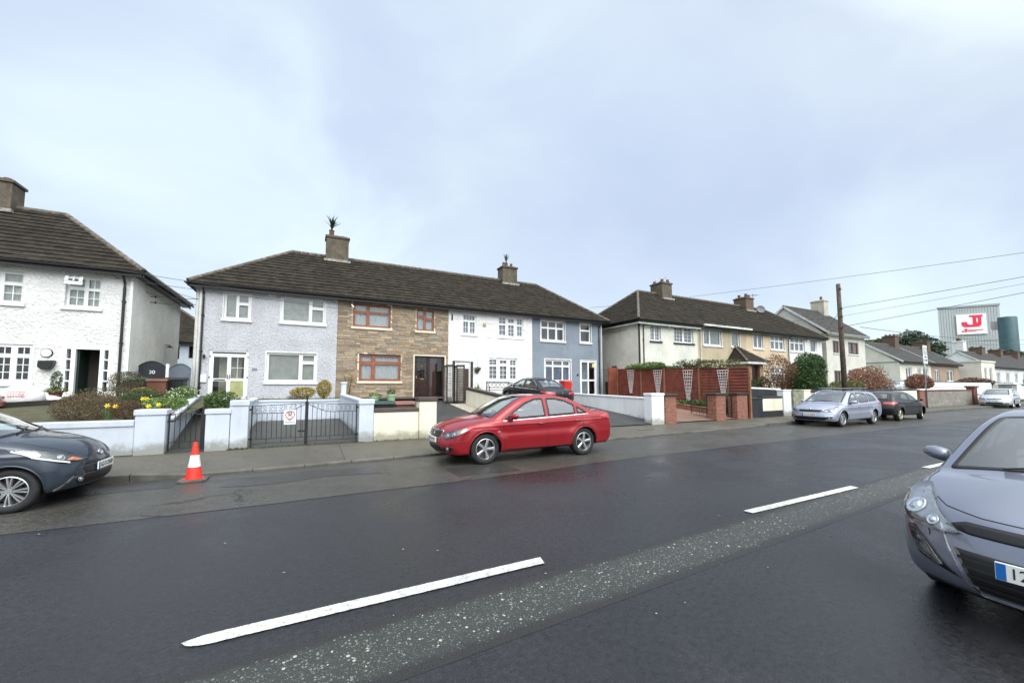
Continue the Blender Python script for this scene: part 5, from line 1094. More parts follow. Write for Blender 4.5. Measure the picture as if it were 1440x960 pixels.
def cladding(root, x0, x1, z0, z1, y, holes, cols, hh=(.09, .15), ww=(.22, .62), prot=(.005, .035), nm='stone_cladding', m=None, gap=.006):
    mb = MB(); z = z0
    while z < z1 - .02:
        h = min(random.uniform(*hh), z1 - z)
        if z1 - z - h < .04: h = z1 - z
        x = x0
        while x < x1 - .01:
            w = min(random.uniform(*ww), x1 - x)
            if x1 - x - w < .08: w = x1 - x
            segs = [(x, x + w)]
            for a, b, c, d in holes:
                if c < z + h * .5 < d:
                    ns = []
                    for p, q in segs:
                        if q <= a or p >= b: ns.append((p, q))
                        else:
                            if p < a: ns.append((p, a))
                            if q > b: ns.append((b, q))
                    segs = ns
            c = random.choice(cols); k = random.uniform(.82, 1.18); c = tuple(min(.9, v * k) for v in c)
            for p, q in segs:
                if q - p < .03: continue
                pr = random.uniform(*prot); t = random.uniform(-.008, .008); g = gap / 2
                vs = [(p + g, y, z + g), (q - g, y, z + g), (q - g, y, z + h - g), (p + g, y, z + h - g), (p + g + .006, y - pr - t, z + g + .006), (q - g - .006, y - pr + t, z + g + .006), (q - g - .006, y - pr + t * .5 + .004, z + h - g - .004), (p + g + .006, y - pr - t * .5 + .004, z + h - g - .004)]
                mb.add(vs, [(4, 5, 6, 7), (0, 1, 5, 4), (1, 2, 6, 5), (2, 3, 7, 6), (3, 0, 4, 7)], 0, c)
            x += w
        z += h
    return mb.build(nm, m or colattr_mat('cladding_stone', .85, .5, 22, .008), root, fix=False)
def downpipe(root, x, y, z0, z1, m=GUT, r=.035, kink=.35):
    mb = MB(); mb.tube([(x, y - kink - .02, z1 + .02), (x, y - kink, z1 - .08), (x, y - .07, z1 - .42), (x, y - .06, z1 - .6), (x, y - .06, z0 + .1), (x, y - .14, z0)], r, 10)
    for z in np.arange(z0 + .5, z1 - .6, 1.6): mb.tube([(x, y - .06, z), (x, y - .06, z + .05)], r * 1.35, 10); mb.box(x - .06, x + .06, y - .03, y, z, z + .05)
    mb.build('downpipe', m, root, smooth='auto')

# ------------------------------------------------------------------ the terrace in the middle
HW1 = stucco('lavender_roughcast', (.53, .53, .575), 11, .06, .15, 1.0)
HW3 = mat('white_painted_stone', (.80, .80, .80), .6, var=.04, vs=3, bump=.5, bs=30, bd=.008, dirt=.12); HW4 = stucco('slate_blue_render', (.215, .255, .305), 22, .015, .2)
HWL = stucco('white_roughcast', (.80, .80, .79), 11, .08, .10, 1.0, pit_shade=.93); HWLS = stucco('grey_side_roughcast', (.76, .75, .71), 14, .03, .15)
EV, RG, YF, ZF = 6.22, 9.22, 21.9, 1.10
pots2 = [(-.3, 0, .15, .42), (.28, 0, .12, .16)]
def door_panel(root, x0, x1, z0, z1, y, m, nm='door', rail=.1, glassrows=(), midz=None):
    pass
# house 1
holes = [(-3.36, -2.36, 4.75, 5.94), (-1.10, .80, 4.77, 5.98), (-1.63, .48, 1.89, 3.28), (-3.80, -2.33, 1.06, 3.29)]
h1, w1, r1 = house('lavender_house', 'lavender grey roughcast end house with white double-leaf glazed porch door', -4.24, 1.39, YF, ZF, EV, RG, HW1, holes, hipL=True, sidem=HWLS)
window(h1, *holes[0][:4], YF, [(.07, .47, .06, .94, 1, 1), (.55, .93, .66, .94, 1, 1), (.55, .93, .06, .58, 1, 1)], cur=(.33, .35, .34), fold=0, band=.05)
window(h1, *holes[1][:4], YF, [(.04, .63, .06, .95, 1, 1), (.69, .96, .68, .94, 1, 1), (.69, .96, .06, .60, 1, 1)], cur=(.32, .345, .33), fold=0, band=.05)
window(h1, *holes[2][:4], YF, [(.04, .65, .06, .95, 1, 1), (.71, .96, .72, .94, 1, 1), (.71, .96, .06, .64, 1, 1)], cur=(.30, .315, .29), fold=0, band=.05)
a, b, c, d = holes[3]; mb = MB(); y = YF + .03; mid = (a + b) / 2
for p, q, r_, s_ in rects_minus(a, b, c, d, [(a + .16, mid - .07, c + .12, c + .86), (a + .16, mid - .07, c + .98, d - .28), (mid + .07, b - .16, c + .12, c + .86), (mid + .07, b - .16, c + .98, d - .28), (a + .1, b - .1, d - .14, d - .06)]): mb.box(p, q, y, y + .07, r_, s_)
for xx in (a + .06, mid, b - .06): mb.box(xx - .012, xx + .012, y - .012, y, c + .02, d - .2)
dr = mb.build('porch_door', W_, h1); g = MB()
for p, q, r_, s_ in [(a + .16, mid - .07, c + .98, d - .28), (mid + .07, b - .16, c + .98, d - .28), (a + .16, mid - .07, c + .12, c + .86), (a + .1, b - .1, d - .14, d - .06)]: g.box(p, q, y + .02, y + .03, r_, s_)
g.build('pane', G_, dr)
g = MB(); g.box(mid + .07, b - .16, y + .02, y + .05, c + .12, c + .86); g.build('door_panel', mat('olive_panel', (.36, .37, .16), .5), dr)
g = MB(); g.box(mid + .07 + .24, mid + .07 + .255, y + .0, y + .03, c + .98, d - .28); g.box(mid + .07, b - .16, y, y + .03, c + 1.45, c + 1.465); g.build('muntin', W_, dr)
for xx in (mid - .035, mid + .035): g = MB(); g.box(xx - .012, xx + .012, y - .04, y, c + .95, c + 1.15); g.build('door_handle', GUT, dr, bev=.004)
g = MB()
for xx in (a + .02, b - .02):
    for zz in (c + .1, c + 1.0, d - .3): g.box(xx - .03, xx + .03, y - .025, y, zz, zz + .06)
g.box(a + .2, mid - .12, y - .012, y, c + .89, c + .94); g.build('hinge', GUT, dr)
g = MB(); g.box(a - .05, b + .05, YF - .3, YF + .05, c - .16, c - .02); g.build('doorstep', m_kerb, h1)
g = MB(); g.box(a + .3, b - .3, YF + .5, YF + .55, c, d - .1); g.build('inner_door', mat('inner_cream', (.35, .35, .25), .6), dr)
downpipe(h1, -4.10, YF, 1.1, EV); g = MB(); g.box(-4.245, -4.17, YF - .05, YF + .1, 1.0, EV - .1); g.tube([(-4.33, YF + .1, 1.0), (-4.33, YF + .1, EV - .2)], .075, 12); g.build('corner_trim', WG, h1)
g = MB(); g.box(-.27 - 1.13 - .25, -1.33, YF - .10, YF, 5.93, 6.10); g.build('alarm_box', mat('cream_plastic', (.66, .62, .5), .5), h1, bev=.02)
g = MB(); g.box(-2.18, -1.98, YF - .02, YF, 2.42, 2.52); g.build('house_number_plate', mat('grey_plate', (.2, .2, .22), .5), h1)
g = MB(); g.box(-4.08, -3.86, YF - .07, YF, 1.86, 2.2); g.build('meter_box', W_, h1, bev=.01)
g = MB(); g.lathe([(.05, -.02), (.05, .1), (.02, .14)], (-3.98, YF - .08, 2.95), 10); g.box(-4.0, -3.96, YF - .08, YF, 2.93, 2.96); g.build('porch_light', GUT, h1)
chimney(h1, 1.46, 25.3, 1.2, .85, 8.7, 10.42, [(-.32, 0, .15, .38), (.28, 0, .13, .10)], flash=(8.86, 9.0))
# house 2
holes = [(2.11, 4.01, 4.77, 5.99), (5.41, 6.40, 4.77, 5.98), (2.46, 4.59, 1.95, 3.37), (5.33, 7.04, 1.06, 3.36)]
h2, w2, r2 = house('stone_clad_house', 'brown stone-clad mid-terrace house with brown window frames', 1.39, 7.25, YF, ZF, EV, RG, mat('mortar', (.30, .24, .17), .9), holes)
cladding(h2, 1.40, 7.24, 1.0, EV - .12, YF - .001, holes, [(.31, .235, .16), (.255, .19, .13), (.36, .285, .20), (.31, .265, .205), (.32, .225, .145), (.25, .20, .15)])
CR = mat('cream_surround', (.70, .64, .50), .6, var=.06)
net = (.52, .55, .58)
window(h2, *holes[0], YF, [(.05, .36, .68, .93, 1, 1), (.05, .36, .07, .60, 1, 1), (.42, .96, .68, .93, 1, 1), (.42, .96, .07, .62, 1, 1)], fm=BR, sm=CR, cur=net, net=True, band=.07, bandm=CR)
window(h2, *holes[1], YF, [(.07, .44, .70, .93, 1, 1), (.07, .44, .06, .62, 1, 1), (.53, .93, .60, .93, 1, 1), (.53, .93, .06, .52, 1, 1)], fm=BR, sm=CR, cur=net, net=True, band=.07, bandm=CR)
window(h2, *holes[2], YF, [(.05, .30, .72, .93, 1, 1), (.05, .30, .07, .62, 1, 1), (.37, .96, .72, .93, 1, 1), (.37, .96, .07, .64, 1, 1)], fm=BR, sm=CR, cur=net, net=True, band=.07, bandm=CR)
a, b, c, d = holes[3]; y = YF + .14; mb = MB(); g = MB()
for p, q, r_, s_ in rects_minus(a, b, c, d, [(a + .10, a + .78, c + .06, d - .08), (a + .90, b - .1, c + .06, d - .08)]): mb.box(p, q, y - .04, y + .06, r_, s_)
dr = mb.build('front_door', DK, h2)
g.box(a + .10, a + .78, y - .01, y + .03, c + .06, c + 1.05); g.box(a + .10, a + .18, y - .01, y + .03, c + 1.05, d - .08); g.box(a + .70, a + .78, y - .01, y + .03, c + 1.05, d - .08)
for k in range(4): g.box(a + .18, a + .70, y - .008, y + .025, c + 1.05 + .3 * k, c + 1.09 + .3 * k)
g.box(a + .43, a + .45, y - .006, y + .025, c + 1.05, d - .08); g.box(a + .28, a + .62, y - .03, y - .01, c + .2, c + .9); g.build('door_leaf', DK, dr, bev=.006)
g = MB(); g.box(a + .18, a + .70, y + .005, y + .012, c + 1.05, d - .08); g.box(a + .90, b - .1, y + .005, y + .012, c + .06, d - .08); g.build('pane', G_, dr)
g = MB(); g.box(a + .90, b - .42, y + .03, y + .06, c + .06, d - .08); g.build('side_panel', mat('dark_red_wood', (.05, .012, .010), .4), dr)
BRASS = mat('brass', (.6, .42, .12), .3, metal=.9, var=0); g = MB(); g.box(a + .36, a + .56, y - .045, y - .03, c + 1.0, c + 1.05); g.tube([(a + .44, y - .02, d - .5), (a + .46, y - .05, d - .6), (a + .44, y - .03, d - .66)], .012, 6); g.box(a + .12, a + .16, y - .03, y - .01, c + 1.05, c + 1.2); g.build('letterbox', BRASS, dr)
mb = MB()
for p, q, r_, s_ in ((a - .07, a, c, d + .07), (b, b + .07, c, d + .07), (a, b, d, d + .07)): mb.box(p, q, YF - .045, YF + .02, r_, s_)
mb.build('surround', CR, h2)
g = MB(); g.box(a - .1, b + .1, YF - .25, YF + .1, c - .2, c - .01); g.build('doorstep', m_kerb, h2)
g = MB(); g.bar((1.98, YF - .01, 5.9), (2.0, YF - .3, 5.85), .03); g.bar((2.0, YF - .28, 5.85), (2.12, YF - .3, 5.72), .05, mi=1); g.build('wire_bracket', [GUT, W_], h2)
# house 3: painted white
holes = [(8.09, 8.98, 4.74, 5.95), (10.43, 12.17, 4.72, 6.0), (9.79, 11.74, 2.03, 3.39), (7.7, 8.6, 1.06, 3.2)]
h3, w3, r3 = house('white_stone_house', 'bright white painted stone-clad terrace house with Georgian bar windows', 7.25, 12.84, YF, ZF, EV, RG, HW3, holes)
cladding(h3, 7.26, 12.83, 1.0, EV - .12, YF - .001, holes, [(.84, .84, .84)], hh=(.10, .17), ww=(.3, .9), prot=(.004, .035), m=HW3, gap=.002)
window(h3, *holes[0], YF, [(.08, .92, .70, .93, 4, 1), (.08, .44, .06, .62, 2, 2), (.54, .92, .06, .62, 2, 2)], cur=(.30, .34, .42), net=True, back=.05)
window(h3, *holes[1], YF, [(.04, .30, .64, .94, 2, 2), (.04, .30, .08, .58, 2, 2), (.40, .64, .70, .90, 2, 1), (.40, .64, .05, .60, 2, 3), (.76, .97, .64, .94, 2, 2), (.76, .97, .08, .58, 2, 2)], cur=(.30, .34, .42), net=True, back=.05)
window(h3, *holes[2], YF, [(.03, .29, .70, .94, 2, 2), (.03, .29, .08, .64, 2, 3), (.39, .64, .76, .92, 2, 1), (.39, .64, .06, .66, 2, 3), (.75, .97, .70, .94, 2, 2), (.75, .97, .08, .64, 2, 3)], cur=(.28, .28, .30), net=True, back=.05)
a, b, c, d = holes[3]; g = MB(); g.box(a, b, YF + .1, YF + .16, c, d); dr = g.build('front_door', W_, h3); g = MB(); g.box(b - .12, b - .08, YF + .06, YF + .1, c + 1, c + 1.1); g.build('door_handle', BRASS, dr)
g = MB(); g.box(9.4, 9.6, YF - .09, YF, 5.28, 5.46); g.build('alarm_box', mat('ochre_box', (.50, .36, .14), .5), h3, bev=.02)
g = MB(); g.box(7.42, 7.50, YF - .07, YF - .03, 5.5, 5.85); g.build('cable_box', GUT, h3)
g = MB(); g.lathe([(.001, 0), (.13, 0), (.14, .02), (.001, .025)], (9.02, YF - .04, 2.55), 20, 'y'); g.build('house_number_plate', mat('grey_plate', (.2, .2, .22), .5), h3)
for (xx, z) in ((11.9, EV - .15), (15.9 - 8, EV - .15)): pass
# house 4
holes = [(13.50, 15.36, 4.67, 6.0), (16.65, 17.57, 4.69, 6.0), (13.80, 15.82, 2.01, 3.43), (16.66, 17.98, 1.06, 3.42)]
h4, w4, r4 = house('slate_blue_house', 'slate blue rendered end house with white framed glass porch door', 12.84, 18.52, YF, ZF, EV, RG, HW4, holes, hipR=True)
window(h4, *holes[0], YF, [(.04, .30, .66, .94, 1, 1), (.33, .64, .66, .94, 1, 1), (.67, .96, .66, .94, 1, 1), (.04, .30, .05, .60, 1, 1), (.33, .64, .05, .60, 1, 1), (.69, .96, .05, .60, 1, 1)], cur=(.16, .17, .17), fold=0, curd=.5, band=.06)
window(h4, *holes[1], YF, [(.08, .92, .66, .94, 1, 1), (.08, .92, .05, .60, 1, 1)], cur=(.13, .14, .14), fold=0, curd=.5, band=.06)
window(h4, *holes[2], YF, [(.04, .30, .74, .94, 1, 1), (.33, .68, .74, .94, 1, 1), (.71, .96, .74, .94, 1, 1), (.04, .30, .05, .68, 1, 1), (.33, .68, .05, .68, 1, 1), (.71, .96, .05, .68, 1, 1)], cur=(.20, .24, .36), net=True, band=.07)
a, b, c, d = holes[3]; mid = (a + b) / 2; y = YF + .02; mb = MB(); hs = [(a + .10, mid - .05, c + 1.08, d - .1), (mid + .05, b - .10, c + 1.08, d - .1), (a + .1, mid - .05, c + .1, c + .98), (mid + .05, b - .1, c + .1, c + .98)]
for p, q, r_, s_ in rects_minus(a, b, c, d, hs): mb.box(p, q, y, y + .07, r_, s_)
dr = mb.build('porch_door', W_, h4); g = MB()
for p, q, r_, s_ in hs: g.box(p, q, y + .03, y + .04, r_, s_)
g.build('pane', G_, dr); g = MB(); g.box(a + .25, b - .3, YF + .5, YF + .54, c, d - .2); g.build('inner_door', mat('pale_blue_door', (.33, .42, .46), .5), dr); g = MB(); g.box(b - .32, b - .12, y - .003, y, d - .42, d - .18); g.build('notice', mat('yellow_card', (.70, .70, .30), .6), dr)
g = MB()
for p, q, r_, s_ in ((a - .06, a, c, d + .06), (b, b + .06, c, d + .06), (a, b, d, d + .06)): g.box(p, q, YF - .012, YF + .02, r_, s_)
g.build('surround', WS, h4)
g = MB(); g.lathe([(.001, 0), (.07, 0), (.08, .02), (.001, .025)], (16.4, YF - .03, 2.45), 16, 'y'); g.build('house_number_plate', GUT, h4)
downpipe(h4, 18.25, YF, 1.1, EV); g = MB(); g.box(18.45, 18.53, YF - .03, YF + .1, 1.0, EV - .1); g.build('corner_trim', WG, h4)
chimney(h3, 12.78, 25.3, 1.15, .85, 8.7, 10.22, [(-.35, -.1, .11, .26), (-.08, .05, .13, .30), (.28, -.05, .10, .26)], flash=(8.86, 9.0))
# cordyline-like plants growing out of two chimneys
def pot_plant(x, y, z, h, n, label, col, nm='chimney_plant', spread=.8, group=None, pot=None):
    root = thing(nm, (x, y, z), label, 'plant', group); mb = MB()
    for k in range(n):
        a = random.uniform(0, 2 * math.pi); l = h * random.uniform(.6, 1.1); lean = random.uniform(.05, spread); pts = []; w = h * .045
        for i in range(6):
            t = i / 5; pts.append((x + math.cos(a) * l * lean * t * t, y + math.sin(a) * l * lean * t * t, z + l * (t - .35 * lean * t * t)))
        c = tuple(v * random.uniform(.6, 1.4) for v in col); px, py = -math.sin(a) * w, math.cos(a) * w
        vs = []
        for i, p in enumerate(pts): q = (1 - (i / 5) ** 2) + .05; vs += [(p[0] - px * q, p[1] - py * q, p[2]), (p[0] + px * q, p[1] + py * q, p[2])]
        mb.add(vs, [(2 * i, 2 * i + 1, 2 * i + 3, 2 * i + 2) for i in range(5)], 0, c)
    mb.build('leaves', colattr_mat('leaf', .6, 0, trans=.25), root, fix=False); s = MB(); s.tube([(x, y, z - .15), (x, y, z + h * .3)], [.03, .02], 6); s.build('stem', mat('bark', (.09, .07, .05), .9, bump=.8, bs=30), root)
    return root
pot_plant(1.14, 25.3, 10.82, .95, 60, 'dark spiky plant growing from the chimney pot of the lavender house', (.04, .06, .035))
pot_plant(12.70, 25.35, 10.52, .75, 60, 'pale feathery plant growing from the chimney pot above the white house', (.10, .13, .09), spread=.45)

# ------------------------------------------------------------------ white house on the left
YL, ZL = 20.4, 1.28
holes = [(-9.53 - .62, -8.99, 4.61, 5.74), (-7.92, -6.96, 4.61, 5.78), (-10.6, -8.62, 1.83, 3.15), (-7.90, -6.48, 1.25, 3.17)]
hl, wl_, rl = house('white_house', 'white roughcast house with open dark front doorway, number 30 side gate', -15.0, -6.05, YL, ZL, 6.08, 9.0, HWL, holes, hipR=True, sidem=HWLS, depth=6.6)
window(hl, *holes[0], YL, [(.05, .47, .06, .6, 2, 2), (.05, .47, .68, .94, 1, 1), (.55, .95, .66, .94, 1, 1), (.55, .95, .06, .58, 2, 2)], cur=(.40, .43, .41), back=.12)
window(hl, *holes[1], YL, [(.06, .50, .06, .58, 2, 2), (.06, .50, .66, .94, 1, 1), (.58, .94, .64, .94, 2, 1), (.58, .94, .06, .58, 2, 2)], cur=(.40, .43, .41), back=.14)
g = MB(); x0, x1, z0, z1 = -7.90, -7.42, 5.42, 5.72; 
for p, q, r_, s_ in rects_minus(x0, x1, z0, z1, [(x0 + .1, x0 + .22, z0 + .12, z0 + .22), (x0 + .26, x0 + .38, z0 + .12, z0 + .22)]): g.add([(p, YL - .10 - (z1 - r_) * .35, r_), (q, YL - .10 - (z1 - r_) * .35, r_), (q, YL - .10 - (z1 - s_) * .35, s_), (p, YL - .10 - (z1 - s_) * .35, s_)], [(0, 1, 2, 3)])
go = g.build('open_fanlight', W_, hl); md = go.modifiers.new('Solid', 'SOLIDIFY'); md.thickness = .04
window(hl, *holes[2], YL, [(.06, .24, .06, .66, 2, 3), (.06, .24, .74, .94, 2, 1), (.32, .50, .06, .66, 2, 3), (.32, .50, .74, .94, 2, 1), (.56, .74, .06, .66, 2, 3), (.56, .74, .74, .94, 2, 1), (.80, .97, .06, .66, 2, 3), (.80, .97, .74, .94, 2, 1)], cur=(.06, .06, .065), fold=0, curd=.4, band=.05, sill=.15, back=.03)
a, b, c, d = holes[3]; y = YL - .01; mb = MB(); hs = [(a + .14, a + .26, c + .25 + .4 * k, c + .6 + .4 * k) for k in range(4)] + [(b - .26, b - .14, c + .25 + .4 * k, c + .6 + .4 * k) for k in range(4)] + [(a + .38, b - .38, c, d - .12)]
for p, q, r_, s_ in rects_minus(a, b, c, d, hs): mb.box(p, q, y, y + .14, r_, s_)
dr = mb.build('door_frame', W_, hl); g = MB()
for p, q, r_, s_ in hs[:-1]: g.box(p, q, y + .06, y + .07, r_, s_)
g.build('pane', G_, dr)
mb = MB(); hx = b - .38; mb.box(a + .40, a + .44, y + .15, y + 1.0, c, d - .14); lf = mb.build('door_leaf', mat('dark_green_door', (.012, .03, .024), .35), dr)
mb = MB(); mb.box(a + .3, b - .3, YL + 1.6, YL + 1.65, c, d); mb.box(a + .34, a + .38, YL + .13, YL + 1.6, c, d); mb.box(b - .38, b - .34, YL + .13, YL + 1.6, c, d); mb.box(a + .3, b - .3, YL + .13, YL + 1.6, d - .1, d - .05); mb.box(a + .3, b - .3, YL + .1, YL + 1.6, c - .05, c - .01); mb.build('hallway', mat('hall_wall', (.10, .085, .08), .9), hl)
mb = MB(); mb.box(a + .5, a + .53, YL + 1.55, YL + 1.59, c + 1.2, c + 1.75); mb.box(a + .74, a + .77, YL + 1.55, YL + 1.59, c + 1.2, c + 1.75); mb.box(a + .5, a + .77, YL + 1.55, YL + 1.59, c + 1.72, c + 1.76); mb.box(a + .5, a + .77, YL + 1.55, YL + 1.59, c + 1.18, c + 1.21); mb.build('hall_picture', WS, dr)
g = MB(); g.box(a - .1, b + .1, YL - .4, YL, c - .25, c - .03); g.build('doorstep', m_kerb, hl)
downpipe(hl, -6.28, YL, 1.2, 6.08, r=.045); g = MB(); g.box(-6.13, -6.046, YL - .02, YL + .03, 1.0, 5.9); g.build('corner_trim', W_, hl)
chimney(hl, -11.75, YL + 3.3, 1.9, .85, 8.5, 10.05, [(.2, 0, .16, .22), (.62, 0, .13, .12)], flash=(8.66, 8.8))
g = MB(); g.lathe([(.001, .0), (.15, .0), (.165, .015), (.15, .03), (.001, .03)], (-8.26, YL - .045, 2.88), 24, 'y'); go = g.build('oval_mirror', GUT, hl); g = MB(); g.lathe([(.001, 0), (.14, 0), (.14, .004), (.001, .004)], (-8.26, YL - .065, 2.88), 24, 'y'); g.build('mirror_face', W_, go)
g = MB()
for i, (wd, z) in enumerate(((.30, 2.62), (.31, 2.58), (.26, 2.35), (.16, 2.26))): pass
prof = [(-.33, 2.62), (.33, 2.64), (.30, 2.45), (.15, 2.26), (-.16, 2.24), (-.33, 2.36)]; g.prism([(-8.20 + u * .62, 2.44 + (v - 2.44) * .85) for u, v in prof], YL - .22, YL - .01, 'xz'); tag(g.build('wall_planter', mat('black_planter', (.012, .018, .016), .4), bev=.02), 'black wall basket hung beside the open front door', 'planter')
# side of the left house: insulators, lamp
g = MB(); g.bar((-6.03, YL + 1.9, 5.55), (-5.85, YL + 1.9, 5.55), .03); g.bar((-6.03, YL + 1.9, 5.3), (-5.85, YL + 1.9, 5.3), .03); g.tube([(-5.86, YL + 1.9, 5.5), (-5.86, YL + 1.9, 5.62)], .03, 8); g.tube([(-5.86, YL + 1.9, 5.25), (-5.86, YL + 1.9, 5.37)], .03, 8); g.build('insulator_bracket', GUT, hl)
g = MB(); g.lathe([(.02, .10), (.06, .06), (.17, 0), (.15, 0), (.02, .05)], (-5.85, YL + 4.3, 3.55), 14); g.bar((-6.04, YL + 4.3, 3.68), (-5.86, YL + 4.3, 3.66), .03); g.build('side_lamp', GUT, hl)
# gates in the passage
def arched_gate(nm, label, x0, x1, y, z0, z1, m, rise=.22, boards=7, number=None):
    root = thing(nm, ((x0 + x1) / 2, y, z0), label, 'gate'); pts = [(x0, z0), (x1, z0)] + [(x1 - (x1 - x0) * k / 14, z1 - rise + rise * math.sin(math.pi * k / 14) ** .8) for k in range(15)]
    mb = MB(); mb.prism(pts, y, y + .035, 'xz')
    for k in range(1, boards): xx = x0 + (x1 - x0) * k / boards; mb.box(xx - .006, xx + .006, y - .006, y, z0 + .04, z1 - rise * .8)
    mb.build('leaf', m, root, bev=.006)
    fr = MB(); fr.tube([(x, y - .01, z) for x, z in pts[2:]], .022, 6); fr.build('arch_trim', m, root)
    if number: text(number, .20, 'number', W_, root, ((x0 + x1) / 2, y - .012, z1 - .45), (R(90), 0, 0), .004)
    return root
arched_gate('side_gate', 'black arched side gate with white number 30', -5.95, -5.10, 21.15, 1.15, 2.70, mat('black_gate_paint', (.010, .012, .02), .4), number='30')
arched_gate('side_gate', 'slate grey arched side gate beside the lavender house', -4.98, -4.27, 21.15, 1.15, 2.62, mat('grey_gate_paint', (.11, .13, .16), .5))
g = MB(); g.box(-5.09, -4.99, 21.12, 21.25, 1.1, 2.60); g.build('gate_post', WS, label='white post between the black and grey side gates', cat='post')
# house seen through the gap
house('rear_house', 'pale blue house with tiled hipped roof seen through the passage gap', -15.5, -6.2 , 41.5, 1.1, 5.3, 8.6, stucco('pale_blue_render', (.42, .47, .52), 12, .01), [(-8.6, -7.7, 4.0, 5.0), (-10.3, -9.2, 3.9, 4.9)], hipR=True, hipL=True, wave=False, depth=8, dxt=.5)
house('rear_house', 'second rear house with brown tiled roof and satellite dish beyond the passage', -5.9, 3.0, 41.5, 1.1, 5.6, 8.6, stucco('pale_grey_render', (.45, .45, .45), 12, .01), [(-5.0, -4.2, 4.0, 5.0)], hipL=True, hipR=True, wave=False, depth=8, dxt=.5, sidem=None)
def dish(x, y, z, label, r=.35, dirv=(-.6, -.8, .35), parent=None, post=.5):
    root = thing('satellite_dish', (x, y, z), label, 'satellite dish'); d = Vector(dirv).normalized(); a = d.orthogonal().normalized(); b = d.cross(a); c = Vector((x, y, z + post)); mb = MB(); vs = []; n = 20
    for q, hh in ((.001, 0), (.5, .03), (.85, .09), (1, .13)): vs += [c + d * hh * r * 1.6 + (a * math.cos(2 * math.pi * i / n) + b * math.sin(2 * math.pi * i / n)) * q * r for i in range(n)]
    for k in range(3): mb.add([], [])
    mb.add(vs, [(k * n + i, k * n + (i + 1) % n, (k + 1) * n + (i + 1) % n, (k + 1) * n + i) for k in range(3) for i in range(n)]); mb.build('dish', mat('dish_grey', (.12, .12, .13), .5), root, smooth=True)
    m2 = MB(); m2.tube([(x, y, z), (x, y, z + post), tuple(c + d * r * .1)], .02, 6); m2.tube([tuple(c - b * r * .9 + d * .1 * r), tuple(c + d * r * 1.1)], .012, 6); m2.tube([tuple(c + d * r * 1.05), tuple(c + d * r * 1.3)], .03, 8); m2.build('mast', GUT, root); return root
dish(-5.3, 42.8, 6.2, 'grey satellite dish on the roof behind the passage gap', .75, post=.4)

# ------------------------------------------------------------------ the terrace on the right
YR = 19.7
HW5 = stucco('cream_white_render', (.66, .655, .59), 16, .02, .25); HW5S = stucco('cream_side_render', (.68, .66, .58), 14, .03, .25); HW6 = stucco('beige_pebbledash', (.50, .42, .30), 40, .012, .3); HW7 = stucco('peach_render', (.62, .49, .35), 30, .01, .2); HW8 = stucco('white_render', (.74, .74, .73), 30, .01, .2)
BS = mat('black_sill', (.025, .025, .025), .5)
EVR, RGR = 6.16, 9.2
def simple_lights(k, nx=1, nz=1):
    return {2: [(.07, .46, .07, .93, nx, nz), (.54, .93, .07, .93, nx, nz)], 4: [(.06, .46, .66, .94, nx, 1), (.06, .46, .06, .58, nx, nz), (.54, .94, .66, .94, nx, 1), (.54, .94, .06, .58, nx, nz)],
            6: [(.05, .31, .66, .94, nx, 1), (.05, .31, .06, .58, nx, nz), (.37, .63, .66, .94, nx, 1), (.37, .63, .06, .58, nx, nz), (.69, .95, .66, .94, nx, 1), (.69, .95, .06, .58, nx, nz)], 1: [(.08, .92, .06, .94, nx, nz)]}[k]
holes = [(20.95, 21.95, 4.80, 5.94), (23.29, 25.3, 4.80, 5.96), (23.0, 25.2, 2.0, 3.3), (20.7, 22.2, 1.1, 3.3)]
h5, _, r5 = house('cream_house', 'cream white hipped end house behind the brown trellis fence', 19.87, 25.75, YR, 1.1, EVR, RGR, HW5, holes, hipL=True, depth=6.8, sidem=HW5S)
window(h5, *holes[0], YR, simple_lights(2, 2, 4), sm=BS, cur=(.30, .32, .36), net=True, back=.12); window(h5, *holes[1], YR, [(.05, .48, .07, .93, 3, 4), (.56, .95, .07, .93, 2, 4)], sm=BS, cur=(.33, .34, .38), net=True, back=.12)
window(h5, *holes[2], YR, [(.05, .48, .07, .93, 3, 3), (.56, .95, .07, .93, 2, 3)], sm=BS, cur=(.33, .34, .38), net=True); window(h5, *holes[3], YR, simple_lights(4), cur=(.12, .12, .12), sill=0, nm='porch_door')
downpipe(h5, 20.25, YR, 1.1, EVR); g = MB(); g.box(19.86, 19.98, YR - .015, YR + .05, 1.0, EVR - .1); g.build('corner_trim', GUT, h5)
g = MB(); g.box(22.6, 22.85, YR - .1, YR, 5.75, 5.98); g.build('alarm_box', W_, h5, bev=.02)
chimney(h5, 25.9, YR + 3.4, 1.1, 1.25, 8.5, 10.1, [(-.3, -.4, .12, .22), (.2, -.5, .12, .2), (0, .0, .12, .2), (-.2, .5, .12, .22)], flash=(8.66, 8.8))
mb = MB()
for q in (-.5, 0, .5): mb.lathe([(.06, 0), (.005, .3)], (25.9, YR + 3.4 + q, 10.5), 8)
mb.build('cowl', mat('galvanised', (.35, .36, .37), .4, metal=.7), h5)
g = MB(); g.bar((19.84, YR + 2.2, 3.0), (19.7, YR + 2.2, 3.05), .04); g.lathe([(.02, 0), (.09, -.03), (.10, -.12), (.06, -.14)], (19.66, YR + 2.08, 3.15), 10); g.lathe([(.02, 0), (.09, -.03), (.10, -.12), (.06, -.14)], (19.66, YR + 2.34, 3.15), 10); g.build('floodlight', GUT, h5)
holes = [(26.43, 28.5, 4.78, 6.0), (29.71, 30.75, 4.80, 6.0), (26.5, 28.0, 1.9, 3.1)]
h6, _, r6 = house('beige_house', 'beige pebbledash mid-terrace house with a raised white gutter board', 25.75, 31.6, YR, 1.1, EVR, RGR, HW6, holes)
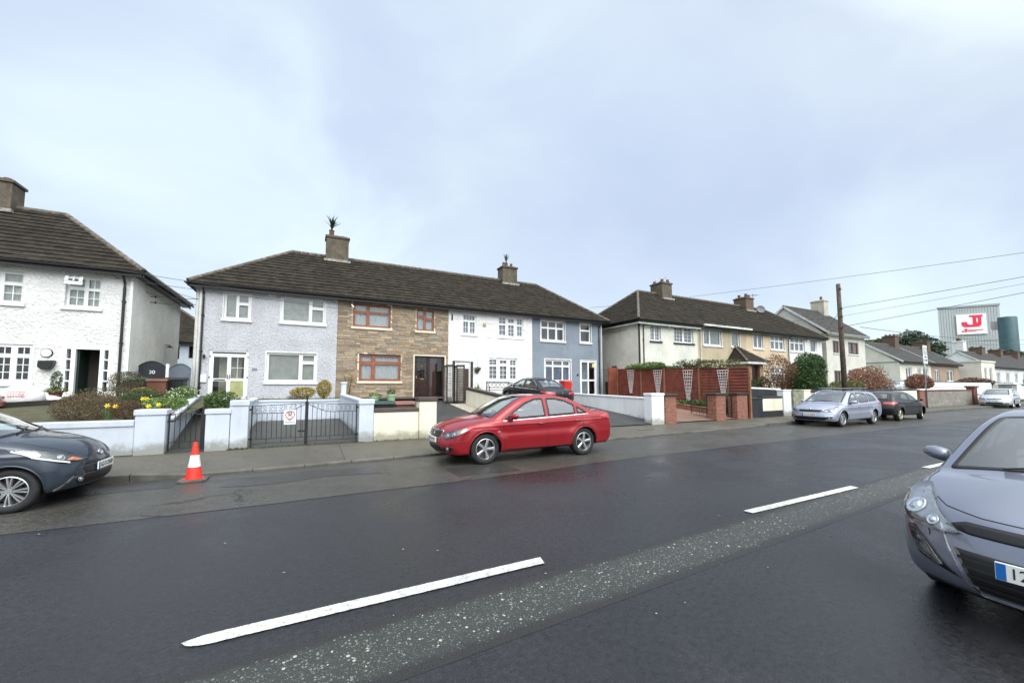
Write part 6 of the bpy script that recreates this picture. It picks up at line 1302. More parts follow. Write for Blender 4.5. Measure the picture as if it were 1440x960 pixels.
window(h6, *holes[0], YR, [(.05, .35, .06, .94, 1, 1), (.40, .95, .06, .94, 1, 1)], cur=(.36, .38, .40), net=True, band=.08); window(h6, *holes[1], YR, simple_lights(1), cur=(.36, .38, .40), net=True, band=.08); window(h6, *holes[2], YR, simple_lights(2), cur=(.3, .3, .3))
g = MB(); g.box(25.8, 31.55, YR - .60, YR - .50, EVR - .04, EVR + .10); g.build('gutter_board', WG, h6)
g = MB(); g.tube([(26.0, YR - .5, EVR), (26.0, YR - .1, EVR - .35), (26.0, YR - .07, 1.2)], .035, 8); g.build('downpipe', WG, h6)
chimney(h6, 36.9, YR + 3.4, 1.2, 1.2, 8.5, 10.0, [(-.35, -.45, .13, .28), (.0, -.4, .12, .22), (.3, -.3, .14, .26), (-.2, .3, .13, .3), (.25, .4, .12, .2)], flash=(8.66, 8.8), m=mat('brown_chimney', (.12, .085, .06), .9, bump=.6))
# porch shared in front of the beige house
PB = mat('porch_brick', (.30, .20, .12), .85, var=.2, vs=6, bump=.5)
mb = MB(); front_wall(mb, 29.1, 31.2, 1.0, 3.5, 18.2, [(29.75, 30.75, 1.2, 3.25)]); mb.box(29.1, 29.3, 18.22, YR, 1.0, 3.5); mb.box(31.0, 31.2, 18.22, YR, 1.0, 3.5); po = mb.build('porch', PB, h6, fix=False)
mb = MB(); mb.box(29.75, 30.75, 18.4, 18.45, 1.2, 3.25); mb.build('porch_door', DK, po)
mb = MB(); xa, xb, ya, ze, zr = 28.9, 31.5, 17.95, 3.5, 4.8; q = 1.2
slope(mb, (0, ya, ze), (1, 0, 0), (0, 1.75 / 2.18, 1.3 / 2.18), (0, -.596, .803), xa, xb, 2.18, lambda t: xa + q * t / 2.18, lambda t: xb - q * t / 2.18, True)
mb.add([(xa, ya, ze), (xa, YR, ze), (xa + q, YR, zr)], [(0, 2, 1)]); mb.add([(xb, ya, ze), (xb, YR, ze), (xb - q, YR, zr)], [(0, 1, 2)]); pr_ = mb.build('porch_roof', TILE, po, fix=False)
mb = MB(); ridge_run(mb, (xa, ya, ze + .04), (xa + q, YR, zr + .04), .08); ridge_run(mb, (xb, ya, ze + .04), (xb - q, YR, zr + .04), .08); mb.build('ridge_cap', RIDGE, pr_)
mb = MB(); mb.box(xa, xb, ya - .03, ya, ze - .16, ze); mb.box(xa, xa + .03, ya, YR, ze - .16, ze); mb.build('fascia', WG, pr_)
holes = [(32.57, 33.9, 4.80, 6.02), (34.95, 37.0, 4.80, 6.02), (34.8, 37.0, 1.9, 3.3), (32.4, 33.6, 1.1, 3.2)]
h7, _, r7 = house('peach_house', 'peach rendered mid-terrace house behind the red shrub', 31.6, 37.4, YR, 1.1, EVR, RGR, HW7, holes)
window(h7, *holes[0], YR, simple_lights(2), cur=(.34, .36, .40), net=True, band=.09); window(h7, *holes[1], YR, simple_lights(6), cur=(.34, .36, .44), net=True, band=.09); window(h7, *holes[2], YR, simple_lights(6), cur=(.3, .32, .36), net=True, band=.06); window(h7, *holes[3], YR, simple_lights(2), cur=(.1, .1, .1), sill=0, nm='front_door')
holes = [(37.91, 40.2, 4.78, 6.02), (41.20, 42.3, 4.80, 6.02), (38.2, 40.2, 1.9, 3.3)]
h8, _, r8 = house('white_end_house', 'white end-terrace house rising behind the dark green shrub', 37.4, 43.2, YR, 1.1, EVR, RGR, HW8, holes, hipR=True)
window(h8, *holes[0], YR, simple_lights(6), cur=(.30, .36, .42), net=True, band=.05); window(h8, *holes[1], YR, simple_lights(1), cur=(.34, .36, .40)); window(h8, *holes[2], YR, simple_lights(6), cur=(.3, .36, .4))
g = MB(); g.box(40.5, 40.8, YR - .1, YR, 5.75, 5.98); g.build('alarm_box', W_, h8, bev=.02)
g = MB(); g.tube([(37.45, YR - .45, EVR - .1), (37.45, YR - .1, EVR - .4), (37.45, YR - .07, 1.2)], .04, 8); g.build('downpipe', GUT, h8)
# aerial and dish at the second chimney
root = thing('television_aerial', (37.7, YR + 3.0, 9.4), 'thin television aerial beside the beige terrace chimney', 'aerial'); mb = MB(); mb.tube([(37.7, YR + 3.0, 9.2), (37.7, YR + 3.0, 10.5)], .018, 6); mb.build('mast', GUT, root); mb = MB(); mb.bar((37.4, YR + 3.0, 10.3), (38.5, YR + 3.0, 10.45), .015)
for k in range(6): mb.bar((37.45 + .18 * k, YR + 2.75, 10.31 + .02 * k), (37.45 + .18 * k, YR + 3.25, 10.31 + .02 * k), .010)
mb.build('boom', GUT, root)
dish(38.2, YR + 2.6, 8.7, 'small grey satellite dish below the television aerial', .38, post=.25)

# ------------------------------------------------------------------ gabled house and bungalows further on
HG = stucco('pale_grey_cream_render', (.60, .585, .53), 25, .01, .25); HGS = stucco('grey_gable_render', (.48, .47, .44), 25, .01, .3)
holes = [(45.2, 46.4, 4.9, 6.1), (48.2, 50.3, 4.9, 6.1), (48.0, 50.4, 1.9, 3.3), (45.2, 46.5, 1.1, 3.2)]
hg, _, rg = house('gabled_house', 'pale two-storey gabled house with brown windows and white bargeboard', 44.0, 51.7, YR, 1.1, 6.75, 9.95, HG, holes, gable=True, tile=TILE2, gut=WG, depth=7.2, wave=False, dxt=.4)
for q in holes: window(hg, *q, YR, simple_lights(2), fm=mat('purple_brown_frame', (.16, .08, .06), .4), cur=(.20, .2, .22), net=True, sm=WS, sill=.1 if q[2] > 1.2 else 0)
chimney(hg, 51.0, YR + 3.6, .9, 1.3, 9.4, 11.2, [(0, -.2, .13, .4)], m=mat('cream_chimney', (.5, .47, .38), .8, dirt=.5), flash=False)
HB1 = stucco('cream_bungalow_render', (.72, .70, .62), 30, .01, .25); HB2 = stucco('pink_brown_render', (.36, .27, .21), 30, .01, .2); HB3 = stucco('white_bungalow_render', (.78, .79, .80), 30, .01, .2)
holes = [(61.2, 62.8, 2.5, 3.9), (64.4, 65.4, 1.8, 3.9), (66.0, 67.6, 2.5, 3.9)]
b1, _, _ = house('cream_bungalow', 'cream bungalow with long grey gable facing the white house', 59.7, 68.4, YR, 1.3, 4.5, 7.0, HB1, holes, gable=True, tile=TILE2, depth=6.6, wave=False, dxt=.5)
for q in holes: window(b1, *q, YR, simple_lights(2), cur=(.3, .32, .3), sill=.1)
chimney(b1, 67.4, YR + 3.3, 1.1, 1.3, 6.4, 8.15, [(0, -.4, .14, .2), (0, 0, .14, .2), (0, .4, .14, .2)], m=mat('brown_chimney', (.12, .085, .06), .9, bump=.6), flash=False)
holes = [(69.6, 71.0, 1.8, 3.8), (73.4, 75.8, 2.3, 3.8)]
b2, _, _ = house('pink_bungalow', 'pink brown rendered bungalow joined to the cream bungalow', 68.4, 77.7, YR, 1.3, 4.5, 7.0, HB2, holes, gable=True, tile=TILE2, depth=6.6, wave=False, dxt=.5)
for q in holes: window(b2, *q, YR, simple_lights(2), cur=(.12, .12, .12), sill=.1)
chimney(b2, 77.0, YR + 3.3, 1.0, 1.6, 6.4, 7.9, [(0, 0, .14, .2)], m=mat('brown_chimney', (.12, .085, .06), .9, bump=.6), flash=False)
root = thing('flat_roof_annexe', (81.5, 18.5, 1.2), 'small cream flat-roofed annexe beside the white bungalow', 'building'); mb = MB(); front_wall(mb, 79.0, 84.5, 1.0, 4.9, 18.0, [(80.2, 81.2, 2.0, 4.2), (82.2, 83.4, 2.0, 4.2)]); mb.box(79, 79.3, 18.02, 24, 1, 4.9); mb.box(84.2, 84.5, 18.02, 24, 1, 4.9); mb.box(78.9, 84.6, 17.9, 24, 4.91, 5.1); mb.box(79.3, 84.2, 19, 19.1, 1, 4.8); mb.build('wall', HB1, root, fix=False)
for q in ((80.2, 81.2, 2.0, 4.2), (82.2, 83.4, 2.0, 4.2)): window(root, *q, 18.0, simple_lights(1), cur=(.12, .12, .12), sill=.1)
holes = [(93 + 4.5 * k, 94.8 + 4.5 * k, 2.2, 3.8) for k in range(8)]
b3, _, _ = house('white_bungalow', 'long white bungalow row with white gable end and brown chimneys', 90.5, 130, YR, 1.3, 4.6, 7.2, HB3, holes, gable=True, tile=TILE2, depth=6.6, wave=False, dxt=1)
for q in holes: window(b3, *q, YR, simple_lights(2), cur=(.16, .16, .18), sill=.1)
for x_ in (99.5, 109, 119): chimney(b3, x_, YR + 3.3, 1.5, 1.5, 6.4, 8.1, [(0, -.5, .15, .2), (0, .5, .15, .2)], m=mat('brown_chimney', (.12, .085, .06), .9, bump=.6), flash=False)
chimney(b3, 95.6, YR + 4.3, 1.3, 1.3, 6.5, 9.0, [(0, 0, .3, .5)], m=HB3, flash=False)
# grey factory block with its hoarding, and the tank
FX = mat('factory_cladding', (.42, .455, .46), .6, var=.05, vs=.1)
P1, P2 = Vector((162.8, 44.6, 0)), Vector((169.6, 34.4, 0)); P1 = Vector((162.8, 44.6, 0)); U = (P2 - P1); wd = U.length; U.normalize(); Nf = Vector((U.y, -U.x, 0)); Nf = -Nf if Nf.dot(Vector((0, 0, 0)) - P1) < 0 else Nf
root = thing('factory_block', tuple((P1 + P2) / 2), 'tall windowless grey factory block carrying a red lettered hoarding', 'building'); mb = MB(); B = P1.normalized() * 22
def pt(u, z, o=0): p = P1 + U * (wd * u) + Nf * o; return (p.x, p.y, z)
cs4 = [P1, P2, P2 + B, P1 + B]; mb.add([(p.x, p.y, z) for z in (0, 24.4) for p in cs4], [(0, 1, 5, 4), (1, 2, 6, 5), (2, 3, 7, 6), (3, 0, 4, 7), (4, 5, 6, 7)]); fb = mb.build('wall', FX, root)
mb = MB(); mb.bar(pt(-.01, 24.3, .1), pt(1.01, 24.3, .1), .25, .5)
for k in range(1, 5): mb.bar(pt(0, 3.6 * k, .05), pt(1, 3.6 * k, .05), .1, .12)
for k in range(1, 22): mb.bar(pt(k / 22, 1, .03), pt(k / 22, 24, .03), .05, .05)
mb.build('cladding_rib', mat('factory_trim', (.35, .385, .39), .6), fb)
hz0, hz1 = 16.3, 22.0; RED = mat('hoarding_red', (.72, .02, .075), .5, var=0)
mb = MB(); p = [pt(.29, hz0, .15), pt(.775, hz0, .15), pt(.775, hz1, .15), pt(.29, hz1, .15), pt(.29, hz0, .35), pt(.775, hz0, .35), pt(.775, hz1, .35), pt(.29, hz1, .35)]; mb.add(p, [(4, 5, 6, 7), (0, 1, 5, 4), (1, 2, 6, 5), (2, 3, 7, 6), (3, 0, 4, 7)]); ho = mb.build('hoarding', mat('hoarding_white', (.82, .82, .82), .5, var=0), root)
def hp(u, v, o=.38): return pt(.29 + .485 * u, hz0 + (hz1 - hz0) * v, o)
mb = MB()
def plate(poly): mb.add([hp(u, v) for u, v in poly] + [hp(u, v, .42) for u, v in poly], [tuple(range(len(poly), 2 * len(poly)))] + [(i, (i + 1) % len(poly), len(poly) + (i + 1) % len(poly), len(poly) + i) for i in range(len(poly))])
def jj(ox, oy, s):
    T = lambda pts: [(ox + s * u, oy + s * v) for u, v in pts]
    plate(T([(.27, .58), (.73, .58), (.71, .49), (.29, .49)]))     # shared top bar
    plate(T([(.39, .49), (.50, .49), (.50, .12), (.39, .12)])); plate(T([(.50, .20), (.55, .20), (.55, .12), (.50, .12)])); plate(T([(.55, .49), (.67, .49), (.67, .12), (.55, .12)]))
    plate(T([(.50, .49), (.55, .49), (.55, .44), (.50, .44)]))
    plate(T([(.01, .26), (.19, .26), (.20, .18), (.26, .12), (.67, .12), (.62, .03), (.54, 0), (.12, 0), (.04, .05), (.01, .14)]))
jj(.16, .36, 1.0); jj(.16, .12, .27)
mb.build('letters', RED, ho, fix=False)
mb = MB(); 
for (u, v, r_) in ((.685, .70, .030), (.685, .76, .022), (.685, .635, .024)): plate([(u + r_ * math.cos(a), v + r_ * 1.4 * math.sin(a)) for a in np.linspace(0, 2 * math.pi, 8, endpoint=False)])
mb.v = [tuple(Vector(v) + Nf * .06) for v in mb.v]; mb.build('white_motif', MATS['hoarding_white'], ho, fix=False)
mb = MB(); u = .36
while u < .86: w_ = random.uniform(.014, .03); plate([(u, .185), (u + w_, .185), (u + w_, .225), (u, .225)]); u += w_ + .008
u = .36
while u < .62: w_ = random.uniform(.014, .03); plate([(u, .13), (u + w_, .13), (u + w_, .155), (u, .155)]); u += w_ + .008
mb.build('small_print', RED, ho, fix=False)
root = thing('storage_tank', (157.8, 30.9, 0), 'tall teal cylindrical storage tank beside the grey factory block', 'tank'); mb = MB(); mb.lathe([(1.65, 0), (1.65, 19), (1.55, 19.2), (.01, 19.4)], (157.8, 30.9, 0), 28); tk = mb.build('shell', mat('teal_cladding', (.04, .10, .115), .45, var=.12, vs=.8), root, smooth='auto')
mb = MB(); mb.bar((157.9, 32.3, 17.3), (157.9, 33.6, 17.3), 1.6, 2.0); mb.build('gantry', mat('beige_gantry', (.40, .38, .36), .6), root)

# ------------------------------------------------------------------ garden walls, piers, gates
PBL = mat('pale_blue_masonry', (.52, .565, .64), .75, var=.05, vs=1.5, bump=.35, bs=45, bd=.006, dirt=.22, splash=1)
CRM = mat('cream_masonry', (.76, .72, .58), .75, var=.05, vs=1.5, bump=.35, bs=45, bd=.006, dirt=.25, splash=1); BRN = mat('brown_coping', (.075, .055, .048), .6, var=.15, bump=.3)
WHM = mat('white_masonry', (.76, .77, .79), .7, var=.05, vs=1.5, bump=.35, bs=30, bd=.008, dirt=.3, splash=1); BLKM = mat('black_masonry', (.022, .026, .032), .6, var=.2, bump=.3, bs=30)
MOSS = mat('mossy_concrete', (.34, .34, .27), .9, var=.3, vs=3, bump=.6, bs=25, bd=.01, dirt=.8, col2=(.12, .14, .07)); IRON = mat('black_iron', (.012, .012, .014), .45, var=.1)
CAPD = mat('dark_coping', (.05, .045, .042), .8, var=.3, bump=.5)
def brick(name, c1, c2, mortar=(.22, .20, .17), bw=.215, bh=.065, off=.5):
    if name in MATS: return MATS[name]
    m = bpy.data.materials.new(name); m.use_nodes = True; t = m.node_tree; L = t.links.new; b = t.nodes['Principled BSDF']; b.inputs['Roughness'].default_value = .85
    src = N(t, 'ShaderNodeNewGeometry').outputs['Position']; s_ = N(t, 'ShaderNodeSeparateXYZ'); L(src, s_.inputs[0]); ad = N(t, 'ShaderNodeMath', operation='ADD'); L(s_.outputs[0], ad.inputs[0]); L(s_.outputs[1], ad.inputs[1])
    cv = N(t, 'ShaderNodeCombineXYZ'); L(ad.outputs[0], cv.inputs[0]); L(s_.outputs[2], cv.inputs[1])
    bt = N(t, 'ShaderNodeTexBrick'); bt.offset = off; bt.inputs['Scale'].default_value = 1; bt.inputs['Brick Width'].default_value = bw; bt.inputs['Row Height'].default_value = bh; bt.inputs['Mortar Size'].default_value = .008 if bh < .1 else .012; bt.inputs['Color1'].default_value = (*c1, 1); bt.inputs['Color2'].default_value = (*c2, 1); bt.inputs['Mortar'].default_value = (*mortar, 1); L(cv.outputs[0], bt.inputs[0])
    nz = N(t, 'ShaderNodeTexNoise'); nz.inputs['Scale'].default_value = 9; nz.inputs['Detail'].default_value = 5; L(src, nz.inputs[0]); r = ramp(t, [(.3, .7), (.7, 1.2)]); L(nz.outputs[0], r.inputs[0])
    mx = N(t, 'ShaderNodeMix'); mx.data_type = 'RGBA'; mx.blend_type = 'MULTIPLY'; mx.inputs[0].default_value = 1; L(bt.outputs[0], mx.inputs[6]); L(r.outputs[0], mx.inputs[7]); L(mx.outputs[2], b.inputs['Base Color'])
    bp = N(t, 'ShaderNodeBump'); bp.inputs['Strength'].default_value = .8; bp.inputs['Distance'].default_value = .008; bp.invert = True; L(bt.outputs['Fac'], bp.inputs['Height']); L(bp.outputs[0], b.inputs['Normal']); MATS[name] = m; return m
RB = brick('red_brick', (.30, .085, .045), (.21, .06, .035)); CB = brick('concrete_block', (.26, .245, .215), (.19, .18, .16), bw=.44, bh=.22)
def pier(label, x0, x1, y0, y1, z0, z1, m, cap=.10, capm=None, ov=.025, nm='gate_pier', taper=0, group=None):
    root = thing(nm, ((x0 + x1) / 2, (y0 + y1) / 2, z0), label, 'gate pier', group); mb = MB(); mb.box(x0, x1, y0, y1, z0 - .1, z1 - cap - .003); mb.build('shaft', m, root, bev=.012)
    mb = MB(); mb.box(x0 - ov, x1 + ov, y0 - ov, y1 + ov, z1 - cap, z1); mb.build('cap', capm or m, root, bev=.022); return root
def gwall(label, a, b, th, z0, za, zb_, m, cap=.08, capm=None, ov=.03, nm='garden_wall', plinth=None):
    """wall from a to b, top falling from za to zb_"""
    (ax, ay), (bx, by) = a, b; d = Vector((bx - ax, by - ay)); n = Vector((-d.y, d.x)).normalized() * th / 2; root = thing(nm, ((ax + bx) / 2, (ay + by) / 2, z0), label, 'wall')
    def seg(mb, w, lo0, lo1, hi0, hi1, ext=0):
        dn = d.normalized() * ext; nn = n.normalized() * w; P = [(ax - dn.x + s_ * nn.x, ay - dn.y + s_ * nn.y) for s_ in (-1, 1)] + [(bx + dn.x + s_ * nn.x, by + dn.y + s_ * nn.y) for s_ in (1, -1)]
        lo = [lo0, lo0, lo1, lo1]; hi = [hi0, hi0, hi1, hi1]; mb.add([(p[0], p[1], l) for p, l in zip(P, lo)] + [(p[0], p[1], h) for p, h in zip(P, hi)], [(0, 3, 2, 1), (4, 5, 6, 7), (0, 1, 5, 4), (1, 2, 6, 5), (2, 3, 7, 6), (3, 0, 4, 7)])
    mb = MB(); seg(mb, th / 2, z0 - .35, z0 - .35, za - cap - .003, zb_ - cap - .003); mb.build('wall_face', m, root)
    mb = MB(); seg(mb, th / 2 + ov, za - cap, zb_ - cap, za, zb_, .0); mb.build('coping', capm or m, root, bev=.015)
    if plinth: mb = MB(); seg(mb, th / 2 + .012, z0 - .1, z0 - .1, z0 + plinth[0], z0 + plinth[0]); mb.build('plinth', plinth[1], root)
    return root
WY = 11.72
gwall('long pale blue front wall left of the path gate', (-15.5, WY + .11), (-3.31, WY + .11), .20, .15, .95, .93, PBL, .13)
pier('wide pale blue pier left of the iron path gate', -3.30, -2.77, WY - .02, WY + .34, .13, 1.16, PBL, .13)
pier('lower pale blue pier between the two iron gates', -2.04, -1.57, WY - .02, WY + .32, .13, 1.14, PBL, .12)
pier('taller pale blue pier hinging the double gates', -1.56, -1.20, WY + .0, WY + .36, .13, 1.34, PBL, .14)
pier('pale blue pier at the right of the double gates', 1.36, 1.74, WY, WY + .36, .13, 1.32, PBL, .14)
gwall('low pale blue wall climbing beside the front path', (-2.83, 12.05), (-3.6, 18.9), .16, .2, .93, 1.36, PBL, .07)
gwall('pale blue wall along the left of the drive', (-1.53, 12.08), (-1.66, 18.1), .16, .2, 1.18, 1.24, PBL, .08)
gwall('pale blue wall along the right of the drive', (1.58, 12.08), (1.42, 18.0), .16, .2, 1.27, 1.36, PBL, .08)
gwall('pale blue retaining wall under the lawn', (-1.6, 18.12), (1.4, 18.12), .16, .3, 1.15, 1.15, PBL, .08)
pier('tall pale blue post at the inner corner of the drive', 1.36, 1.56, 18.02, 18.24, .3, 1.86, PBL, .08, nm='corner_post')
gwall('cream front wall with brown coping in front of the bins', (1.75, WY + .14), (3.01, WY + .14), .22, .15, 1.06, 1.06, CRM, .12, BRN, .015)
pier('cream pier with brown cap beside the tarmac drive', 3.02, 3.54, WY - .02, WY + .36, .15, 1.36, CRM, .13, BRN)
gwall('cream dividing wall with brown coping running to the lattice gates', (7.08, 12.9), (7.08, 18.25), .22, .3, 1.22, 1.64, CRM, .13, BRN, .02)
WG2 = gwall('white dividing wall between the two paved drives', (13.12, 12.2), (13.12, 20.6), .2, .2, 1.20, 1.36, WHM, .08)
pier('white pier joined to the red brick pier', 12.45, 13.14, WY + .0, WY + .42, .16, 1.40, WHM, .10, nm='gate_pier')
pier('red brick pier joined to the white pier', 13.24, 13.92, WY + .04, WY + .42, .16, 1.36, RB, .09, CAPD, .06)
pier('middle red brick pier holding the open iron gate', 16.46, 17.12, WY + .02, WY + .46, .16, 1.38, RB, .09, CAPD, .07)
pier('rightmost red brick pier beside the black wall', 17.95, 18.75, WY + .02, WY + .46, .16, 1.38, RB, .09, CAPD, .07)
pier('squat black pier panel right of the brick piers', 18.95, 20.1, WY + .1, WY + .34, .16, 1.12, BLKM, .08, BLKM)
gwall('short cream wall with black coping and black plinth', (20.12, WY + .24), (21.85, WY + .24), .2, .16, 1.18, 1.18, CRM, .10, BLKM, plinth=(.30, BLKM))
pier('cream pier with black foot before the mossy wall', 21.9, 22.6, WY + .1, WY + .42, .16, 1.5, WHM, .05, nm='gate_pier')
gwall('mossy grey concrete wall behind the silver estate', (23.0, WY + .3), (23.8, WY + .3), .2, .16, 1.52, 1.5, MOSS, .07)
pier('cream pier right of the mossy wall', 23.85, 24.5, WY + .1, WY + .42, .16, 1.5, CRM, .05)
gwall('cream wall with dark sunk panel behind the silver estate', (24.55, WY + .3), (38.6, WY + .3), .2, .16, 1.42, 1.5, CRM, .10, BLKM)
mb = MB(); mb.box(24.8, 27.0, WY + .185, WY + .197, .95, 1.26); tag(mb.build('wall_panel', BLKM), 'dark painted panel on the cream wall behind the estate', 'panel')
gwall('stepped white coped wall between the gardens of the cream house', (20.6, 13.2), (24.0, 13.2), .2, .6, 1.66, 1.55, BLKM, .09, WHM, .02)
gwall('black coped garden wall under the dark green shrub', (24.2, 13.0), (30.5, 13.0), .2, .6, 1.5, 1.45, MOSS, .1, BLKM, .05)
pier('brown brick pier with pale cap before the block wall', 38.8, 40.1, WY + .1, WY + .5, .16, 1.50, RB, .1, WHM, .05)
gwall('grey concrete block wall with brown coping', (40.15, WY + .32), (49.6, WY + .32), .22, .18, 1.42, 1.42, CB, .12, mat('brown_cap', (.13, .05, .035), .8, var=.2), .02)
pier('brown brick pier at the far end of the block wall', 49.7, 50.5, WY + .1, WY + .55, .2, 1.72, mat('dark_red_pier', (.17, .06, .045), .85, var=.25), .16, mat('brown_cap', (.13, .05, .035), .8), .08)
root = gwall('white ornamental wall behind the block wall', (41.0, 13.6), (62.0, 13.6), .2, .5, 1.70, 1.72, WHM, .06)
mb = MB()
for k in range(26):
    x = 41.3 + .8 * k; mb.prism([(x + .34 + .3 * math.cos(a), 1.72 + .3 * math.sin(a)) for a in np.linspace(0, math.pi, 9)], 13.5, 13.7, 'xz')
mb.build('scalloped_block', WHM, root)
def rail_fence(label, x0, x1, y, z0, z1, n, m=IRON, nm='railings'):
    root = thing(nm, ((x0 + x1) / 2, y, z0), label, 'railings'); mb = MB()
    for z in (z0 + .08, z1 - .05): mb.bar((x0, y, z), (x1, y, z), .03)
    for k in range(n + 1): x = x0 + (x1 - x0) * k / n; mb.bar((x, y, z0), (x, y, z1), .018 if k % 12 else .05)
    mb.build('bars', m, root); return root
rail_fence('long dark railings in front of the pink bungalow', 52, 82, 16.0, 1.1, 2.2, 150)
for x in (62.5, 70.5): pier('far white capped gate pier' + (' nearest the silver hatchback' if x < 65 else ' at the right edge of the photo'), x, x + 1.6, 12.3, 13.2, .2, 2.0, mat('grey_pier', (.25, .25, .24), .8), .14, WHM, .15)
gwall('far white garden wall running to the right edge', (64.3, 12.7), (70.4, 12.7), .2, .2, 1.7, 1.7, HB3, .1); gwall('long pale grey wall before the white bungalow', (84, 15.5), (130, 15.5), .2, .3, 2.6, 2.6, MOSS, .1)
# scrolled iron gates
def spiral(cx, cz, r, turns, start, sgn, y, n=22): return [(cx + (r * (1 - .82 * i / n)) * math.cos(start + sgn * turns * 2 * math.pi * i / n), y, cz + (r * (1 - .82 * i / n)) * math.sin(start + sgn * turns * 2 * math.pi * i / n)) for i in range(n + 1)]
root = thing('double_gate', (.07, WY + .16, .17), 'black wrought iron double drive gates with scrolls', 'gate'); gy = WY + .16
for side in (-1, 1):
    xa, xb = (-1.14, .05) if side < 0 else (1.31, .10); fr = MB()
    low = lambda t: 1.0 + (.22 * (max(0, t - .55) / .45) ** 1.4); up = lambda t: 1.18 + .06 * t
    fr.bar((xa, gy, .17), (xa, gy, 1.20), .03); fr.bar((xb, gy, .15), (xb, gy, 1.28), .028)
    fr.tube([(xa + (xb - xa) * t, gy, low(t)) for t in np.linspace(0, 1, 16)], .010, 6); fr.tube([(xa + (xb - xa) * t, gy, up(t)) for t in np.linspace(0, 1, 10)], .009, 6)
    for z in (.25, .36): fr.bar((xa, gy, z), (xb, gy, z), .022, .012)
    lf = fr.build('gate_leaf', IRON, root); mb = MB(); n = 11
    for k in range(1, n): t = k / n; x = xa + (xb - xa) * t; mb.tube([(x, gy, .25 if k % 3 == 0 else .36), (x, gy, low(t))], .0075, 6)
    mb.build('bar', IRON, lf); mb = MB()
    for k in range(5):
        t = (k + .5) / 5.3; x = xa + (xb - xa) * t; c = (low(t) + up(t)) / 2; r = (up(t) - low(t)) * .26
        if r < .02: continue
        for s_ in (-1, 1): mb.tube(spiral(x + s_ * .055, c + r * .9, r * .95, 1.1, math.pi / 2, -s_, gy), .005, 5); mb.tube(spiral(x + s_ * .055, c - r * .9, r * .95, 1.1, -math.pi / 2, s_, gy), .005, 5)
    mb.build('scroll', IRON, lf)
mb = MB(); mb.bar((.075, gy - .02, .13), (.075, gy - .02, 1.34), .035); mb.tube([(.075, gy - .02, 1.34), (.075, gy - .02, 1.40), (.075, gy - .02, 1.47)], [.02, .028, .004], 8); mb.box(-.12, .07, gy - .045, gy - .02, .50, .54); mb.tube([(-.02, gy - .03, .36), (-.02, gy - .03, .78), (.05, gy - .03, .78)], .007, 6); mb.build('centre_post', IRON, root)
mb = MB()
for x in (-1.18, 1.34):
    for z in (.35, 1.08): mb.box(x - .05, x + .05, gy - .015, gy + .015, z, z + .04)
mb.build('hinge', IRON, root)
root2 = thing('parking_sign', (-.30, gy - .03, .72), 'white no parking sign hung on the double gates', 'sign'); mb = MB(); mb.box(-.44, -.17, gy - .035, gy - .027, .70, 1.07); pl = mb.build('plate', W_, root2, bev=.01)
mb = MB(); mb.tube([(-.305 + .10 * math.cos(a), gy - .038, .945 + .10 * math.sin(a)) for a in np.linspace(0, 2 * math.pi, 25)], .010, 6, caps=False); mb.tube([(-.375, gy - .038, 1.015), (-.235, gy - .038, .875)], .008, 6); mb.build('ring', mat('sign_red', (.45, .02, .03), .5), pl)
INK = mat('sign_ink', (.01, .01, .015), .5, var=0); text('P', .19, 'letter', INK, pl, (-.305, gy - .037, .945), (R(90), 0, 0)); text('NO', .07, 'letter', INK, pl, (-.305, gy - .037, .81), (R(90), 0, 0)); text('PARKING', .062, 'letter', INK, pl, (-.305, gy - .037, .75), (R(90), 0, 0), xs=.9)
def iron_gate(label, a, b, z0, z1, n, arch=.1, nm='iron_gate', scroll=True):
    (ax, ay), (bx, by) = a, b; root = thing(nm, ((ax + bx) / 2, (ay + by) / 2, z0), label, 'gate'); P = lambda t, z: (ax + (bx - ax) * t, ay + (by - ay) * t, z); mb = MB(); top = lambda t: z1 + arch * math.sin(math.pi * t)
    mb.bar(P(0, z0), P(0, z1 + .06), .028); mb.bar(P(1, z0), P(1, z1 + .06), .028)
    mb.tube([P(t, top(t)) for t in np.linspace(0, 1, 12)], .009, 6)
    for z in (z0 + .08, z0 + .22): mb.bar(P(0, z), P(1, z), .018, .012)
    fr = mb.build('frame', IRON, root); mb = MB()
    for k in range(1, n): mb.tube([P(k / n, z0 + .08 if k % 2 == 0 else z0 + .22), P(k / n, top(k / n))], .0075, 6)
    mb.build('bar', IRON, fr)
    if scroll:
        mb = MB(); mb.tube([P(t, top(t) + .13 * math.sin(math.pi * t) + .02) for t in np.linspace(.04, .96, 12)], .006, 6); y = (ay + by) / 2
        for t, s_ in ((.33, -1), (.62, 1), (.8, 1), (.18, -1)): c = P(t, top(t) + .07); mb.tube([(q[0], c[1], q[2]) for q in spiral(c[0], c[2], .045, 1.2, -math.pi / 2, s_, y)], .005, 5)
        mb.build('scroll', IRON, fr)
    return root
iron_gate('small black iron path gate with arched top', (-2.74, gy), (-2.14, gy), .17, 1.0, 6, .07)
mb = MB(); mb.bar((-2.10, gy, .12), (-2.10, gy, 1.18), .07); mb.box(-2.85, -2.62, gy - .04, gy - .02, .86, .90); tag(mb.build('gate_post', IRON), 'stout black post at the right of the path gate', 'post')
iron_gate('dark iron drive gate standing open at the brick pier', (16.42, 12.2), (16.82, 13.35), .25, 1.25, 9, .1, scroll=False); iron_gate('narrow dark gate between the two brick piers', (17.16, 12.0), (17.92, 12.0), .2, 1.2, 6, .05, scroll=False)
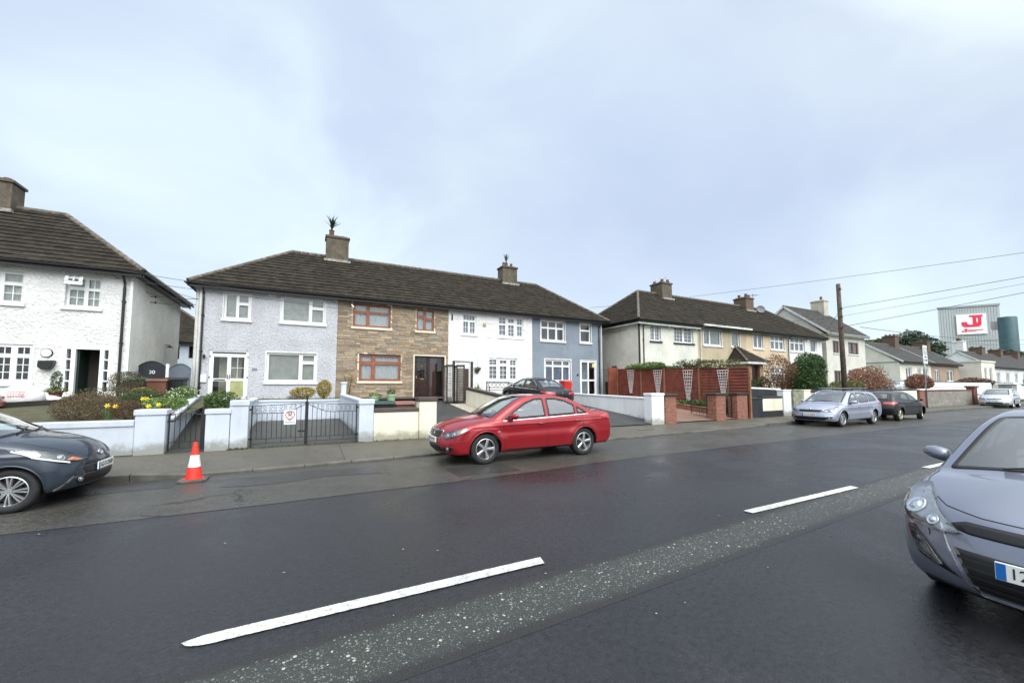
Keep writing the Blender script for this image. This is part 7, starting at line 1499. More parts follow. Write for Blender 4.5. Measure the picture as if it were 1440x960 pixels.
# ------------------------------------------------------------------ brown fence with white trellises
FB = mat('red_brown_boards', (.20, .050, .028), .75, var=.22, vs=3, bump=.5, bs=40, bd=.006); FP = mat('tan_post', (.27, .12, .065), .8, var=.2, bump=.4)
root = thing('board_fence', (19.0, 16.2, .5), 'tall red brown boarded fence dividing the two terraces', 'fence'); ys = [20.86, 18.7, 16.85, 14.5, 12.84, 11.75]; topz = lambda y: 2.53 + (y - 11.7) * .035; bot = lambda y: slope_z(y) - .02
for i in range(5):
    y1, y0 = ys[i], ys[i + 1]; zt, zb0 = topz((y0 + y1) / 2), bot((y0 + y1) / 2); nb = 15; mb = MB()
    for k in range(nb):
        a = zb0 + (zt - zb0) * k / nb; b = zb0 + (zt - zb0) * (k + 1) / nb; mb.add([(18.965, y0, a), (18.965, y1, a), (19.010, y1, b), (19.010, y0, b), (19.02, y0, a), (19.02, y1, a), (19.02, y1, b), (19.02, y0, b)], [(0, 1, 2, 3), (4, 7, 6, 5), (0, 4, 5, 1), (3, 2, 6, 7), (0, 3, 7, 4), (1, 5, 6, 2)])
    mb.build('board_panel', FB, root, fix=True); mb = MB(); mb.box(18.96, 19.05, y0, y1, zt + .002, zt + .04); mb.build('top_rail', FB, root)
for y in ys: mb = MB(); mb.box(18.93, 19.03, y - .05, y + .05, bot(y) - .2, topz(y) + .07); mb.build('post', FP, root, bev=.008)
mb = MB(); mb.box(18.2, 19.0, 20.88, 20.95, 1.0, 2.95); mb.build('return_panel', FB, root)
TR = mat('white_trellis', (.72, .66, .64), .7, var=.1)
for i, (y, wt, h, wher) in enumerate([(19.57, .62, 1.5, 'nearest the houses'), (17.32, .66, 1.45, 'second from the houses'), (15.18, .64, 1.75, 'reaching lowest, third from the houses'), (13.08, .62, 1.30, 'nearest the street')]):
    r = thing('fan_trellis', (18.93, y, topz(y) - h), 'white fan trellis on the brown fence, ' + wher, 'trellis', 'fan trellises on the brown fence'); z1 = topz(y) - .06; z0 = z1 - h; mb = MB(); wb = .17
    for k in range(5): q = (k - 2) / 2; mb.bar((18.93, y + q * wt / 2, z1), (18.93, y + q * wb / 2, z0), .036, .012)
    mb.build('upright', TR, r); mb = MB()
    for k in range(10): t = k / 9; w = wt + (wb - wt) * t; mb.bar((18.915, y - w / 2, z1 - .02 - (h - .04) * t), (18.915, y + w / 2, z1 - .02 - (h - .04) * t), .012, .036)
    mb.build('crosspiece', TR, r)
iron_gate('grey metal side gate between the slate blue house and the fence', (18.56, 22.4), (19.6, 22.4), 1.1, 2.9, 8, 0, scroll=False)
gwall('dark timber screen low in the gap beside the slate blue house', (18.56, 21.6), (19.6, 21.6), .06, 1.0, 2.0, 2.0, mat('dark_screen', (.03, .02, .015), .7), .05)
# ------------------------------------------------------------------ lattice side gates at the stone-clad house
LB = mat('dark_brown_timber', (.045, .028, .02), .7, var=.2, bump=.4); LG = mat('grey_lattice', (.30, .28, .26), .8, var=.2)
root = thing('lattice_gate', (6.45, 18.4, .85), 'folded dark brown timber gates with grey lattice panels', 'gate'); xs = [5.88, 6.12, 6.40, 6.62, 6.90]; yo = [18.35, 18.62, 18.35, 18.62, 18.35]
for i in range(4):
    a, b = Vector((xs[i], yo[i], 0)), Vector((xs[i + 1], yo[i + 1], 0)); mb = MB(); z0, z1 = .88, 2.68 + .05 * (i % 2)
    for p in (a, b): mb.bar(tuple(p + Vector((0, 0, z0))), tuple(p + Vector((0, 0, z1))), .06, .06)
    for z in (z0 + .05, z1 - .04): mb.bar(tuple(a + Vector((0, 0, z))), tuple(b + Vector((0, 0, z))), .05, .08)
    lf = mb.build('gate_leaf', LB, root); mb = MB()
    for k in range(22): z = z0 + .12 + (z1 - z0 - .22) * k / 21; mb.bar(tuple(a.lerp(b, .08) + Vector((0, -.02, z))), tuple(a.lerp(b, .92) + Vector((0, -.02, z))), .014, .03)
    for t in (.3, .5, .7): mb.bar(tuple(a.lerp(b, t) + Vector((0, -.01, z0 + .1))), tuple(a.lerp(b, t) + Vector((0, -.01, z1 - .08))), .025, .012)
    mb.build('lattice', LG, lf)
mb = MB(); mb.box(7.0, 7.75, 19.9, 19.95, .95, 2.62); tag(mb.build('timber_screen', LB), 'dark solid timber screen between the lattice gates and the white house', 'screen')
for i, (x, y) in enumerate(((7.08, 20.4), (8.2, 20.6))): mb = MB(); mb.box(x - .06, x + .06, y - .06, y + .06, .9, 3.05); tag(mb.build('timber_post', LB, bev=.01), ('dark post rising behind the lattice gates' if i == 0 else 'dark post rising right of the timber screen'), 'post')
mb = MB(); mb.tube([(6.0 + .02, 20.3, 2.0), (6.0, 20.3, 1.0)], [.05, .07], 8)
# ------------------------------------------------------------------ bins, bench, pots, sacks
def bin_(label, x, y, z, body, lid, rz=0, h=1.05, w=.56, group=None):
    root = thing('wheelie_bin', (x, y, z), label, 'bin', group, rz or 1e-9); mb = MB(); a, b = w * .40, w * .5; d0, d1 = w * .42, w * .58
    mb.add([(sx * a, sy * d0, .05) for sx, sy in ((-1, -1), (1, -1), (1, 1), (-1, 1))] + [(sx * b, sy * d1, h - .12) for sx, sy in ((-1, -1), (1, -1), (1, 1), (-1, 1))], [(0, 3, 2, 1), (4, 5, 6, 7), (0, 1, 5, 4), (1, 2, 6, 5), (2, 3, 7, 6), (3, 0, 4, 7)]); mb.build('bin_body', body, root, bev=.03)
    mb = MB(); mb.prism([(-d1 - .05, h - .11), (-d1 - .05, h - .07), (-d1 * .5, h - .01), (d1 * .6, h), (d1 + .02, h - .04), (d1 + .02, h - .11)], -b - .03, b + .03, 'yz'); mb.build('lid', lid, root, bev=.015)
    mb = MB(); mb.bar((-b * .8, d1 + .08, h - .1), (b * .8, d1 + .08, h - .1), .03); mb.build('handle', body, root)
    for s_ in (-1, 1): mb = MB(); mb.lathe([(.001, -.025), (.10, -.025), (.10, .025), (.001, .025)], (s_ * (a + .03), d0 + .02, .10), 16, 'x'); mb.build('wheel', MATS['black_iron'], root)
    return root
BB = mat('brown_bin', (.16, .065, .04), .5, var=.15); GB = mat('green_bin_lid', (.03, .14, .06), .5, var=.1); KB = mat('black_bin', (.012, .014, .018), .5, var=.1); RBN = mat('red_bin', (.55, .025, .02), .45, var=.05)
bn = bin_('brown wheelie bin beside the lavender house gates', -4.85, 19.3, .92, BB, BB, .1)
bn2 = bin_('black wheelie bin touching the brown bin by the lavender house', -4.42, 19.8, .98, KB, KB)
text('2', .22, 'bin_number', W_, None, (-4.15, 19.02, 1.5), (R(90), 0, 0)).parent = None
bin_('black bin with green lid in front of the black side gate', -5.7, 20.0, .98, KB, GB)
bin_('black wheelie bin with green lid behind the cream wall', 2.15, 12.75, .22, KB, mat('dark_lid', (.02, .05, .035), .5), .05, 1.02)
bin_('brown topped wheelie bin behind the cream wall', 2.80, 12.75, .22, BB, mat('brown_lid', (.20, .09, .07), .5), -.05, 1.0)
bin_('bright red wheelie bin behind the black saloon', 14.7, 20.9, 1.0, RBN, RBN, 0, 1.05)
o = bpy.data.objects.get('bin_number'); tag(o, 'white figure 2 painted on the black bin by the passage', 'number'); 
if o: o.parent = bn2; o.location = (-.05, -.33, .55); del o['label']; del o['category']
root = thing('garden_bench', (10.0, 20.9, 1.02), 'black metal garden bench with lattice back under the white house window', 'bench'); mb = MB()
for k in range(5): mb.box(9.3, 10.8, 20.65 + .09 * k, 20.71 + .09 * k, 1.44, 1.47)
mb.build('seat', IRON, root); mb = MB()
for z in (1.6, 1.93): mb.bar((9.3, 21.1, z), (10.8, 21.12, z), .03)
for k in range(6):
    x = 9.3 + .25 * k; mb.bar((x, 21.1, 1.6), (x + .25, 21.12, 1.93), .016); mb.bar((x + .25, 21.1, 1.6), (x, 21.12, 1.93), .016)
mb.build('backrest', IRON, root)
for x in (9.32, 10.78):
    for y, z in ((20.68, 1.65), (21.1, 1.95)): mb = MB(); mb.bar((x, y, 1.0), (x, y + .02, z), .04); mb.build('leg', IRON, root)
    mb = MB(); mb.bar((x, 20.66, 1.66), (x, 21.12, 1.66), .04, .03); mb.build('armrest', IRON, root)
LEAF = colattr_mat('leaf', .6, 0, trans=.25)
def shrub(nm, label, c, rad, n, size, cols, group=None, noise=.22, hollow=.5, stems=5, cat='shrub', flat=0):
    x, y, z = c; root = thing(nm, (x, y, z - rad[2]), label, cat, group); mb = MB(); strew_leaves(mb, c, rad, n, size, cols, noise=noise, hollow=hollow, flat=flat); mb.build('foliage', LEAF, root, fix=False)
    s = MB()
    for k in range(stems):
        a = random.uniform(0, 6.28); p = (x + math.cos(a) * rad[0] * .55, y + math.sin(a) * rad[1] * .55, z + rad[2] * .4); s.tube([(x + .03 * k * math.cos(a), y, z - rad[2] - .1), ((x + p[0]) / 2, (y + p[1]) / 2, z - rad[2] * .3), p], [.02, .014, .006], 5)
    s.build('stem', mat('bark', (.09, .07, .05), .9, bump=.8, bs=30), root); return root
brn = [(.13, .085, .045), (.10, .065, .035), (.16, .11, .06), (.07, .05, .025)]; grn = [(.05, .085, .025), (.035, .06, .02), (.07, .11, .035)]; brt = [(.12, .20, .04), (.16, .24, .06), (.08, .15, .035)]; yel = [(.42, .30, .03), (.30, .22, .03), (.24, .20, .04), (.5, .36, .05)]; red = [(.22, .07, .03), (.16, .05, .03), (.13, .09, .04)]
shrub('clipped_hedge', 'boxy russet clipped shrub in front of the white house side wall', (-5.45, 18.3, 1.85), (.48, .42, .42), 5200, .017, [(.12, .085, .05), (.09, .06, .04), (.07, .075, .03)], noise=.08, flat=.85)
shrub('twiggy_shrub', 'broad pale brown twiggy dome behind the pale blue wall', (-4.65, 13.4, 1.16), (.66, .5, .36), 9000, .016, brn + [(.20, .15, .08)], noise=.06); shrub('heather', 'low olive brown cushion shrub behind the twiggy dome', (-4.75, 15.6, 1.34), (.85, .7, .34), 6000, .018, [(.09, .085, .035), (.07, .07, .03), (.11, .09, .04)])
shrub('box_shrub', 'dark green rounded shrub behind the daffodils', (-3.9, 14.4, 1.24), (.56, .5, .36), 6500, .019, grn, noise=.10); shrub('red_heather', 'low russet cushion shrub beside the wide pale blue pier', (-3.75, 12.8, 1.12), (.36, .3, .22), 3200, .014, [(.14, .06, .035), (.11, .06, .03)], noise=.12)
shrub('yellow_shrub', 'small yellow leaved shrub before the brown bin', (-4.75, 17.4, 1.40), (.35, .3, .28), 900, .03, yel)
shrub('flower_border', 'bright green border with small white flowers beside the path', (-3.35, 14.6, 1.16), (.36, 1.5, .25), 3600, .035, brt + [(.20, .26, .08)], noise=.3); shrub('flower_border', 'leafy green clump at the top of the front path', (-3.75, 17.5, 1.40), (.45, .8, .28), 1700, .035, brt, noise=.3)
mb = MB()
for _ in range(50):
    x, y = random.gauss(-3.5, .22), random.uniform(13.5, 18); z = 1.36 + (y - 14) * .05 + random.uniform(-.05, .12); 
    for a in (0, 1.5, 3): mb.add([(x - .010 * math.cos(a), y - .010 * math.sin(a), z - .010), (x + .010 * math.cos(a), y + .010 * math.sin(a), z - .010), (x + .010 * math.cos(a), y + .010 * math.sin(a), z + .010), (x - .010 * math.cos(a), y - .010 * math.sin(a), z + .010)], [(0, 1, 2, 3)])
mb.build('blossom', mat('white_petals', (.75, .75, .68), .7, var=0), label='small white blossoms over the green border', cat='flowers', kind='stuff', fix=False)
def daffodil(x, y, z, label, n=2):
    root = thing('daffodil', (x, y, z), label, 'daffodils', 'daffodils behind the pale blue wall'); g = MB(); f = MB()
    for k in range(10): a = random.uniform(0, 6.28); l = random.uniform(.18, .3); g.bar((x + .03 * math.cos(a), y + .03 * math.sin(a), z), (x + .12 * math.cos(a), y + .12 * math.sin(a), z + l), .014, .004)
    for k in range(n):
        fx, fy, fz = x + random.uniform(-.14, .14), y - .05 + random.uniform(-.08, .08), z + random.uniform(.26, .36); g.tube([(x, y, z), (fx, fy, fz)], .004, 4)
        for q in range(6): a = q * 1.047; f.add([(fx, fy - .01, fz), (fx + .045 * math.cos(a - .3), fy, fz + .045 * math.sin(a - .3)), (fx + .06 * math.cos(a), fy, fz + .06 * math.sin(a)), (fx + .045 * math.cos(a + .3), fy, fz + .045 * math.sin(a + .3))], [(0, 1, 2, 3)])
        f.lathe([(.016, -.05), (.024, -.055), (.016, 0)], (fx, fy, fz), 8, 'y')
    g.build('leaves', mat('daffodil_green', (.08, .17, .05), .6, var=.2), root); f.build('bloom', mat('daffodil_yellow', (.75, .60, .04), .6, var=.05), root, fix=False)
for i, (x, y, z, l) in enumerate([(-4.02, 12.6, .88, 'yellow daffodils left of the russet cushion shrub'), (-3.15, 12.35, .92, 'yellow daffodil right behind the wide pale blue pier'), (-3.6, 13.4, 1.05, 'daffodils between the green dome and the pier')]): daffodil(x, y, z, l)
shrub('pink_shrub', 'small reddish leaved plant behind the path gate', (-3.0, 12.6, 1.0), (.16, .25, .14), 350, .025, [(.30, .08, .05), (.20, .06, .04)])
shrub('green_bush', 'fresh green bush behind the lower pale blue pier', (-2.0, 13.2, 1.22), (.42, .4, .30), 2600, .032, brt + grn, noise=.15)
shrub('golden_hedge', 'wide low golden hedge on the lawn edge', (-.05, 19.3, 1.42), (.50, .3, .28), 2400, .028, yel, noise=.07, flat=.8); shrub('golden_shrub', 'upright golden shrub near the corner of the stone-clad house', (.80, 20.1, 1.56), (.33, .3, .42), 2400, .028, yel, noise=.07)
shrub('dry_shrub', 'low pinkish dry shrub left of the golden hedge', (-.35, 18.9, 1.2), (.3, .2, .14), 500, .025, [(.20, .13, .09), (.14, .1, .06)])
shrub('wall_creeper', 'sparse yellow creeper against the stone cladding', (1.95, 21.6, 1.9), (.35, .12, .75), 260, .03, [(.40, .28, .08), (.30, .22, .06)], hollow=.1, cat='climber')
mb = MB()
for _ in range(2600):
    x, y = random.uniform(-1.85, 1.45), random.uniform(18.25, 21.8); a = random.uniform(0, 6.28); l = random.uniform(.05, .14); c = random.choice([(.09, .16, .04), (.13, .20, .06), (.06, .11, .03)]); mb.add([(x, y, 1.05), (x + .012 * math.cos(a), y + .012 * math.sin(a), 1.05), (x + random.uniform(-.04, .04), y + random.uniform(-.04, .04), 1.06 + l)], [(0, 1, 2)], 0, c)
mb.build('lawn_grass', LEAF, label='uneven lawn grass in front of the lavender house', cat='grass', kind='stuff', fix=False)
mb = MB()
for _ in range(900):      # weeds in the foot of the walls
    s_ = random.choice([(-1.25, 1.3, 11.75), (1.74, 3.5, 11.66), (40, 50, 11.88), (22.6, 23.0, 11.8), (-1.6, -1.2, 11.7)]); x, y = random.uniform(s_[0], s_[1]), s_[2] + random.gauss(0, .03); z = .16; l = random.uniform(.02, .07) * (2 if s_[0] > 20 else 1); c = random.choice([(.10, .15, .04), (.07, .11, .03), (.12, .12, .05)]); mb.add([(x, y, z), (x + .012, y, z), (x + random.uniform(-.03, .03), y - random.uniform(0, .05), z + l)], [(0, 1, 2)], 0, c)
mb.build('weeds', LEAF, label='small weeds growing along the foot of the garden walls', cat='weeds', kind='stuff', fix=False)
# pots
def pot(label, x, y, z, r, h, m, nm='plant_pot'):
    root = thing(nm, (x, y, z), label, 'pot'); mb = MB(); mb.lathe([(r * .68, 0), (r * .95, h * .8), (r * 1.08, h * .82), (r * 1.08, h), (r * .92, h), (r * .88, h * .85), (.01, h * .85)], (x, y, z), 20, close=False); mb.build('pot_body', m, root, smooth='auto'); return root
r = pot('terracotta pot with a small dark conifer by the open doorway', -7.2, 18.45, 1.22, .17, .32, POT); mb = MB(); strew_leaves(mb, (-7.2, 18.45, 1.85), (.15, .15, .36), 1100, .022, grn, noise=.05); mb.build('conifer', LEAF, r, fix=False); mb = MB(); strew_leaves(mb, (-7.2, 18.45, 1.55), (.3, .25, .1), 500, .025, brt); mb.build('trailing_leaves', LEAF, r, fix=False)
mb = MB(); strew_leaves(mb, (9.02, 21.7, 2.72), (.2, .14, .13), 500, .02, [(.25, .24, .08), (.2, .15, .05), (.1, .14, .04)]); root = thing('hanging_basket', (9.02, 21.7, 2.5), 'hanging basket on a chain beside the white house window', 'hanging basket'); mb.build('foliage', LEAF, root, fix=False); mb = MB(); mb.lathe([(.02, -.22), (.12, -.15), (.18, 0)], (9.02, 21.7, 2.75), 14, close=False); mb.build('basket', mat('basket_moss', (.09, .08, .05), .9), root); mb = MB(); mb.bar((9.02, 21.7, 2.75), (9.02, 21.7, 3.25), .012); mb.bar((9.02, 21.7, 3.25), (9.02, 21.9, 3.25), .02); mb.build('bracket', GUT, root)
pot_plant(8.55, 20.6, 1.15, .75, 34, 'spiky yellow green yucca beside the white house wall', (.24, .26, .08), 'yucca')
r = pot('pale green trough planter on the brown ledge behind the bins', 2.1, 14.0, 1.12, .14, .22, mat('pale_green_pot', (.30, .45, .28), .6)); mb = MB(); strew_leaves(mb, (2.1, 14, 1.38), (.2, .15, .08), 300, .025, brt); mb.build('foliage', LEAF, r, fix=False)
r = pot('square pale green pot right of the trough planter', 2.62, 13.9, 1.15, .15, .26, mat('pale_green_pot', (.30, .45, .28), .6)); mb = MB(); strew_leaves(mb, (2.62, 13.9, 1.48), (.14, .13, .10), 300, .025, red + brt); mb.build('foliage', LEAF, r, fix=False)
gwall('brown topped ledge wall behind the bins', (1.75, 14.0), (3.3, 14.0), .4, .4, 1.12, 1.12, CRM, .06, BRN)
root = thing('rubble_sack', (-7.35, 17.1, 1.16), 'white rubble sack with red print beside the timber', 'sack'); mb = MB(); n = 16
for k, (r_, z) in enumerate([(.36, 0), (.44, .12), (.40, .3), (.30, .45), (.16, .54), (.05, .56)]): pass
prof = [(.34, 0), (.45, .10), (.43, .28), (.33, .42), (.16, .50), (.12, .58), (.02, .60)]; vs = []
for (r_, z) in prof: vs += [(-7.35 + r_ * (1 + .12 * math.sin(3 * a + 9 * z)) * math.cos(a), 17.1 + .7 * r_ * (1 + .1 * math.cos(4 * a + 5 * z)) * math.sin(a), 1.16 + z * 1.1) for a in np.linspace(0, 2 * math.pi, n, endpoint=False)]
mb.add(vs, [(k * n + i, k * n + (i + 1) % n, (k + 1) * n + (i + 1) % n, (k + 1) * n + i) for k in range(6) for i in range(n)]); mb.build('sack_body', mat('woven_sack', (.74, .72, .74), .8, var=.05, bump=.6, bs=14, bd=.03), root, smooth=True)
mb = MB()
for z in (1.32, 1.38, 1.45): 
    x = -7.53
    while x < -7.2: w = random.uniform(.02, .05); mb.box(x, x + w, 16.765 + (z - 1.3) * .35, 16.775 + (z - 1.3) * .35, z + .06, z + .09); x += w + .015
mb.build('red_print', mat('sack_print', (.55, .12, .12), .7), root)
shrub_m = None
mb = MB(); vs = []
for (r_, z) in [(.30, 0), (.36, .08), (.28, .2), (.1, .26), (.01, .27)]: vs += [(-7.05 + r_ * (1 + .15 * math.sin(3 * a)) * math.cos(a), 17.6 + .6 * r_ * math.sin(a), 1.14 + z) for a in np.linspace(0, 2 * math.pi, n, endpoint=False)]
mb.add(vs, [(k * n + i, k * n + (i + 1) % n, (k + 1) * n + (i + 1) % n, (k + 1) * n + i) for k in range(4) for i in range(n)]); tag(mb.build('plastic_bag', mat('pinkish_bag', (.72, .62, .66), .5, var=.1, bump=.5, bs=20), smooth=True), 'low pinkish white bag between the sack and the potted conifer', 'bag')
TM = mat('sawn_timber', (.34, .19, .09), .8, var=.3, vs=5)
for k in range(9):
    x, y, z, a = -8.55 + random.uniform(-.25, .3), 16.9 + random.uniform(-.4, .3), 1.10 + .035 * k, random.uniform(-.35, .35); mb = MB(); c, s_ = math.cos(a), math.sin(a); mb.bar((x - .8 * c, y - .8 * s_, z), (x + .8 * c, y + .8 * s_, z + .01), .11, .03)
    tag(mb.build('timber_board', TM, bev=.003), 'loose sawn board in the heap by the white house', 'board', 'loose boards heaped by the white house')
mb = MB(); mb.bar((-9.4, 14.2, 1.02), (-6.3, 17.6, 1.22), .06, .16); mb.bar((-6.3, 17.6, 1.2), (-5.4, 16.4, 1.16), .05, .12); tag(mb.build('bed_edging', mat('dark_sleepers', (.03, .028, .022), .85, var=.3, bump=.5)), 'dark timber edging across the left garden', 'edging')
mb = MB(); mb.box(-7.5, -7.34, 16.2, 16.36, 1.13, 1.26); tag(mb.build('paint_tin', mat('red_brown_tin', (.14, .03, .025), .5), bev=.01), 'small dark red tin in front of the sack', 'tin')
# flower bed along the brown fence
gwall('low brick edging of the bed under the trellis fence', (17.75, 12.8), (17.9, 16.4), .12, .3, .62, .85, RB, .05)
shrub('bed_plants', 'green ground plants at the foot of the trellis fence', (18.4, 14.5, .78), (.5, 1.8, .16), 2200, .05, brt + grn, noise=.4); shrub('bed_plants', 'taller green plants in the corner below the nearest trellis', (18.5, 13.0, .85), (.35, .5, .25), 700, .05, grn)
shrub('fence_creeper', 'bright green creeper spilling over the fence top', (19.15, 17.9, 2.86), (.35, 1.75, .22), 3400, .06, brt + [(.15, .22, .05)], noise=.45, cat='climber'); shrub('fence_creeper', 'brownish creeper on the fence top nearer the street', (19.15, 14.6, 2.82), (.4, 1.7, .30), 2200, .055, [(.16, .17, .06), (.14, .10, .06), (.10, .13, .04)], noise=.5, cat='climber')
# shrubs and trees to the right
def tree(nm, label, x, y, z, th, crowns, cols, n, size, tr=.12, group=None, noise=.3):
    root = thing(nm, (x, y, z), label, 'tree', group); s = MB(); s.tube([(x, y, z - .2), (x + .05, y, z + th * .5), (x, y + .05, z + th)], [tr, tr * .8, tr * .55], 10)
    for (cx, cy, cz, rx, ry, rz) in crowns: s.tube([(x, y, z + th * .7), ((x + cx) / 2, (y + cy) / 2, (z + th + cz) / 2), (cx, cy, cz)], [tr * .5, tr * .35, tr * .12], 7)
    s.build('trunk', mat('bark', (.09, .07, .05), .9, bump=.8, bs=30), root); mb = MB(); tot = sum(c[3] * c[4] * c[5] for c in crowns)
    for c in crowns: strew_leaves(mb, c[:3], c[3:], int(n * c[3] * c[4] * c[5] / tot), size, cols, noise=noise, hollow=.3)
    mb.build('crown', LEAF, root, fix=False); return root
tree('evergreen_shrub', 'big dark evergreen shrub behind the silver estate', 29.2, 14.3, .6, 1.2, [(29.2, 14.3, 2.5, 1.35, 1.3, 1.45), (28.3, 14.0, 1.8, .9, .9, 1.0), (30.2, 14.3, 1.9, 1.0, .9, 1.1), (29.5, 14.2, 3.3, .8, .8, .75)], [(.045, .095, .025), (.028, .06, .018), (.07, .14, .035)], 24000, .06)
tree('copper_shrub', 'copper leaved shrub left of the dark evergreen', 27.2, 14.7, .6, 1.2, [(27.0, 14.6, 2.6, 1.0, .9, 1.1), (27.8, 14.8, 1.7, .9, .8, .8), (26.5, 14.5, 2.0, .5, .5, .6)], [(.22, .09, .05), (.16, .07, .04), (.12, .10, .05), (.26, .14, .08)], 5200, .05)
shrub('round_pot_shrub', 'small round green shrub by the brown porch', (27.6, 16.9, 1.7), (.4, .4, .45), 900, .05, grn); shrub('round_pot_shrub', 'dark leafy shrub in front of the porch door', (29.6, 17.2, 1.75), (.5, .4, .6), 1000, .06, grn)
tree('copper_shrub', 'broad copper and pink shrub right of the utility pole', 37.2, 14.2, .6, 1.0, [(37.0, 14.2, 2.3, 1.5, 1.2, 1.0), (38.4, 14.3, 1.9, 1.4, 1.1, .9), (35.6, 14.1, 1.8, 1.2, .9, .8), (39.6, 14.2, 1.6, .9, .9, .6)], [(.30, .13, .09), (.22, .08, .05), (.16, .11, .05), (.36, .22, .16)], 9000, .06)
shrub('copper_hedge', 'low copper hedge behind the parking sign pole', (43.6, 13.3, 1.95), (2.1, .6, .62), 4200, .07, [(.22, .07, .035), (.15, .05, .03), (.12, .08, .04)]); shrub('russet_hedge', 'low russet hedge behind the far railings', (72, 17.0, 2.2), (5.0, .7, .5), 1600, .12, [(.18, .07, .05), (.12, .07, .05)])
shrub('low_green_hedge', 'low green and yellow hedge between the pole and the estate roof bars', (33.0, 13.6, 1.65), (2.6, .5, .55), 2600, .06, [(.10, .13, .04), (.16, .15, .05)])
gcol = [(.035, .060, .030), (.025, .045, .022), (.05, .08, .035)]
tree('background_tree', 'bushy green tree behind the cream bungalow', 91, 33.5, 1.1, 6, [(91, 33.5, 8.4, 2.8, 3, 2.0), (93.5, 33, 7.6, 2.4, 2.5, 1.9)], [(.045, .075, .03), (.06, .095, .035), (.03, .05, .02)], 5200, .26, .3)
tree('background_conifer', 'dark spreading conifer left of the grey factory', 100, 31.0, 1.1, 7, [(100, 31, 9.6, 3.2, 3, 2.0), (103, 30.5, 8.8, 3.4, 3, 1.2), (98, 31, 8, 2.4, 2.5, 2.2), (105, 30, 7.8, 3.0, 2.4, 1.1), (100, 31, 11.2, 1.4, 1.2, .8), (103.5, 31, 10.3, 1.8, 1.4, .6)], gcol, 7200, .24, .3, noise=.5)
tree('background_tree', 'dark tree rising behind the white bungalow roof', 141, 29, 1.1, 5, [(141, 29, 7.2, 4, 4, 3.4), (146, 28.5, 6.5, 4, 4, 2.6)], [(.05, .06, .03), (.035, .045, .025)], 3000, .4, .3)
tree('background_tree', 'small green tree top beside the gabled house', 62, 29.5, 1.1, 5, [(62, 29.5, 7.2, 1.3, 1.3, 1.4)], gcol, 900, .16, .15)
# ------------------------------------------------------------------ pole, wires, sign, cone
WOOD = mat('weathered_pole', (.085, .062, .045), .85, var=.25, vs=6, bump=.7, bs=25, bd=.01)
root = thing('utility_pole', (28.94, 12.15, .15), 'dark timber utility pole behind the silver estate', 'utility pole'); mb = MB(); mb.tube([(28.94 + .10, 12.15, .1), (28.94 + .03, 12.15, 4), (28.92, 12.15, 7.95)], [.15, .13, .105], 14); mb.build('shaft', WOOD, root, smooth=True)
mb = MB()
for z in (7.6, 6.4, 5.9, 5.2): mb.bar((28.78, 12.05, z), (29.08, 12.05, z), .04); mb.tube([(28.8, 12.0, z), (28.8, 12.0, z + .1)], .03, 6)
mb.build('bracket', IRON, root)
WIRE = mat('overhead_wire', (.03, .03, .035), .6, var=0)
def wire(label, a, b, sag=.3, r=.011):
    a, b = Vector(a), Vector(b); pts = [tuple(a.lerp(b, t) - Vector((0, 0, sag * 4 * t * (1 - t)))) for t in np.linspace(0, 1, 24)]; mb = MB(); mb.tube(pts, r, 5); tag(mb.build('overhead_wire', WIRE), label, 'wire', 'overhead wires')
wire('highest thin wire passing over the terrace ridge', (28.0, 22.1, 9.05), (34, -3.2, 8.2), .12); wire('highest thin wire running on behind the chimneys', (37.8, 47.2, 13.5), (28.2, 24.3, 9.35), .1, .02)
wire('dark wire from the utility pole top rising to the right', (28.94, 12.0, 6.45), (34, -3.2, 7.98), .08, .013); wire('faint wire below the dark one, right of the pole', (28.94, 12.0, 5.95), (34, -3.2, 7.9), .1, .008); wire('lowest wire from the pole crossing the factory', (28.94, 12.0, 5.3), (34, -3.2, 7.7), .08, .013)
wire('wire from the pole to the gabled house', (28.94, 12.1, 6.45), (44.0, 19.6, 7.0), .1); wire('wire from the pole to the cream side wall', (28.9, 12.2, 5.9), (20.0, 19.6, 5.6), .15, .009)
wire('level wire crossing above the bungalow chimneys', (51.8, 20, 7.9), (144, 26, 12.2), .6, .03); wire('lower level wire crossing the factory front', (66, 23, 8.2), (144, 26, 11.1), .5, .03)
wire('upper wire crossing the white and lavender house fronts', (-14.0, 14.2, 5.6), (2.08, 21.6, 5.75), .06, .009); wire('lower wire crossing the white and lavender house fronts', (-14.0, 14.2, 5.2), (2.08, 21.6, 5.55), .06, .009)
for i, (a, b, l) in enumerate([((-5.86, 22.3, 5.6), (-4.3, 21.9, 5.55), 'short wire spanning the passage gap'), ((-5.86, 22.3, 5.3), (-4.3, 21.95, 5.3), 'lower short wire spanning the passage gap'), ((-6.6, 20.0, 5.9), (-5.86, 22.3, 5.6), 'wire from the eave to the insulators'), ((-6.0, 24.5, 6.3), (-4.3, 33, 7.0), 'high wire behind the passage gap'), ((19.9, 20.5, 5.7), (19.7, 22.5, 5.6), 'wire on the cream side wall')]): wire(l, a, b, .05, .012)
root = thing('sign_pole', (39.7, 11.75, .16), 'grey post with a tall narrow white parking sign', 'sign'); mb = MB(); mb.tube([(39.7, 11.75, .1), (39.7, 11.75, 4.6)], .045, 10); mb.build('post', mat('galvanised', (.35, .36, .37), .4, metal=.7), root, smooth=True)
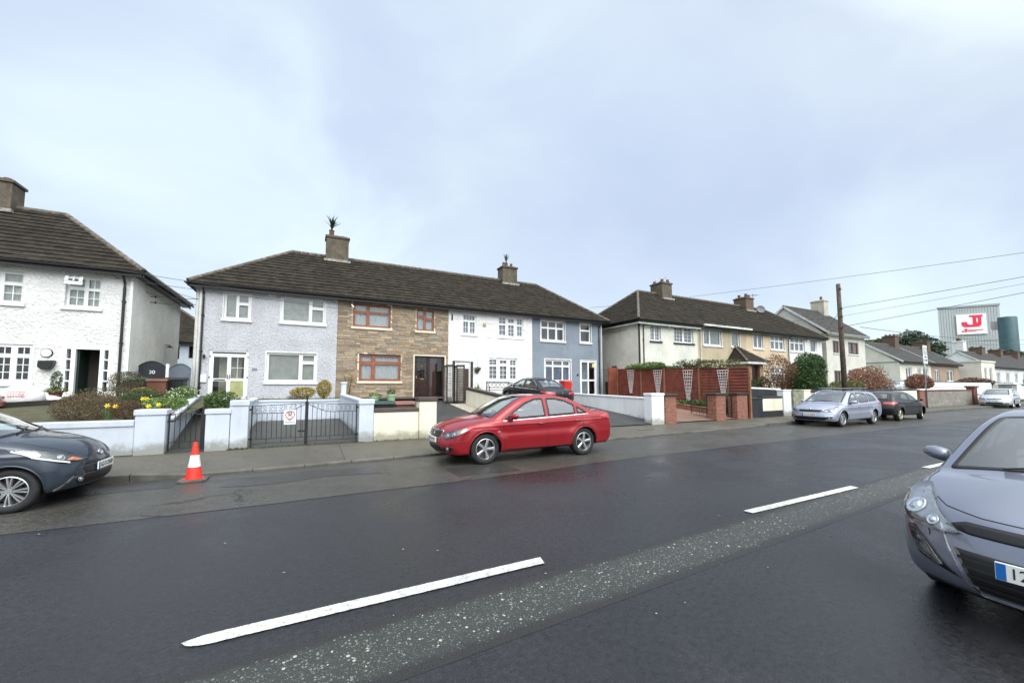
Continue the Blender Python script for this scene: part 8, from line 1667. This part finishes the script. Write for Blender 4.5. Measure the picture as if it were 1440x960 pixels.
mb = MB(); mb.box(39.33, 40.03, 11.66, 11.69, 3.30, 4.62); pl = mb.build('sign_plate', W_, root, bev=.01); mb = MB(); mb.box(39.4, 39.96, 11.652, 11.658, 3.95, 4.5); pb = mb.build('blue_panel', mat('sign_blue_grey', (.36, .42, .42), .5, var=0), pl); text('P', .5, 'letter', MATS['white_upvc'], pl, (39.68, 11.648, 4.22), (R(90), 0, 0)); text('DISC', .2, 'letter', INK, pl, (39.68, 11.652, 3.78), (R(90), 0, 0)); text('ZONE', .2, 'letter', INK, pl, (39.68, 11.652, 3.55), (R(90), 0, 0))
root = thing('traffic_cone', (-1.68, 9.06, .004), 'red and white striped traffic cone on a grey base at the kerb', 'traffic cone'); CG = mat('cone_rubber', (.10, .095, .085), .85, var=.2, bump=.3)
mb = MB(); mb.prism([(-1.70 + .205 * c, 9.04 + .205 * s_) for c, s_ in ((-1, -.72), (-.72, -1), (.72, -1), (1, -.72), (1, .72), (.72, 1), (-.72, 1), (-1, .72))], .005, .045, 'xy'); mb.build('base', CG, root, bev=.008)
H_ = .68; rr = lambda z: .132 - (.132 - .03) * (z / H_)
for nm, za, zb_, m in (('red_band', .045, .245, mat('cone_red', (.72, .035, .02), .5, var=.06, vs=9, dirt=.25)), ('white_band', .247, .455, mat('cone_white', (.74, .75, .76), .4, var=.06, vs=9, dirt=.2)), ('red_top', .457, .68, MATS['cone_red'])):
    mb = MB(); pr = [(rr(za), za), (rr(zb_), zb_)] + ([(.028, zb_), (.02, zb_ - .05)] if nm == 'red_top' else []); mb.lathe(([(.155, .045)] if za < .1 else []) + pr, (-1.70, 9.04, .004), 32, close=False); mb.build(nm, m, root, smooth='auto')

# ------------------------------------------------------------------ parked cars
PI = math.pi
def place(spec, nx, ny, heading, label, z=0, group=None, pitch=0, near=None):
    """nx, ny: where the middle of the front bumper stands; heading of the nose"""
    sp = spec; L = sp['L']; c, s_ = math.cos(heading), math.sin(heading)
    r = make_car(sp, (nx - c * L, ny - s_ * L, z), heading, label, 'car', group)[0]
    if pitch: r.rotation_euler = (0, -pitch, heading)
    return r
place(red_sedan(), 2.58, 8.82, PI, 'bright red saloon parked at the kerb by the cream wall')
place(big_hatch(), 4.09, .68, PI, 'gunmetal grey hatchback in the near lane with plate starting 12')
place(city_car(), -2.74, 8.60, 0, 'dark blue grey small hatchback parked left of the traffic cone')
place(estate(), 18.98, 9.28, PI, 'pale silver blue estate car with roof bars')
place(black_hatch(), 29.15, 9.40, 0, 'black hatchback with pale gold wheels, seen from behind')
place(driveway_sedan(), 10.5, 20.2, R(93), 'black saloon on the driveway in front of the white house', z=.46, pitch=R(5))
place(silver_hatch(), 47.7, 10.35, PI + R(4), 'white silver hatchback facing the camera at the far kerb')
place(small_pale_car(), 50.5, 17.2, PI + R(10), 'ice blue hatchback parked in the garden of the gabled house', z=.85)
